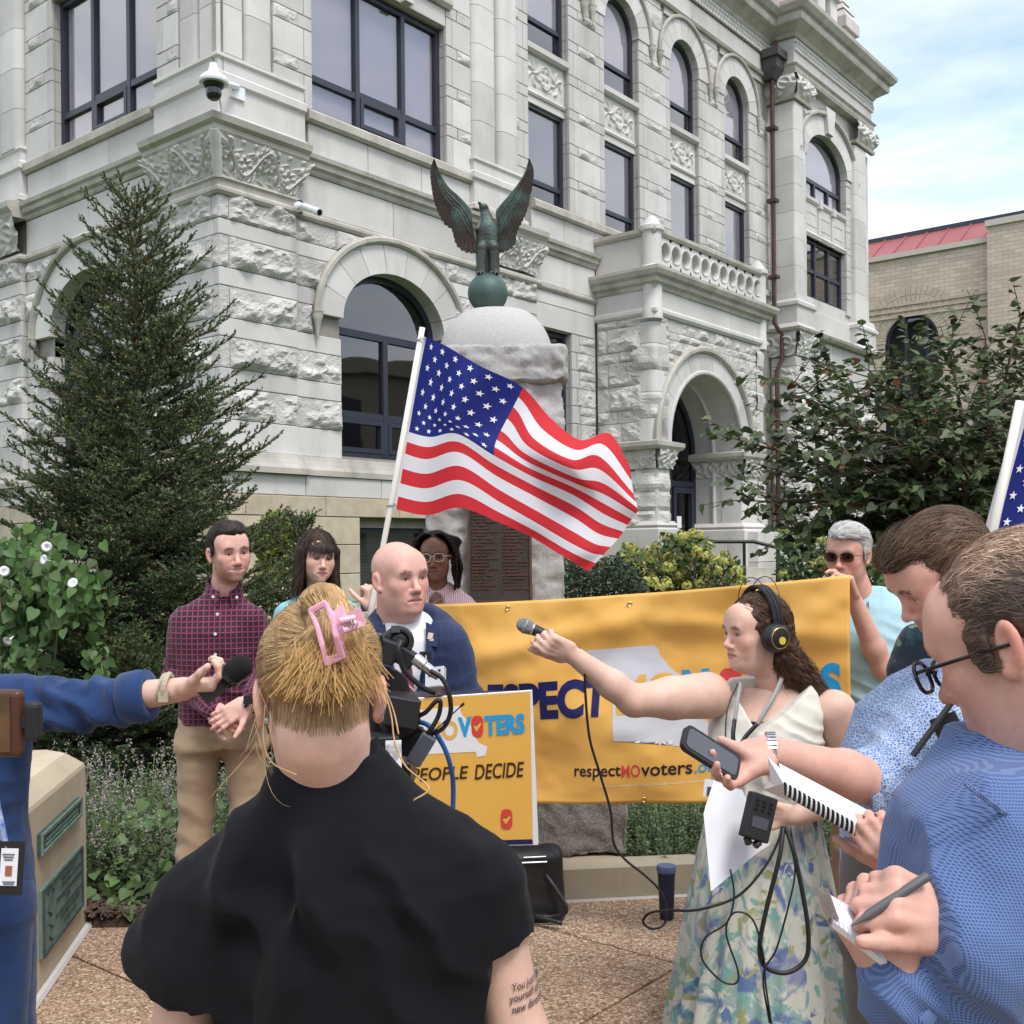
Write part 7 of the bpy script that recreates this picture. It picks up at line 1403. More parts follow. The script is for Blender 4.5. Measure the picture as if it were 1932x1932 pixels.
# ---- woman with braids and clear glasses ------------------------------------------------------------
def braid_woman():
 D=5.0;w=lambda u,v,dy=0:W(u,v,D+dy);c=w(823,1051);R=Rzyx(-6,2,-2);cx,cy=w(826,1200)[0],D+.05;p=person('woman with braids and clear glasses in a pink striped shirt behind the banner',(cx,D))
 hm=head_mesh(c,R,.93,'dark',True,neck=w(826,1136,.05),nr=.047,brow=(.02,.012,.01),lip=(.22,.09,.075),nose=1.15)
 s=SDF();wl=w(800,1175,-.13);s.chain([w(770,1240,-.05),wl],[.036,.025]);hand(s,wl,(.7,-.25,.55),(.1,.9,-.5),1,((55,60,40),)*4,(30,25));s.cap(w(822,1120,.04),w(822,1180,.04),.05,.09,.03)
 put('body',[hm,skin_of(s,'dark')],'skin',p);eyes(c,R,.93,p,(.02,.012,.01),(6,2))
 secs=[(.75,0,0,.17,.13),(1.05,0,0,.165,.12),(1.2,0,-.01,.175,.13),(1.34,0,0,.185,.115),(1.41,0,.01,.16,.1),(1.455,0,.02,.10,.078),(1.48,0,.02,.066,.062)]
 s=torso(secs,cx,cy,4);A1=[w(763,1170),w(758,1270)];A2=[w(886,1160),w(905,1275)]
 for A in(A1,A2):s.chain(A,[.056,.056],.02,.04)
 s.ell(w(822,1135,-.06),(.035,.07,.05),.015,None,'s');cloth('shirt',s,'pinstripe',p,.008,.004,(6,6,8),13,uvf=lambda V:fab_uv(V,cx,cy,.16,[(A1,.056),(A2,.056)],4,flat=(1,.07)));collar(p,w(826,1121,.03),Rzyx(0,14),.068,'pinstripe',gap=.5,pt=.04,drop=.03)
 legs(p,'darktrousers',(cx,cy,.9),[(cx-.09,cy,.15),(cx+.09,cy,.15)],.98)
 glasses(p,c,R,.93,'clearframe','lensclear',.024,.020,.0021)
 s=SDF();s.ell((0,.022,.045),(.084,.104,.088));s.cut((0,-.088,.058),(0,-.62,-1),.01);V,Q,C,nn=hair_shell(s,.004,.003,(50,120,50),3,(.010,.008,.008));parts=[(V,Q,C)];rn=np.random.default_rng(9)
 mbp=MB()
 for q in(-1,1):
  for i in range(17):
   t=i/16;st=np.array([q*(.012+.055*min(1,t*1.6)),-.06+.15*t,.115-.04*t]);P=catmull([st,st+np.array([q*.045,-.02*(1-t),-.005]),np.array([q*(.092+.012*rn.random()),-.035+.11*t,.03]),np.array([q*(.098+.012*rn.normal()),-.03+.10*t,-.06]),np.array([q*(.085+.018*rn.random()),-.02+.1*t,-.13-.04*rn.random()])],12);mbp.tube(P,.0068*(1+.22*np.sin(np.arange(len(P))*2.1)),6)
 bv=np.array(mbp.v);bq=[f if len(f)==4 else(f[0],f[1],f[2],f[2])for f in mbp.f if len(f)<=4];parts.append((bv,np.array(bq),np.repeat(np.array([[.013,.010,.010]]),len(bv),0)));V,Q,C=join(parts);add('braids',mesh('braids',c+.93*(V@R.T),Q,'hairm',col=C),p)
braid_woman()
# ---- bald speaker -----------------------------------------------------------------------------------
def speaker():
 D=3.55;w=lambda u,v,dy=0:W(u,v,D+dy);c=w(754,1091);R=Rzyx(36,0,-3);cx,cy=w(772,1300)[0],D+.06;p=person('bald man in a navy suit and striped tie speaking at the lectern',(cx,D));sc=1.0
 hm=head_mesh(c,R,sc,'pink',neck=w(748,1190,.06),nr=.066,brow=(.30,.18,.13),age=.8,opn=.8,fat=.9,wid=1.03,jaw=1.1,nose=1.12,stub=.25,squint=.35)
 s=SDF();s.cap(w(756,1180,.05),w(756,1220,.05),.066,.075);put('body',[hm,skin_of(s,'pink')],'skin',p);eyes(c,R,sc,p,(.07,.09,.12),(10,0))
 secs=[(.80,0,0,.205,.15),(1.0,0,-.01,.19,.155),(1.15,0,-.01,.195,.15),(1.3,0,0,.202,.13),(1.38,0,.01,.18,.11),(1.43,0,.02,.125,.09),(1.462,-.01,.03,.085,.076)]
 kx0=w(770,1203)[0];s=torso(secs,cx,cy,10);A1=[w(668,1215),w(640,1330),w(690,1420,-.2)];A2=[w(852,1215),w(880,1320,.0),w(848,1410,-.22)]
 for A in(A1,A2):s.chain(A,[.060,.056,.048],.02,.04)
 s.op('s',(lambda P:np.maximum(np.abs(P[:,0]-kx0-.03*(1.36-P[:,2]))-np.clip((P[:,2]-1.08)*.25,.0,.10),P[:,1]-cy+.04)),.006)
 cloth('jacket',s,'suit',p,.0075,.004,(5,5,8),17,folds=[(A2[1],.1,(-.4,0,1),.006,.06)],uvf=lambda V:fab_uv(V,cx,cy,.19,[(A1,.062),(A2,.062)],10,flat=(.98,.17)))
 s=torso([(1.0,0,-.02,.13,.12),(1.2,0,-.015,.13,.125),(1.35,0,-.005,.13,.112),(1.42,-.01,.015,.098,.09),(1.455,-.012,.03,.078,.074)],cx,cy,10);cloth('dress_shirt',s,'whiteshirt',p,.008,.002,(6,6,9),19);collar(p,w(757,1184,.05),Rzyx(18,10),.076,'whiteshirt',h1=.038,h2=.055,gap=.22,pt=.03,drop=.03)
 def fy(x,z):return front_y(cx,cy,[(1.0,0,-.02,.13,.12),(1.2,0,-.02,.16,.128),(1.35,0,-.005,.15,.112),(1.42,-.01,.015,.098,.09)],z,x-cx)-.012
 mb=MB();kx,kz=w(770,1203)[0],w(770,1203)[2]
 def tie(poly,n0=.0):
  V=[];
  for(dx,z)in poly:V.append((kx+dx,fy(kx+dx,z)-n0,z))
  return V
 L=[(z,.012+.024*min(1,(kz-.035-z)/.28))for z in np.linspace(kz-.035,1.02,12)];V,F,UV=[],[],[]
 for z,a in L:
  for dx in(-a,-a*.5,0,a*.5,a):V.append((kx+.012*(kz-z)/.3+dx,fy(kx+dx,z)-.004-.006*(1-abs(dx)/a),z));UV.append((dx,z))
 V2=[(kx-.02,fy(kx,kz)-.008,kz+.004),(kx+.02,fy(kx,kz)-.008,kz+.004),(kx+.011,fy(kx,kz-.03)-.016,kz-.036),(kx-.011,fy(kx,kz-.03)-.016,kz-.036),(kx,fy(kx,kz)-.024,kz-.012)];o=len(V);V+=V2;UV+=[(a[0]-kx+.3,a[2])for a in V2];Fq=[tuple(f)for f in grid_faces(12,5)]+[(o,o+1,o+4),(o+1,o+2,o+4),(o+2,o+3,o+4),(o+3,o,o+4)]
 add('tie',mesh('tie',np.array(V),Fq,'tie',uv=np.array(UV),smooth=False),p)
 for q,pts in((-1,[(722,1178),(700,1196),(712,1232),(724,1226),(716,1240),(762,1320),(752,1290),(733,1220)]),(1,[(801,1176),(826,1188),(824,1222),(812,1220),(822,1236),(786,1330),(797,1290),(803,1215)])):
  V=[]
  for u,v in pts:x,z=w(u,v,-.08)[[0,2]];V.append((x,front_y(cx,cy,secs,z,x-cx)-.012,z))
  me=mesh('lapel',np.array(V),[tuple(range(8))],'suitplain',smooth=False);o=add('lapel',me,p);m=o.modifiers.new('s','SOLIDIFY');m.thickness=.006
 legs(p,'suitplain',(cx,cy,.86),[(cx-.1,cy,0),(cx+.1,cy,0)],.95,hipw=.19,hipd=.14)
 P=w(812,1200,-.135);mb=MB();mb.box(P,(.016,.004,.020),rotm((0,1,0),.2));mb.box(P+np.array([.004,0,-.012]),(.012,.004,.006));mk('pinwhite',(.75,.62,.5),None,.4);mb.build('lapel_pin','pinwhite',p)
 P=w(803,1241,-.13);mb=MB();mb.box(P,(.036,.014,.040),rotm((0,1,0),-.06));mb.build('clip_on_microphone','blackplastic',p);mb=MB();mb.box(P+np.array([.002,-.0075,.002]),(.0035,.001,.013));mb.build('microphone_light','button',p)
speaker()
# ---- reporter with headphones -----------------------------------------------------------------------
def reporter():
 D=3.6;w=lambda u,v,dy=0:W(u,v,D+dy);c=w(1424,1193);R=Rzyx(-68,2,0);cx,cy=w(1450,1450)[0],D+.04;p=person('woman with headphones and curly hair reaching out a microphone',(cx,D));sc=1.0
 hm=head_mesh(c,R,sc,'fair',True,neck=w(1462,1305,.05),nr=.047,brow=(.12,.075,.05),fat=.5,lip=(.40,.18,.16),squint=.35,nose=1.06,jaw=1.06)
 sh,el,wr_=w(1335,1312,-.0),w(1196,1322,-.10),w(1078,1234,-.16);s=SDF();s.chain([sh,sh+(el-sh)*.5,el,el+(wr_-el)*.35,wr_],[.078,.068,.050,.046,.028],.02);hand(s,wr_,w(1030,1212,-.21)-wr_,(-.05,.95,.35),1,((28,62,45),(45,68,45),(55,68,45),(62,68,45)),(22,22),spread=2,sc=1.02)
 sh2,el2,wr2=w(1572,1345,.02),w(1640,1500,.02),w(1492,1540,-.22);s.chain([sh2,(sh2+el2)/2,el2,el2+(wr2-el2)*.4,wr2],[.078,.068,.05,.044,.028],.02);hand(s,wr2,w(1440,1530,-.27)-wr2,(-.2,.8,.2),1,((40,50,30),)*4,(15,-20));s.loft([(w(0+1450,1360)[2],w(1452,0)[0],cy+.01,.16,.09),(w(1450,1300)[2],w(1458,0)[0],cy+.03,.11,.07)],.03)
 put('body',[hm,skin_of(s,'fair')],'skin',p);eyes(c,R,sc,p,(.12,.14,.12),(0,0))
 zz=lambda v:w(1450,v)[2];secs=[(zz(1530),-.005,0,.175,.13),(zz(1470),0,0,.185,.14),(zz(1400),0,-.015,.195,.155),(zz(1350),.005,0,.19,.13),(zz(1310),.01,.015,.165,.10),(zz(1285),.015,.02,.13,.08)]
 s=torso(secs,cx,cy,-14);pt=w(1418,1372);m0=w(1462,1290)
 s.op('s',lambda P:np.maximum(np.maximum(np.abs(P[:,0]-(pt[0]+(P[:,2]-pt[2])*.45))-(P[:,2]-pt[2])*.95,P[:,1]-cy-.01),-(P[:,2]-pt[2])),.01)
 s.op('s',lambda P:np.hypot(P[:,0]-w(1318,1330)[0],P[:,2]-w(1318,1348)[2])-.055,.02);s.op('s',lambda P:np.hypot(P[:,0]-w(1590,1370)[0],P[:,2]-w(1590,1370)[2])-.065,.02);cloth('top',s,'ivory',p,.006,.005,(6,6,8),23,folds=[(w(1520,1420,-.1),.12,(.4,0,1),.007,.05),(w(1400,1480,-.1),.14,(1,0,.2),.006,.05)])
 sk=MB();n,m=120,40;V,U=[],[]
 for j in range(m):
  f=j/(m-1);z=zz(1488)*(1-f)+.03*f;a,b=.155+.16*f**.8,.125+.15*f**.8;xo=-.012*f
  for i in range(n):
   t=2*math.pi*i/n;fl=1+(.022+.07*f)*math.sin(26*t+1.3*math.sin(3*t)+.6*f)*(.6+.4*math.sin(7*t+2));V.append((cx-.01+xo+a*fl*math.sin(t),cy-b*fl*math.cos(t),z));U.append(((t if t<math.pi else t-2*math.pi)*.24,z,.3))
 add('skirt',mesh('skirt',np.array(V),grid_faces(m,n,True),'floralskirt',uv=np.array(U)),p)
 s=SDF();s.ell((0,.026,.040),(.087,.107,.094));s.ell((0,.08,-.03),(.08,.062,.085),.03);s.cut((0,-.07,.056),(0,-1,-.42),.012);s.ell((0,-.10,-.06),(.09,.082,.078),.01,None,'s')
 Rl=R.T;lo=lambda q:Rl@(np.array(q)-c)/sc
 tail=[lo(w(1480,1240,.02)),lo(w(1505,1275,.05)),lo(w(1545,1320,.06)),lo(w(1572,1375,.02))];s.chain(tail,[.06,.055,.042,.018],.02,.03)
 axis=np.array(tail);fl=lambda P:norm(np.where((np.linalg.norm(P-np.array([0,.0,.03]),axis=1)>.125)[:,None],norm(axis[-1]-axis[0])[None]+0*P,np.stack([0*P[:,0],.9+0*P[:,0],-.35-2.5*np.clip(P[:,1],0,1)],1)))
 wear_hair(p,c,R,sc,s,(.055,.030,.018),fl,3600,.12,.0009,7,amp=.008,fq=(45,45,45),curl=.6,cf=95,lift=.0,hi=(.13,.072,.04),seg=10,cv=.4,var=.15)
 # headphones: band, ear cups
 hp=thing('headphones','black over ear headphones with gold rings on the curly haired woman','headphones',c);mb=MB();g=lambda x,y,z:c+sc*(R@np.array([x,y,z]))
 band=[g(.103*math.cos(t),.022,.03+.122*math.sin(t))for t in np.linspace(-.05,math.pi+.05,26)]
 for d0 in(-.013,0.0,.013):mb.tube([b+R@np.array([0,d0,0])for b in band],.0065,6)
 mb.build('headband','blackplastic',hp,angle=50);mb=MB()
 for d0 in(-.028,.028):mb.tube([g(.104*math.cos(t),.022+d0*max(0,math.sin(t))**.5,.045+.138*math.sin(t))for t in np.linspace(0.02,math.pi-.02,22)],.0016,5)
 mb.build('wire_hoop','blackmetal',hp)
 for q in(-1,1):
  e=g(q*.090,.012,-.012);ax=R@np.array([q,0.0,0.0]);mb=MB();mb.lathe([(.03,-.012),(.047,-.008),(.05,.004),(.047,.018),(.042,.024),(.04,.030),(.034,.034),(0,.035)],e,ax,28);cupo=mb.build('ear_cup','blackplastic',hp,angle=45)
  mb=MB();a1_=norm(np.cross(ax,[0,0,1]));a2_=np.cross(ax,a1_);mb.tube([e+ax*.0345+.0335*(math.cos(t)*a1_+math.sin(t)*a2_)for t in np.linspace(0,6.283,33)],.0016,6,cap=False);mb.build('gold_ring','gold',cupo);mb=MB();mb.lathe([(0,.037),(.0125,.037),(.0125,.034)],e+R@np.array([0,0.006,-.008]),ax,20);mk('yellowbadge',(.62,.50,.06),None,.4);mb.build('badge','yellowbadge',cupo);mb=MB();mb.tube([g(q*.099,.022,.045),g(q*.105,.018,.02),g(q*.118,.012,-.004)],.007,6);mb.build('yoke','blackplastic',cupo)
 return w,cx,cy
RW,rcx,rcy=reporter()
# ---- white haired man holding the right end of the banner ---------------------------------------------
def white_man():
 D=4.35;w=lambda u,v,dy=0:W(u,v,D+dy);c=w(1600,1046);R=Rzyx(-36,6,2);cx,cy=w(1652,1250)[0],D+.05;p=person('white haired man in sunglasses and light blue shirt holding up the banner',(cx,D));sc=1.0
 hm=head_mesh(c,R,sc,'red',neck=w(1628,1140,.06),nr=.055,brow=(.45,.36,.3),age=1.0,nose=1.05)
 el,wr_=w(1665,1262,-.10),w(1610,1128,-.16);s=SDF();s.chain([w(1686,1195,.03),el,el+(wr_-el)*.3,wr_],[.05,.040,.044,.029],.02);hand(s,wr_,w(1592,1083,-.19)-wr_,(-.55,-.2,-.35),-1,((20,40,20),(45,60,35),(55,65,40),(60,70,40)),(20,25),sc=1.03);s.cap(w(1570,1190,.1),w(1560,1300,.1),.045,.04);put('body',[hm,skin_of(s,'red')],'skin',p);eyes(c,R,sc,p)
 secs=[(.93,0,0,.175,.125),(1.0,0,-.01,.182,.135),(1.15,0,-.015,.185,.14),(1.3,0,0,.19,.125),(1.39,0,.01,.165,.10),(1.43,0,.02,.11,.08),(1.47,0,.03,.066,.062)]
 s=torso(secs,cx,cy,-18);A=[w(1688,1178,.04),w(1692,1232,-.04)];A1=[w(1585,1178,.08),w(1570,1235,.08)];s.chain(A,[.062,.062],.02,.04);s.chain(A1,[.058,.058],.02,.04);cloth('shirt',s,'skyshirt',p,.008,.005,(5,5,8),29,folds=[(w(1650,1330,-.1),.13,(.3,0,1),.008,.06),(w(1690,1210,-.05),.08,(.5,0,1),.006,.05)]);collar(p,w(1630,1134,.045),Rzyx(-20,14),.064,'skyshirt',gap=.3)
 legs(p,'khaki',(cx,cy,.9),[(cx-.1,cy,0),(cx+.1,cy,0)],.985,hipw=.178,hipd=.128)
 mb=MB();z=.965;n=28;q=lambda t,r,zz:(cx+(.183)*r*math.sin(t),cy+.132*r*-math.cos(t),zz)
 V=[q(2*math.pi*i/n,1.03,zz)for zz in(z-.018,z+.018)for i in range(n)];mb.add(V,grid_faces(2,n,True).tolist());mk('leather',(.05,.028,.02),None,.5);mb.build('belt','leather',p)
 glasses(p,c,R,sc,'tortoise','lensdark',.026,.019,.0018,name='sunglasses')
 s=scalp((-.1,.060),(.1,-.06),r=(.082,.106,.090),extra=[((.01,-.045,.092),(.062,.065,.032),.02)],cutk=.004)
 for q in(-1,1):s.ell((q*.0765,-.02,.004),(.004,.012,.028),.008)
 wear_hair(p,c,R,sc,s,(.46,.45,.43),lambda P:norm(np.stack([.5+0*P[:,0],.7+0*P[:,0],-.2-4*np.clip(P[:,1],-.02,.2)],1)),3800,.036,.0010,13,lift=.1,var=.12,hi=(.62,.61,.58),cv=.2)
 mb=MB();h=w(1590,1098,-.19);mb.tube([h+.0095*np.array([math.cos(t),.3*math.cos(t),math.sin(t)])for t in np.linspace(0,6.28,13)],.0018,5);mb.build('ring','gold',p)
white_man()
# ================================================================== foreground people
def back_woman():
 D=1.45;w=lambda u,v,dy=0:W(u,v,D+dy);c=w(604,1314,.015);R=Rzyx(193,24,0);sc=1.0;cx,cy=w(640,1600)[0],D+.0;p=person('blonde woman in a black blouse seen from behind in the foreground',(cx,D))
 hm=head_mesh(c,R,sc,'fair',True,neck=w(625,1490,.02),nr=.055,h=.0036)
 s=SDF();s.cap(w(622,1440,.03),w(630,1540,.01),.057,.085,.02);aR=[w(922,1715,.0),w(978,1965,.0),w(960,2120,.16)];aL=[w(362,1790,.0),w(345,1960,.0),w(420,2110,.14)]
 for a in(aR,aL):s.chain(a,[.042,.041,.034],.02)
 for a,n_ in((aR,-1),(aL,1)):hand(s,a[2],(-.3*-n_,.6,.1),(n_*-.1,.3,.9),n_,((40,50,30),)*4)
 put('body',[hm,skin_of(s,'fair')],'skin',p);eyes(c,R,sc,p)
 zz=lambda v:w(0,v)[2];secs=[(zz(2100),0,.02,.26,.17),(zz(1932),.0,.02,.235,.155),(zz(1800),-.005,.01,.225,.15),(zz(1660),.008,0,.228,.14),(zz(1600),.012,.0,.198,.125),(zz(1550),.010,.0,.160,.105),(zz(1500),.0,.005,.110,.085),(zz(1452),-.012,.015,.082,.070),(zz(1432),-.012,.018,.070,.066)]
 s=torso(secs,cx,cy,0,p=2.2);A1=[w(505,1700),w(415,1745,.0),w(352,1815,.0)];A2=[w(820,1680),w(885,1712),w(928,1760,.0)]
 s.chain(A1,[.070,.070,.076],.03,.06);s.chain(A2,[.070,.066,.059],.03,.06);s.cap(w(330,1770),w(268,1778,-.01),.035,.012,.05);s.cut(w(330,1832),w(300,1850)*0+np.array([-.2,-.1,-1]),.006)if False else None
 hem1=(w(335,1845),np.array([-.25,0,-1.0]));s.op('i',lambda P:np.minimum((P-hem1[0])@norm(hem1[1]),5)*(P[:,0]<w(430,1700)[0])-1.0*(P[:,0]>=w(430,1700)[0]),.0);hem2=(w(955,1775),np.array([.35,0,-1.0]));s.op('i',lambda P:np.where(P[:,0]>w(925,1700)[0],(P-hem2[0])@norm(hem2[1]),-1.0),.0)
 s.cap(w(520,1560,-.09),w(430,2000,-.13),.02,.02,.05,'s');
 cloth('blouse',s,'black',p,.007,.006,(3.5,3.5,2.2),31,folds=[(w(820,1690,-.1),.16,(.8,0,.5),.012,.11),(w(480,1780,-.1),.17,(1,0,.2),.012,.12),(w(640,1850,-.12),.2,(1,0,.15),.008,.16)],uvf=lambda V:V)
 T=np.linspace(0,2*math.pi,49);rows=[]
 for r_,z_ in((.070,-.012),(.0695,.006),(.068,.022),(.065,.0235),(.063,.008)):rows.append([w(620,1448,.018)+np.array([r_*math.sin(t),r_*.95*-math.cos(t),z_-.012*(1 if math.cos(t)<0 else 0)*abs(math.cos(t))+.018*math.sin(t)])for t in T])
 add('collar',mesh('collar',np.array(rows).reshape(-1,3),grid_faces(5,49),'black',uv=np.array(rows).reshape(-1,3)),p)
 legs(p,'darktrousers',(cx,cy+.05,.86),[(cx-.1,cy+.05,0),(cx+.1,cy+.05,0)],1.0,hipw=.2,hipd=.14)
 # hair drawn up into a twist that is held by the clip; ends fan out below it
 Rl=R.T;lo=lambda u,v,dy=0:Rl@(w(u,v,dy)-c)/sc
 s=SDF();s.ell((0,.018,.038),(.0825,.1045,.0885));s.ell((0,.070,.045),(.060,.040,.05),.03);nl=lo(610,1334,-.06);s.cut(nl,Rl@norm(np.array([0.0,.35,-1.0])),.010);s.ell((0,-.10,-.05),(.08,.082,.10),.01,None,'s')
 for q in(-1,1):s.ell((q*.098,.045,-.042),(.036,.05,.042),.012,None,'s')
 for q in(-1,1):s.ell((q*.095,.002,-.012),(.036,.034,.044),.005,None,'s')
 s.ell(lo(612,1246,-.105),(.050,.017,.032),.02,Rl@np.eye(3));B0,B1,B2=lo(640,1205,-.085),lo(624,1163,-.075),lo(608,1140,-.06);s.chain([lo(625,1262,-.10),B0,B1,B2],[.030,.030,.024,.020],.02,.02);s.ell(lo(608,1130,-.055),(.024,.024,.019),.015)
 tgt=lo(630,1225,-.10)
 def flow(P):
  d=tgt-P;near=np.exp(-(np.linalg.norm(d,axis=1)/.05)**2)[:,None];return norm(norm(d)*(1-near)+near*norm(np.array(B2)-tgt)[None])
 def colf(P):f=fbm(P*np.array([55,55,30]),2,5);lowm=np.exp(-((P-nl)**2).sum(1)/.05**2);return((1+.35*f)*(1-.45*lowm))[:,None]*np.ones((1,3))
 rn=np.random.default_rng(77);Tn=3000;ends=[]
 st=np.stack([rn.normal(0,.016,Tn),rn.normal(0,.010,Tn),rn.normal(0,.008,Tn)],1)+tgt;down=Rl@np.array([0,-.25,-1.0]);sid=Rl@np.array([1.0,0,0]);sp=rn.uniform(-1,1,Tn);dirs=norm(down[None]+sid[None]*(sp*.95-.1)[:,None]+rn.normal(0,.035,(Tn,3)));outw=Rl@np.array([0,-1.0,0])
 dd={};F0=strands(st+outw*.012,np.repeat(outw[None],Tn,0),lambda P:dirs,rn.uniform(.040,.058,Tn),.0005,np.array([.50,.31,.125])*(1+rn.normal(0,.22,(Tn,1))),6,lift=.06,rn=rn,var=.03,tip=.8);ends.append(F0)
 n2=40;a=np.array([lo(rn.uniform(478,520),rn.uniform(1290,1420),-.02-.03*rn.random())if i<30 else lo(rn.uniform(705,735),rn.uniform(1290,1400),-.02)for i in range(n2)]);n2=16;a=a[::3][:n2]if len(a[::3])>=n2 else a[:n2];n2=len(a);ends.append(strands(a,np.repeat(outw[None],n2,0),const(*(Rl@np.array([.12,-.2,-1.0]))),rn.uniform(.04,.09,n2),.00035,np.repeat(np.array([[.52,.34,.16]]),n2,0),7,curl=.25,cf=25,rn=rn,var=.3,lift=.3))
 Vl=(hm[0]-c)@R/sc;mm=np.where((Vl[:,1]>.02)&(Vl[:,2]<-.012)&(Vl[:,2]>-.078+9*np.abs(Vl[:,0])**2)&(np.abs(Vl[:,0])<.066))[0];i=rn.choice(mm,2600);Nl=norm(Vl[i]*np.array([1,1,0]));ends.append(strands(Vl[i]+Nl*.001,Nl,lambda P:norm(np.stack([-P[:,0]*6,.05+0*P[:,0],1+0*P[:,0]],1)),.055,.00035,np.array([.36,.225,.11])*(1+rn.normal(0,.25,(2600,1))),5,lift=.12,rn=rn,var=.1))
 wisp=MB()
 for pts in([(722,1290,.0),(738,1350,-.02),(745,1400,-.03),(765,1445,-.05),(800,1475,-.09),(808,1492,-.1),(780,1510,-.1)],[(500,1330,-.03),(498,1400,-.04),(515,1440,-.06),(560,1462,-.09)],[(718,1280,.0),(742,1340,-.01),(752,1385,-.03)]):wisp.tube(catmull([lo(*q)for q in pts],6),.0012,4)
 q4=[f for f in wisp.f if len(f)==4];ends.append((np.array(wisp.v),np.array(q4),np.repeat(np.array([[.55,.37,.18]]),len(wisp.v),0)))
 wear_hair(p,c,R,sc,s,(.36,.215,.095),flow,11500,.09,.0005,17,amp=.0022,fq=(70,70,40),lift=.02,hi=(.60,.42,.21),seg=6,cv=.3,wrapz=-.2,grav=0,extra=ends,h=.0032,colf=colf,var=.035)
 mb=MB()
 for u,v,dy in((504,1361,-.012),(520,1345,.0)):mb.lathe([(0,0),(.0045,0),(.005,.002),(.003,.005),(0,.005)],w(u,v,dy-.02),(-.5,-.8,0),8)
 mb.build('earring','silver',p)
 # tattoo lettering on the right upper arm, drawn on the skin
 mk('tattoo',(.09,.07,.075),None,.6);a0,a1=np.array(aR[0]),np.array(aR[1]);a2=np.array(aR[2]);axd=norm(a1-a0)
 for txt,v in(('You just have to pick',1847),('yourself up and find a',1867),('new direction',1887)):
  V,F=text2d(txt,.0145,.0002,.8,sub=1);u0={1847:966,1867:962,1887:966}[v];P0=w(u0,v);out_=[]
  for x,y in V:
   z=P0[2]+y;t=np.clip((z-a0[2])/(a1[2]-a0[2]),0,1.6);cn_=a0+(a1-a0)*t;r=.0476-.006*t;th0=math.asin(np.clip((P0[0]-cn_[0])/r,-.95,.95));th=th0+x/r;out_.append((cn_[0]+r*math.sin(th),cn_[1]-r*math.cos(th),z+.15*x))
  add('tattoo',mesh('tattoo',np.array(out_),F,'tattoo',smooth=False),p)
 # claw clip
 cl=thing('claw_clip','pink claw clip in the blonde hair','hair clip',w(630,1200,-.11));mk('pinkplastic',(.72,.36,.47),(.76,.42,.53),.3,20.0,sss=.1)
 def plate(pts,th,name,hole=None):
  mb=MB();P=[w(*q)for q in pts]
  k=len(P);L=[P,hole]if hole else None
  if hole:
   H=[w(*q)for q in hole];b=np.array([0,th,0]);V=P+H+[q+b for q in P]+[q+b for q in H];F=[]
   for i in range(k):j=(i+1)%k;F+=[(i,j,k+j,k+i),(2*k+i,3*k+i,3*k+j,2*k+j),(i,2*k+i,2*k+j,j),(k+i,k+j,3*k+j,3*k+i)]
   mb.add(V,F)
  else:
   b=np.array([0,th,0]);mb.add(P+[q+b for q in P],[tuple(range(k)),tuple(range(k,2*k))[::-1]]+[(i,(i+1)%k,k+(i+1)%k,k+i)for i in range(k)])
  o=mb.build(name,'pinkplastic',cl);m=o.modifiers.new('b','BEVEL');m.width=.0022;m.segments=2;m.limit_method='ANGLE';return o
 plate([(579,1150,-.135),(612,1131,-.14),(632,1160,-.155),(640,1200,-.16),(652,1243,-.15),(612,1259,-.14),(604,1225,-.145),(592,1180,-.14)],.006,'frame',[(592,1158,-.135),(611,1146,-.14),(621,1168,-.155),(628,1202,-.16),(635,1233,-.15),(618,1239,-.14),(612,1215,-.145),(602,1180,-.14)])
 plate([(632,1155,-.15),(644,1146,-.15),(654,1172,-.16),(650,1182,-.16),(645,1206,-.155),(634,1196,-.155)],.006,'jaw');plate([(657,1160,-.15),(676,1150,-.145),(686,1176,-.14),(664,1188,-.15)],.007,'finger_grip');mb=MB();mb.tube([w(640,1172,-.162),w(670,1166,-.155)],.0045,8);mb.tube([w(646,1190,-.16),w(672,1182,-.15)],.0045,8);mb.tube([w(640,1215,-.14),w(655,1250,-.12),w(664,1256,-.1)],.006,6);mb.build('hinge','pinkplastic',cl,angle=50);mb=MB();mb.tube([w(650,1176,-.158)+.004*np.array([0,math.cos(t),math.sin(t)])+np.array([t*.0006,0,0])for t in np.linspace(0,25,60)],.0008,4);mb.build('spring','silver',cl)
back_woman()
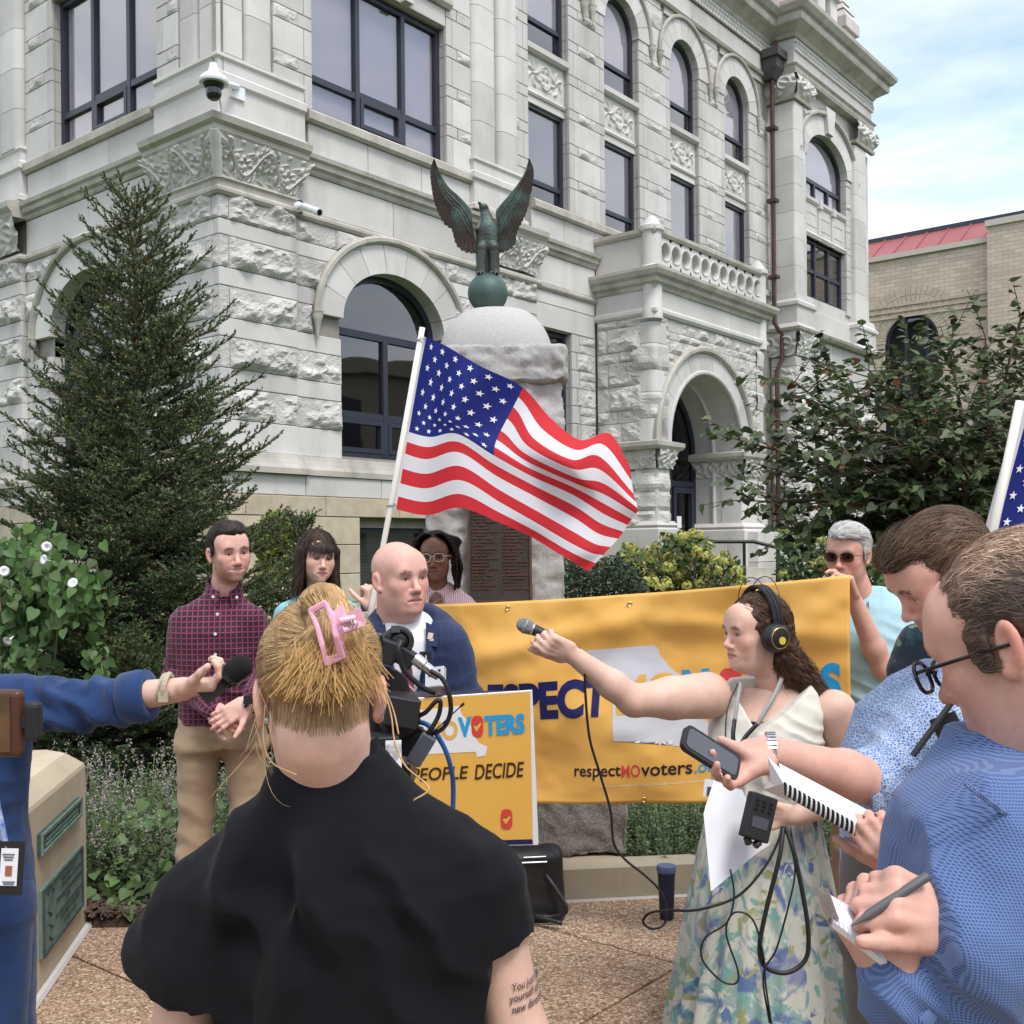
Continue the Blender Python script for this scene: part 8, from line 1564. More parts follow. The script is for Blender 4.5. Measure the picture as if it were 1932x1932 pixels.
def print_man():
 D=2.2;w=lambda u,v,dy=0:W(u,v,D+dy);c=w(1776,1082,.03);R=Rzyx(-84,33,2);cx,cy=w(1790,1500)[0],D+.10;p=person('brown haired man in a blue patterned shirt looking down and holding out a phone',(cx,D));sc=1.0
 hm=head_mesh(c,R,sc,'red',neck=w(1850,1240,.1),nr=.06,brow=(.12,.07,.045),stub=.35,squint=.75)
 el,wr_=w(1668,1482,-.02),w(1442,1418,-.20);s=SDF();s.chain([w(1780,1350,.02),el,el+(wr_-el)*.35,wr_],[.055,.046,.046,.029],.02);hand(s,wr_,w(1375,1452,-.245)-wr_,(-.05,-.65,.75),-1,((18,30,25),(22,35,25),(28,35,25),(34,35,25)),(50,-12),spread=7,sc=1.02,thumbdir=(-.72,-.12,.42))
 el2,wr2=w(1800,1600,-.12),w(1712,1632,-.30);s.chain([w(1900,1420,.05),w(1880,1590,-.02),wr2+(w(1880,1590,-.02)-wr2)*.6,wr2],[.055,.048,.044,.029],.02);hand(s,wr2,w(1650,1575,-.34)-wr2,(-.35,.6,.6),1,((48,60,40),)*4,(25,20),spread=2,sc=.98);put('body',[hm,skin_of(s,'red')],'skin',p);eyes(c,R,sc,p,gaze=(0,-20))
 zz=lambda v:w(0,v)[2];secs=[(zz(1720),0,0,.19,.14),(zz(1600),0,0,.19,.145),(zz(1480),.0,0,.195,.14),(zz(1370),.01,.02,.18,.12),(zz(1310),.03,.04,.13,.095),(zz(1275),.05,.06,.085,.08)]
 s=torso(secs,cx,cy,-50);A1=[w(1760,1375,.02),w(1690,1455,.0),w(1640,1490,-.03)];s.chain(A1,[.075,.074,.070],.02,.05);A2=[w(1900,1400,.06),w(1895,1560)];s.chain(A2,[.07,.065],.02,.05);s.cut(w(1619,1490,-.03),(-1,-.05,-.1),.004)
 cloth('shirt',s,'geoprint',p,.0065,.005,(6,6,8),37,folds=[(A1[1],.1,(.8,0,.6),.007,.05),(w(1730,1560,-.1),.14,(1,0,.3),.006,.07)],uvf=lambda V:V*1.0);mb=MB();ce=w(1628,1488,-.03);ax=norm(np.array(A1[1])-ce);mb.lathe([(.066,-.004),(.072,.0),(.074,.022),(.071,.045),(.064,.046)],ce,ax,26);o=mb.build('cuff','geoprint',p,smooth=True);V=np.zeros(len(o.data.vertices)*3);o.data.vertices.foreach_get('co',V);a=o.data.attributes.new('fab','FLOAT_VECTOR','POINT');a.data.foreach_set('vector',V)
 legs(p,'greytrousers',(cx,cy,.86),[(cx-.1,cy,0),(cx+.1,cy,0)],1.02,hipw=.19,hipd=.14)
 s=scalp((-.104,.052),(.1,-.05),r=(.080,.105,.089),extra=[((0,-.05,.086),(.060,.058,.032),.02)],cutk=.005)
 for q in(-1,1):s.ell((q*.077,-.022,.004),(.004,.013,.030),.008)
 wear_hair(p,c,R,sc,s,(.085,.050,.030),lambda P:norm(np.stack([.4+0*P[:,0],.6+0*P[:,0],.1-4*np.clip(P[:,1],-.03,.2)],1)),6000,.045,.0008,19,lift=.06,hi=(.19,.12,.075),curl=.3,cf=60,seg=7,amp=.004,var=.15,fq=(45,45,45),cv=.35)
 mb=MB();mb.tube([w(1440,1375+0,-.0)*0+wr_+(el-wr_)*.05+.034*np.array([.15*math.cos(t),math.cos(t),math.sin(t)*1.0])for t in np.linspace(0,6.28,25)],.0075,6,cap=False);mb2=MB();q=wr_+(el-wr_)*.05
 for t in np.linspace(0,6.28,28,endpoint=False):mb2.box(q+.036*np.array([.15*math.cos(t),math.cos(t),math.sin(t)]),(.017,.0075,.005),rotm((1,0,0),t))
 mb2.build('watch_band','silver',p)
 mb=MB();mb.tube([w(1800,1318,-.10),w(1770,1360,-.13),w(1722,1425,-.145)],.0065,5);mb.build('lanyard','blackplastic',p)
 ph=thing('pocket_phone','dark phone sticking out of the patterned shirt pocket','phone',w(1790,1375,-.13));mb=MB();mb.box(w(1793,1382,-.115),(.05,.012,.07),Rzyx(-30,0,-25));mb.build('body','blackplastic',ph);mb=MB();mb.box(w(1770,1480,-.125),(.075,.006,.085),Rzyx(-34,0,8));mb.build('pocket','geoprint',p);o=[q for q in p.children if q.name.startswith('pocket')][0];V=np.zeros(len(o.data.vertices)*3);o.data.vertices.foreach_get('co',V);a=o.data.attributes.new('fab','FLOAT_VECTOR','POINT');a.data.foreach_set('vector',V)
 # phone held out, spiral notebook
 f=thing('smartphone','black smartphone with grey screen held out over the skirt','phone',w(1340,1420,-.27));C=[w(1300,1371,-.275),w(1402,1436,-.25),w(1352,1474,-.285),w(1277,1405,-.31)];C[2]=C[1]+C[3]-C[0];cen=np.mean(C,0);ux,uy=norm(C[1]-C[0]),norm(C[3]-C[0]);uy=norm(uy-ux*ux.dot(uy));uz=np.cross(ux,uy);Lx,Ly=np.linalg.norm(C[1]-C[0]),np.linalg.norm(C[3]-C[0])*1.0
 def slab(lx,ly,r,th,off,name,mat,par):
  pl_=[]
  for sx,sy,a0 in((1,1,0),(-1,1,90),(-1,-1,180),(1,-1,270)):
   for t in np.linspace(0,90,5):pl_.append((sx*(lx/2-r)+r*math.cos(math.radians(a0+t)),sy*(ly/2-r)+r*math.sin(math.radians(a0+t))))
  mb=MB();mb.prism(pl_,lambda x,y:cen+ux*x+uy*y+uz*(off-th/2),lambda x,y:cen+ux*x+uy*y+uz*(off+th/2));return mb.build(name,mat,par)
 sg=-1 if uz[1]>0 else 1;mk('screengrey',(.075,.08,.095),None,.12,spec=.6);slab(Lx,Ly,.012,.011,0,'case','blackplastic',f);slab(Lx-.012,Ly-.012,.009,.001,sg*.0062,'screen','screengrey',f)
 nb=thing('spiral_notebook','open spiral notebook with striped binding held by the man in the patterned shirt','notebook',w(1550,1520,-.33));mk('paperwhite',(.74,.75,.80),(.78,.79,.84),.8,3.0)
 A,B=w(1478,1478,-.34),w(1612,1555,-.34);up=W(1452,1432,D-.30)-A;mb=MB();P=[A,B,B+(W(1640,1530,D-.24)-B),W(1470,1440,D-.24)];mb.add(P+[q+np.array([0,.004,-.006])for q in P],[(0,1,2,3),(7,6,5,4),(0,4,5,1),(1,5,6,2),(2,6,7,3),(3,7,4,0)]);mb.build('pages','paperwhite',nb);mb=MB();P=[A,W(1455,1480,D-.30),W(1448,1428,D-.30),A+np.array([.006,.01,.016])];mb.add(P,[(0,1,2,3)]);mb.add([A,W(1490,1512,D-.3),W(1440,1490,D-.26),W(1450,1475,D-.27)],[(0,1,2,3)]);mb.build('turned_page','paperwhite',nb)
 mb=MB();e=np.array([0,-.004,-.012]);mb.add([A+np.array([0,-.002,.004]),B+np.array([0,-.002,.004]),B+e*1.6,A+e*1.6],[(0,1,2,3)]);mb.build('binding','blackplastic',nb);mb=MB()
 for t in np.linspace(.04,.97,15):q=A+(B-A)*t+e*.6;mb.tube([q+np.array([.001*math.sin(a),-.006*math.cos(a)-.002,.011*math.sin(a)])for a in np.linspace(-2,2,9)],.0016,5)
 mb.build('wire_spiral','button',nb)
print_man()
def near_man():
 D=1.28;w=lambda u,v,dy=0:W(u,v,D+dy);c=w(1932,1207,.05);R=Rzyx(-134,22,0);sc=1.04;cx,cy=w(2030,1700)[0],D+.06;p=person('man in glasses and a blue checked shirt writing in a notepad, nearest at right',(cx,D))
 hm=head_mesh(c,R,sc,'red',neck=w(1975,1430,.05),nr=.066,brow=(.16,.10,.07),age=1.0,squint=.8,fat=.5,h=.0028,stub=.15,nose=1.1)
 wr_,wr2=w(1800,1742,-.11),w(1690,1850,-.10);s=SDF();s.chain([w(1990,1800,-.05),wr_+(w(1990,1800,-.05)-wr_)*.4,wr_],[.046,.042,.031],.02)
 hand(s,wr_,w(1700,1700,-.125)-wr_,(-.25,.8,-.55),1,((48,60,25),(58,66,35),(64,70,40),(70,74,45)),(32,22),(20,25),sc=.92,thumbdir=(-.9,-.28,.12));s.chain([w(1790,1945,-.06),wr2],[.044,.033],.02);hand(s,wr2,w(1640,1765,-.09)-wr2,(.75,.55,.1),-1,((60,65,40),)*4,(25,25),sc=.92,thumbdir=(.55,.2,.8))
 put('body',[hm,skin_of(s,'red',.0040)],'skin',p);eyes(c,R,sc,p,gaze=(0,-15))
 zz=lambda v:w(0,v)[2];secs=[(zz(2150),.02,0,.23,.16),(zz(1932),.0,0,.225,.165),(zz(1750),-.0,0,.222,.16),(zz(1620),.0,.0,.215,.145),(zz(1530),.0,.01,.19,.12),(zz(1480),-.005,.02,.14,.10),(zz(1440),-.02,.03,.088,.085),(zz(1415),-.025,.035,.074,.074)]
 s=torso(secs,cx,cy,18,p=2.3);A1=[w(1905,1590,-.06),w(1860,1790,-.12),w(1800,1950,-.14),w(1690,1880,-.09)];s.chain(A1[:2],[.085,.075],.03,.06)
 AL=[w(1890,1980,-.10),w(1760,1925,-.08),w(1706,1868,-.098)];s.chain(AL,[.075,.062,.052],.02,.05);cloth('shirt',s,'microcheck',p,.006,.004,(5,5,6),41,folds=[(w(1760,1900,-.1),.08,(.6,0,.8),.007,.035),(w(1850,1700,-.12),.16,(1,0,.3),.006,.1)],uvf=lambda V:fab_uv(np.stack([V[:,0]*.9+V[:,1]*.45,V[:,1]*0-9.0,V[:,2]],1)if False else V,cx,cy,.2,[(AL,.055)],18,flat=(.92,.4)))
 mb=MB();mb.lathe([(.038,0),(.049,.0),(.0525,.012),(.053,.045),(.048,.046)],w(1697,1860,-.099),w(1760,1925,-.08)-w(1697,1860,-.099),26);o=mb.build('cuff','microcheck',p,smooth=True);V=np.zeros(len(o.data.vertices)*3);o.data.vertices.foreach_get('co',V);a=o.data.attributes.new('fab','FLOAT_VECTOR','POINT');a.data.foreach_set('vector',V)
 mb=MB();mb.tube(catmull([w(1822,1478,-.118),w(1850,1500,-.13),w(1932,1560,-.12),w(2010,1600,-.12)],5),.003,5);o=mb.build('yoke_seam','microcheck',p);V=np.zeros(len(o.data.vertices)*3);o.data.vertices.foreach_get('co',V);a=o.data.attributes.new('fab','FLOAT_VECTOR','POINT');a.data.foreach_set('vector',V)
 collar(p,w(1985,1462,.05),Rzyx(-40,22),.082,'microcheck',h1=.03,h2=.045,gap=.4,pt=.03);legs(p,'greytrousers',(cx,cy+.05,.84),[(cx-.1,cy,0),(cx+.1,cy,0)],.95,hipw=.2,hipd=.15)
 glasses(p,c,R,sc,'blackframe','lensclear',.025,.019,.0026,z0=-.006,y=-.122)
 s=scalp((-.088,.072),(.1,-.06),r=(.0805,.105,.090),cutk=.006)
 for q in(-1,1):s.ell((q*.0775,-.024,.004),(.004,.015,.032),.008)
 thin=lambda P:1+smooth01(P[:,2]-.3*P[:,1],.045,.10)[:,None]*np.array([[2.6,2.3,2.0]])
 wear_hair(p,c,R,sc,s,(.085,.060,.045),lambda P:norm(np.stack([.15+0*P[:,0],.8+0*P[:,0],-.15-5*np.clip(P[:,1],-.04,.2)],1)),15000,.020,.00045,23,lift=.12,hi=(.20,.155,.125),amp=.0022,fq=(80,80,80),cv=.2,h=.003,seg=4,colf=thin,var=.3)
 pn_=thing('pen','dark grey pen in the writing hand of the man at right','pen',w(1680,1720,-.15));a,b=w(1606,1747,-.145),w(1750,1653,-.13);L=np.linalg.norm(b-a);mk('pengrey',(.10,.10,.11),None,.4);mb=MB();mb.lathe([(.0008,0),(.0015,.004),(.0032,.016),(.005,.022),(.0052,L),(.004,L)],a,b-a,14);mb.build('barrel','pengrey',pn_,angle=40)
 nb=thing('notepad','small lined spiral notepad under the pen','notepad',w(1640,1750,-.12));A=[w(1552,1680,-.12),w(1572,1738,-.13),w(1700,1838,-.13),w(1720,1800,-.09)];dn=np.array([0,.004,-.008]);mb=MB();P=[A[0],A[1],w(1700,1838,-.12),w(1690,1760,-.08)];mb.add(P+[q+dn for q in P],[(0,1,2,3),(7,6,5,4),(0,4,5,1),(1,5,6,2),(2,6,7,3),(3,7,4,0)]);mb.build('pages','paperwhite',nb)
 mb=MB();mk('rule',(.55,.60,.72),None,.8)
 for t in np.linspace(.1,.95,14):a,b=P[0]+(P[3]-P[0])*t,P[1]+(P[2]-P[1])*t;mb.tube([a+np.array([0,-.0008,.001]),b+np.array([0,-.0008,.001])],.0004,4)
 mb.build('ruled_lines','rule',nb);mb=MB()
 for t in np.linspace(.05,.95,15):q=P[0]+(P[1]-P[0])*t;mb.tube([q+np.array([-.006*math.cos(a),-.003*math.sin(a),.005*math.sin(a)])for a in np.linspace(-1.5,4.5,9)],.0009,4)
 mb.build('wire_spiral','silver',nb)
near_man()
def navy_woman():
 D=2.55;w=lambda u,v,dy=0:W(u,v,D+dy);cx,cy=w(-112,1500)[0],D+.05;p=person('person in a navy blouse at the left edge stretching out a microphone',(cx,D));c=w(-82,1165,0);R=Rzyx(62,5);hm=head_mesh(c,R,.97,'fair',True,neck=w(-95,1265,.03),nr=.05,brow=(.2,.14,.1))
 wr_=w(345,1300,-.08);s=SDF();s.chain([w(225,1318,-.045),wr_],[.038,.027],.02);hand(s,wr_,w(420,1285,-.10)-wr_,(.25,-.15,.95),1,((35,50,35),(45,60,40),(55,62,40),(60,62,40)),(25,25),sc=.98);s.chain([w(-95,1275,.03),w(-40,1310,.02),w(60,1320),w(230,1318,-.045)],[.05,.04,.036,.036],.02);put('body',[hm,skin_of(s,'fair')],'skin',p);eyes(c,R,.97,p)
 zz=lambda v:w(0,v)[2];secs=[(zz(2150),.02,0,.17,.13),(zz(1932),.02,0,.165,.13),(zz(1700),.0,0,.185,.14),(zz(1560),-.0,0,.165,.125),(zz(1430),.0,0,.18,.13),(zz(1330),0,0,.175,.11),(zz(1285),0,.01,.12,.085),(zz(1260),0,.01,.08,.07)]
 s=torso(secs,cx,cy,30);A=[w(20,1318),w(130,1330,-.02),w(262,1316,-.05)];s.chain(A,[.066,.062,.058],.02,.05);s.cut(w(281,1312,-.055),(1,0,.1),.003);cloth('blouse',s,'navyblouse',p,.008,.006,(8,8,7),43,folds=[(w(140,1330,-.05),.14,(.5,0,1),.010,.06),(w(230,1320,-.05),.08,(1,0,.3),.008,.045),(w(60,1330,-.05),.09,(.8,0,.6),.009,.05),(w(10,1560,-.1),.14,(.2,0,1),.006,.05)])
 mb=MB();mb.lathe([(.046,0),(.058,.0),(.062,.02),(.060,.06),(.052,.062)],w(283,1311,-.055),w(240,1318,-.05)-w(283,1311,-.055),26);mb.build('cuff','navyblouse',p,smooth=True);legs(p,'navyblouse',(cx,cy,.84),[(cx-.1,cy,0),(cx+.1,cy,0)],.95,hipw=.17)
 mb=MB();q=wr_+np.array([-.035,0,0.003]);mb.tube([q+.0305*np.array([.1*math.sin(t),math.cos(t),math.sin(t)])for t in np.linspace(0,6.28,21)],.007,6,cap=False);mb.tube([q+np.array([-.012,0,0])+.032*np.array([.2*math.sin(t),math.cos(t),math.sin(t)])for t in np.linspace(0,6.28,21)],.003,6,cap=False);mb.box(q+np.array([0,-.03,-.016]),(.022,.008,.024));mk('beigeband',(.42,.36,.27),None,.5);mb.build('watch','beigeband',p)
 s=SDF();s.ell((0,.02,.04),(.086,.106,.094));s.cut((0,-.085,.06),(0,-.6,-1),.01);s.ell((0,.07,-.05),(.07,.05,.09),.03);wear_hair(p,c,R,.97,s,(.20,.12,.06),const(0,.4,-1),1500,.06,.0012,29)
 mb=MB();mb.tube([w(-60,1275,-.10),w(-20,1450,-.14),w(10,1590,-.145)],.008,5);mk('lanyardblue',(.03,.10,.45),(.4,.45,.5),.6,60.0);mb.build('lanyard','lanyardblue',p);bd=thing('id_badge','white identity badge in a black holder hanging on the navy blouse','badge',w(18,1640,-.15));mb=MB();mb.box(w(20,1638,-.15),(.054,.004,.118),Rzyx(8,0,4));mb.build('holder','blackplastic',bd);mb=MB();mb.box(w(17,1636,-.1535),(.036,.002,.082),Rzyx(8,0,4));mb.build('card','paperwhite',bd)
 mb=MB();mb.box(w(16,1643,-.156),(.014,.001,.022),Rzyx(8,0,4));mk('photobrown',(.30,.12,.06),None,.6);mb.build('portrait','photobrown',bd);mb=MB()
 for i,v in enumerate((1612,1617,1622,1664,1668)):mb.box(w(16,v,-.156),(.026-.004*(i%3),.001,.002),Rzyx(8,0,4))
 mb.build('printed_lines','screengrey',bd);mb=MB();mb.tube([w(12,1595,-.148),w(16,1606,-.148)],.006,6);mb.build('clip','silver',bd)
 m=thing('foam_microphone','black microphone with foam cover held out from the left','microphone',w(420,1280,-.12));a,b=w(385,1315,-.105),w(468,1246,-.12);L=np.linalg.norm(b-a);ax=(b-a)/L;mk('foam',(.006,.006,.007),None,1.0,bump=0);MATS['foam']=mk('foamm',(.006,.006,.007),(.011,.011,.012),1.0,300.0,.5,500.0);mb=MB();Rm=np.stack([ax,np.array([0,1.0,0]),np.cross(ax,[0,1,0])],1);mb.box(a+ax*L*.3,(L*.6,.034,.036),Rm);mb.build('handle','blackplastic',m);mb=MB();mb.lathe([(.0,.45*L),(.022,.46*L),(.025,.6*L)]+[(.025*math.cos(t)+.002,.84*L+.024*math.sin(t))for t in np.linspace(0,1.5,6)],a,ax,24);mb.build('foam_windscreen','foamm',m,smooth=True);mb=MB();mb.lathe([(.027,.56*L),(.030,.565*L),(.030,.64*L),(.027,.645*L)],a,ax,24);mb.build('band','camblack',m)
navy_woman()
def floral_man():
 D=3.1;w=lambda u,v,dy=0:W(u,v,D+dy);c=w(1800,1080);R=Rzyx(-25,0);cx,cy=w(1808,1250)[0],D+.05;p=person('person in a dark floral shirt mostly hidden behind the reporters at right',(cx,D));hm=head_mesh(c,R,.98,'tan',neck=w(1808,1195,.05),h=.006);s=SDF();wr_=w(1890,1180,-.10);s.chain([w(1742,1260),w(1738,1340)],[.045,.04]);s.chain([w(1880,1230),w(1925,1320),wr_],[.05,.04,.028],.02);hand(s,wr_,(.1,-.1,1),(.2,.9,0),1,((70,70,40),)*4);put('body',[hm,skin_of(s,'tan')],'skin',p);eyes(c,R,.98,p)
 zz=lambda v:w(0,v)[2];s=torso([(.85,0,0,.18,.13),(1.1,0,0,.18,.13),(1.28,0,0,.18,.12),(1.37,0,.01,.14,.1),(1.42,0,.03,.07,.07)],cx,cy,0);A=[w(1735,1215),w(1722,1270)];s.chain(A,[.058,.062],.02,.04);s.chain([w(1880,1215),w(1900,1280)],[.06,.06],.02,.04);cloth('shirt',s,'flowershirt',p,.008,.004,uvf=lambda V:V);legs(p,'darktrousers',(cx,cy,.84),[(cx-.1,cy,0),(cx+.1,cy,0)],.95);s=scalp();wear_hair(p,c,R,.98,s,(.06,.04,.03),const(0,1,.2),800,.03)
floral_man()
# ================================================================== banner, flags, lectern and gear
mk('bannervinyl',(.80,.44,.10),(.83,.465,.115),.42,2.0,spec=.4);mk('printnavy',(.012,.014,.10),None,.45);mk('printgrey',(.62,.62,.66),None,.5);mk('printblue',(.02,.33,.66),None,.45);mk('printred',(.66,.06,.05),None,.45);mk('printdark',(.03,.015,.02),None,.5);mk('printorange',(.78,.44,.09),None,.45);mk('printwhite',(.78,.78,.80),None,.5);mk('printbrown',(.05,.02,.01),None,.6);mk('brass',(.5,.38,.15),None,.35,metal=.8)
class Sheet:
 def __init__(s,c,wav):s.c=[np.array(q)for q in c];s.wav=wav
 def base(s,a,b):A=s.c[0]+(s.c[1]-s.c[0])*a;B=s.c[3]+(s.c[2]-s.c[3])*a;return A+(B-A)*b
 def inv(s,u,v):
  a=b=.5;x,z=ray(u,v)
  for _ in range(12):
   def res(a,b):p=s.base(a,b);return np.array([p[0]-x*p[1],p[2]-HC-z*p[1]])
   r=res(a,b);e=1e-4;J=np.stack([(res(a+e,b)-r)/e,(res(a,b+e)-r)/e],1);d=np.linalg.solve(J,-r);a+=d[0];b+=d[1]
  return a,b
 def P(s,a,b,off=0.0):
  n=np.cross(s.c[1]-s.c[0],s.c[3]-s.c[0]);n/=np.linalg.norm(n);n=n if n[1]<0 else-n;return s.base(a,b)+n*(off+s.wav(a,b))+np.array([0,0,1.0])*s.sag(a,b)
 sag=staticmethod(lambda a,b:0.0)
 def poly(s,pts,mat,name,par,off=.0015,sub=0.03):
  bm=bmesh.new();vs=[bm.verts.new((*s.inv(u,v),0))for u,v in pts];bm.faces.new(vs);bmesh.ops.triangulate(bm,faces=bm.faces[:])
  for _ in range(5):
   L=[e for e in bm.edges if e.calc_length()>sub]
   if not L:break
   bmesh.ops.subdivide_edges(bm,edges=L,cuts=1);bmesh.ops.triangulate(bm,faces=[f for f in bm.faces if len(f.verts)>3])
  bm.verts.index_update();V=[s.P(q.co[0],q.co[1],off)for q in bm.verts];F=[tuple(q.index for q in f.verts)for f in bm.faces];bm.free();return add(name,mesh(name,np.array(V),F,mat),par)
 def text(s,txt,quad,mat,par,bold=.02,name='lettering',off=.0018,sub=4,shear=0.0):
  """fit the text into the picture box (top-left, top-right, bottom-left baseline)"""
  V,F=text2d(txt,1.0,bold,1.0,sub,shear);lo,hi=V.min(0),V.max(0);base=0.0 if txt!=txt else(0.0);lo=np.array([lo[0],min(0.0,lo[1])if any(ch in 'pgqyj' for ch in txt)else lo[1]]);T=(V-lo)/(hi-lo);q=[np.array(s.inv(*k))for k in quad]
  P=[s.P(*(q[2]+(q[1]-q[0])*x+(q[0]-q[2])*y),off)for x,y in T];return add(name,mesh(name,np.array(P),F,mat,smooth=False),par)
def bwave(a,b):
 p=np.array([[a*3.1,b*2.0,.5]]);return 1.5*float(.006*fbm(np.array([[a*9,b*6,2.5]]),3,9)[0]+.022*fbm(p,3,4)[0]+.012*math.sin(a*21+5*b)*math.exp(-b*2.2)+.010*math.sin(a*9-b*4)+.012*math.exp(-((b-.12-.35*abs(a-.55))/.06)**2)+.006*math.sin(34*a)*max(0,b-.5))
BN=Sheet([W(800,1141,4.84),W(1606,1084,4.12),W(1604,1508,4.12),W(806,1524,4.84)],bwave);BN.sag=lambda a,b:-.028*4*a*(1-a)*(1-b)*.6
bt_=thing('campaign_banner','long orange banner with navy lettering held up by two people','banner',BN.base(.5,1.0));NU,NV=150,64;V=np.array([BN.P(a,b)for a in np.linspace(0,1,NU)for b in np.linspace(0,1,NV)]);o=add('sheet',mesh('sheet',V,grid_faces(NU,NV),'bannervinyl'),bt_);m=o.modifiers.new('s','SOLIDIFY');m.thickness=.0012;m.offset=-1
cz=lambda L:[(927.4+x*.36,966+y*.36)for x,y in L]
BN.poly(cz([(483,712),(660,700),(842,684),(868,706),(872,735),(905,775),(925,805),(985,850),(1010,900),(1015,960),(1060,1010),(1090,1040),(1120,1090),(1180,1130),(1200,1175),(1290,1168),(1270,1230),(1225,1240),(1215,1185),(645,1190),(634,1000),(632,905),(590,860),(545,830),(570,800),(545,770),(520,745)]),'printgrey','state_outline',bt_)
BN.text('RESPECT',[(884,1290),(1148,1273),(884,1363)],'printnavy',bt_,.05);BN.text('MO',cz([(652,850),(980,822),(654,1058)]),'printorange',bt_,.05,off=.003);BN.text('V',cz([(985,820),(1132,812),(992,1030)]),'printblue',bt_,.05,off=.003);BN.text('TERS',[(1412,1270),(1588,1246),(1412,1345)],'printblue',bt_,.05)
def pill(S,c,w_,h_,par,nm='check_mark'):
 P=[(c[0]+math.copysign(abs(math.cos(t))**.6,math.cos(t))*w_,c[1]+math.copysign(abs(math.sin(t))**.6,math.sin(t))*h_)for t in np.linspace(0,6.283,24,endpoint=False)];S.poly(P,'printred',nm,par,.003);w2,h2=w_*.62,h_*.5;S.poly([(c[0]-w2,c[1]+.1*h2),(c[0]-.55*w2,c[1]-.25*h2),(c[0]-.2*w2,c[1]+.25*h2),(c[0]+.75*w2,c[1]-.75*h2),(c[0]+1.15*w2,c[1]-.35*h2),(c[0]-.2*w2,c[1]+1.0*h2)],'printorange','tick',par,.0042)
pill(BN,(1376,1300),24,42,bt_)
BN.text('respect',[(1081,1446),(1172,1443),(1081,1473)],'printdark',bt_,.015);BN.text('MO',[(1173.5,1442),(1209,1440),(1173.5,1466)],'printred',bt_,.01);BN.text('voters',[(1211,1441),(1307,1436),(1211,1463)],'printdark',bt_,.015);BN.text('.org',[(1311,1441),(1362,1436),(1311,1465)],'printblue',bt_,.012);BN.text('Paid for by Respect MO Voters Campaign Freedom, Treasurer',[(1134,1482),(1330,1470),(1134,1487)],'printwhite',bt_,0,sub=2)
for u,v in((1186,1133),(1215,1509),(1430,1104),(960,1142)):a,b=BN.inv(u,v);P=BN.P(a,b,.003);mb=MB();mb.tube([P+.009*np.array([math.cos(t),0,math.sin(t)])for t in np.linspace(0,6.28,17)],.0026,6,cap=False);mb.build('grommet','brass',bt_)
# ---- flags --------------------------------------------------------------------------------------------
leafmat('flagcloth',.7,.28,.2);mk('polewhite',(.70,.68,.62),None,.4)
def flagmesh(name,P,nu,nv,par,canton=True,rows=None,off=0.0):
 """P(a,b): a along the fly, b down the hoist; stripes and canton as cloth colour by face, stars as thin shapes"""
 V,F,C=[],[],[];red,white,blue=(.62,.035,.045),(.74,.74,.78),(.018,.028,.20);nv=13*4;al=np.linspace(0,1,nu)
 for i in range(nu-1):
  for j in range(nv):
   st=j//4;c=red if st%2==0 else white
   if al[i]<.40 and st<7:c=blue
   if al[i]<.022:c=white
   k=len(V);V+=[P(al[i],j/nv),P(al[i+1],j/nv),P(al[i+1],(j+1)/nv),P(al[i],(j+1)/nv)];F.append((k,k+1,k+2,k+3));C+=[c]*4
 me=mesh(name,np.array(V),F,'flagcloth',col=np.array(C));bm=bmesh.new();bm.from_mesh(me);n0=len(bm.verts)
 bm.free();return add(name,me,par)
def stars(P,par,off,mat='printwhite'):
 for r in range(9):
  for c_ in range(6 if r%2==0 else 5):
   a0=.03+(.40-.03)*((c_+.5)/6 if r%2==0 else(c_+1)/6);b0=7/13*(r+.7)/9.4;R1=.021;V=[];k=0;V.append(P(a0,b0)+off(a0,b0))
   for q in range(10):t=math.pi/2+q*math.pi/5;rr_=R1 if q%2==0 else R1*.4;a,b=a0+rr_*math.cos(t)*.60,b0-rr_*math.sin(t);V.append(P(a,b)+off(a,b))
   add('star',mesh('star',np.array(V),[(0,1+q,1+(q+1)%10)for q in range(10)],mat,smooth=False),par)
FD=4.62
fk={}  # control net of the waving flag in picture space: rows b (hoist top to bottom), columns a along the fly -> (u, v, depth offset)
NET=[[(797,634,0),(840,652,.05),(905,690,-.02),(985,730,.06),(1040,790,.12),(1095,830,.03),(1150,818,.10),(1188,880,.06)],
  [(785,690,0),(830,710,.05),(880,738,-.03),(965,770,.05),(1005,830,.03),(1078,870,-.09),(1130,865,.02),(1196,935,.03)],
  [(774,755,0),(815,775,.05),(860,790,-.03),(940,818,.02),(990,860,.02),(1085,905,-.07),(1140,920,.02),(1203,962,.0)],
  [(765,803,0),(812,815,.04),(862,812,-.03),(930,850,-.01),(1000,890,.02),(1080,925,.0),(1140,960,.03),(1188,985,.02)],
  [(757,845,0),(806,858,.03),(865,846,-.03),(935,890,.0),(1010,930,.03),(1085,970,.02),(1130,1000,.03),(1170,1012,.02)],
  [(746,905,0),(804,917,.03),(870,902,-.04),(945,945,.0),(1015,985,.02),(1075,1020,.0),(1115,1040,.0),(1140,1045,.0)],
  [(735,958,0),(805,972,.03),(868,958,-.04),(940,985,.0),(1000,1012,.03),(1050,1042,.02),(1085,1062,.0),(1110,1078,.0)]]
NET=np.array(NET,float)
def _cr(p0,p1,p2,p3,t):return .5*(2*p1+(p2-p0)*t+(2*p0-5*p1+4*p2-p3)*t*t+(-p0+3*p1-3*p2+p3)*t**3)
def _line(R,x):
 n=len(R)-1;x=min(max(x,0),1)*n;i=min(int(x),n-1);t=x-i;g=lambda k:R[k]if 0<=k<=n else(2*R[0]-R[1]if k<0 else 2*R[n]-R[n-1]);return _cr(g(i-1),g(i),g(i+1),g(i+2),t)
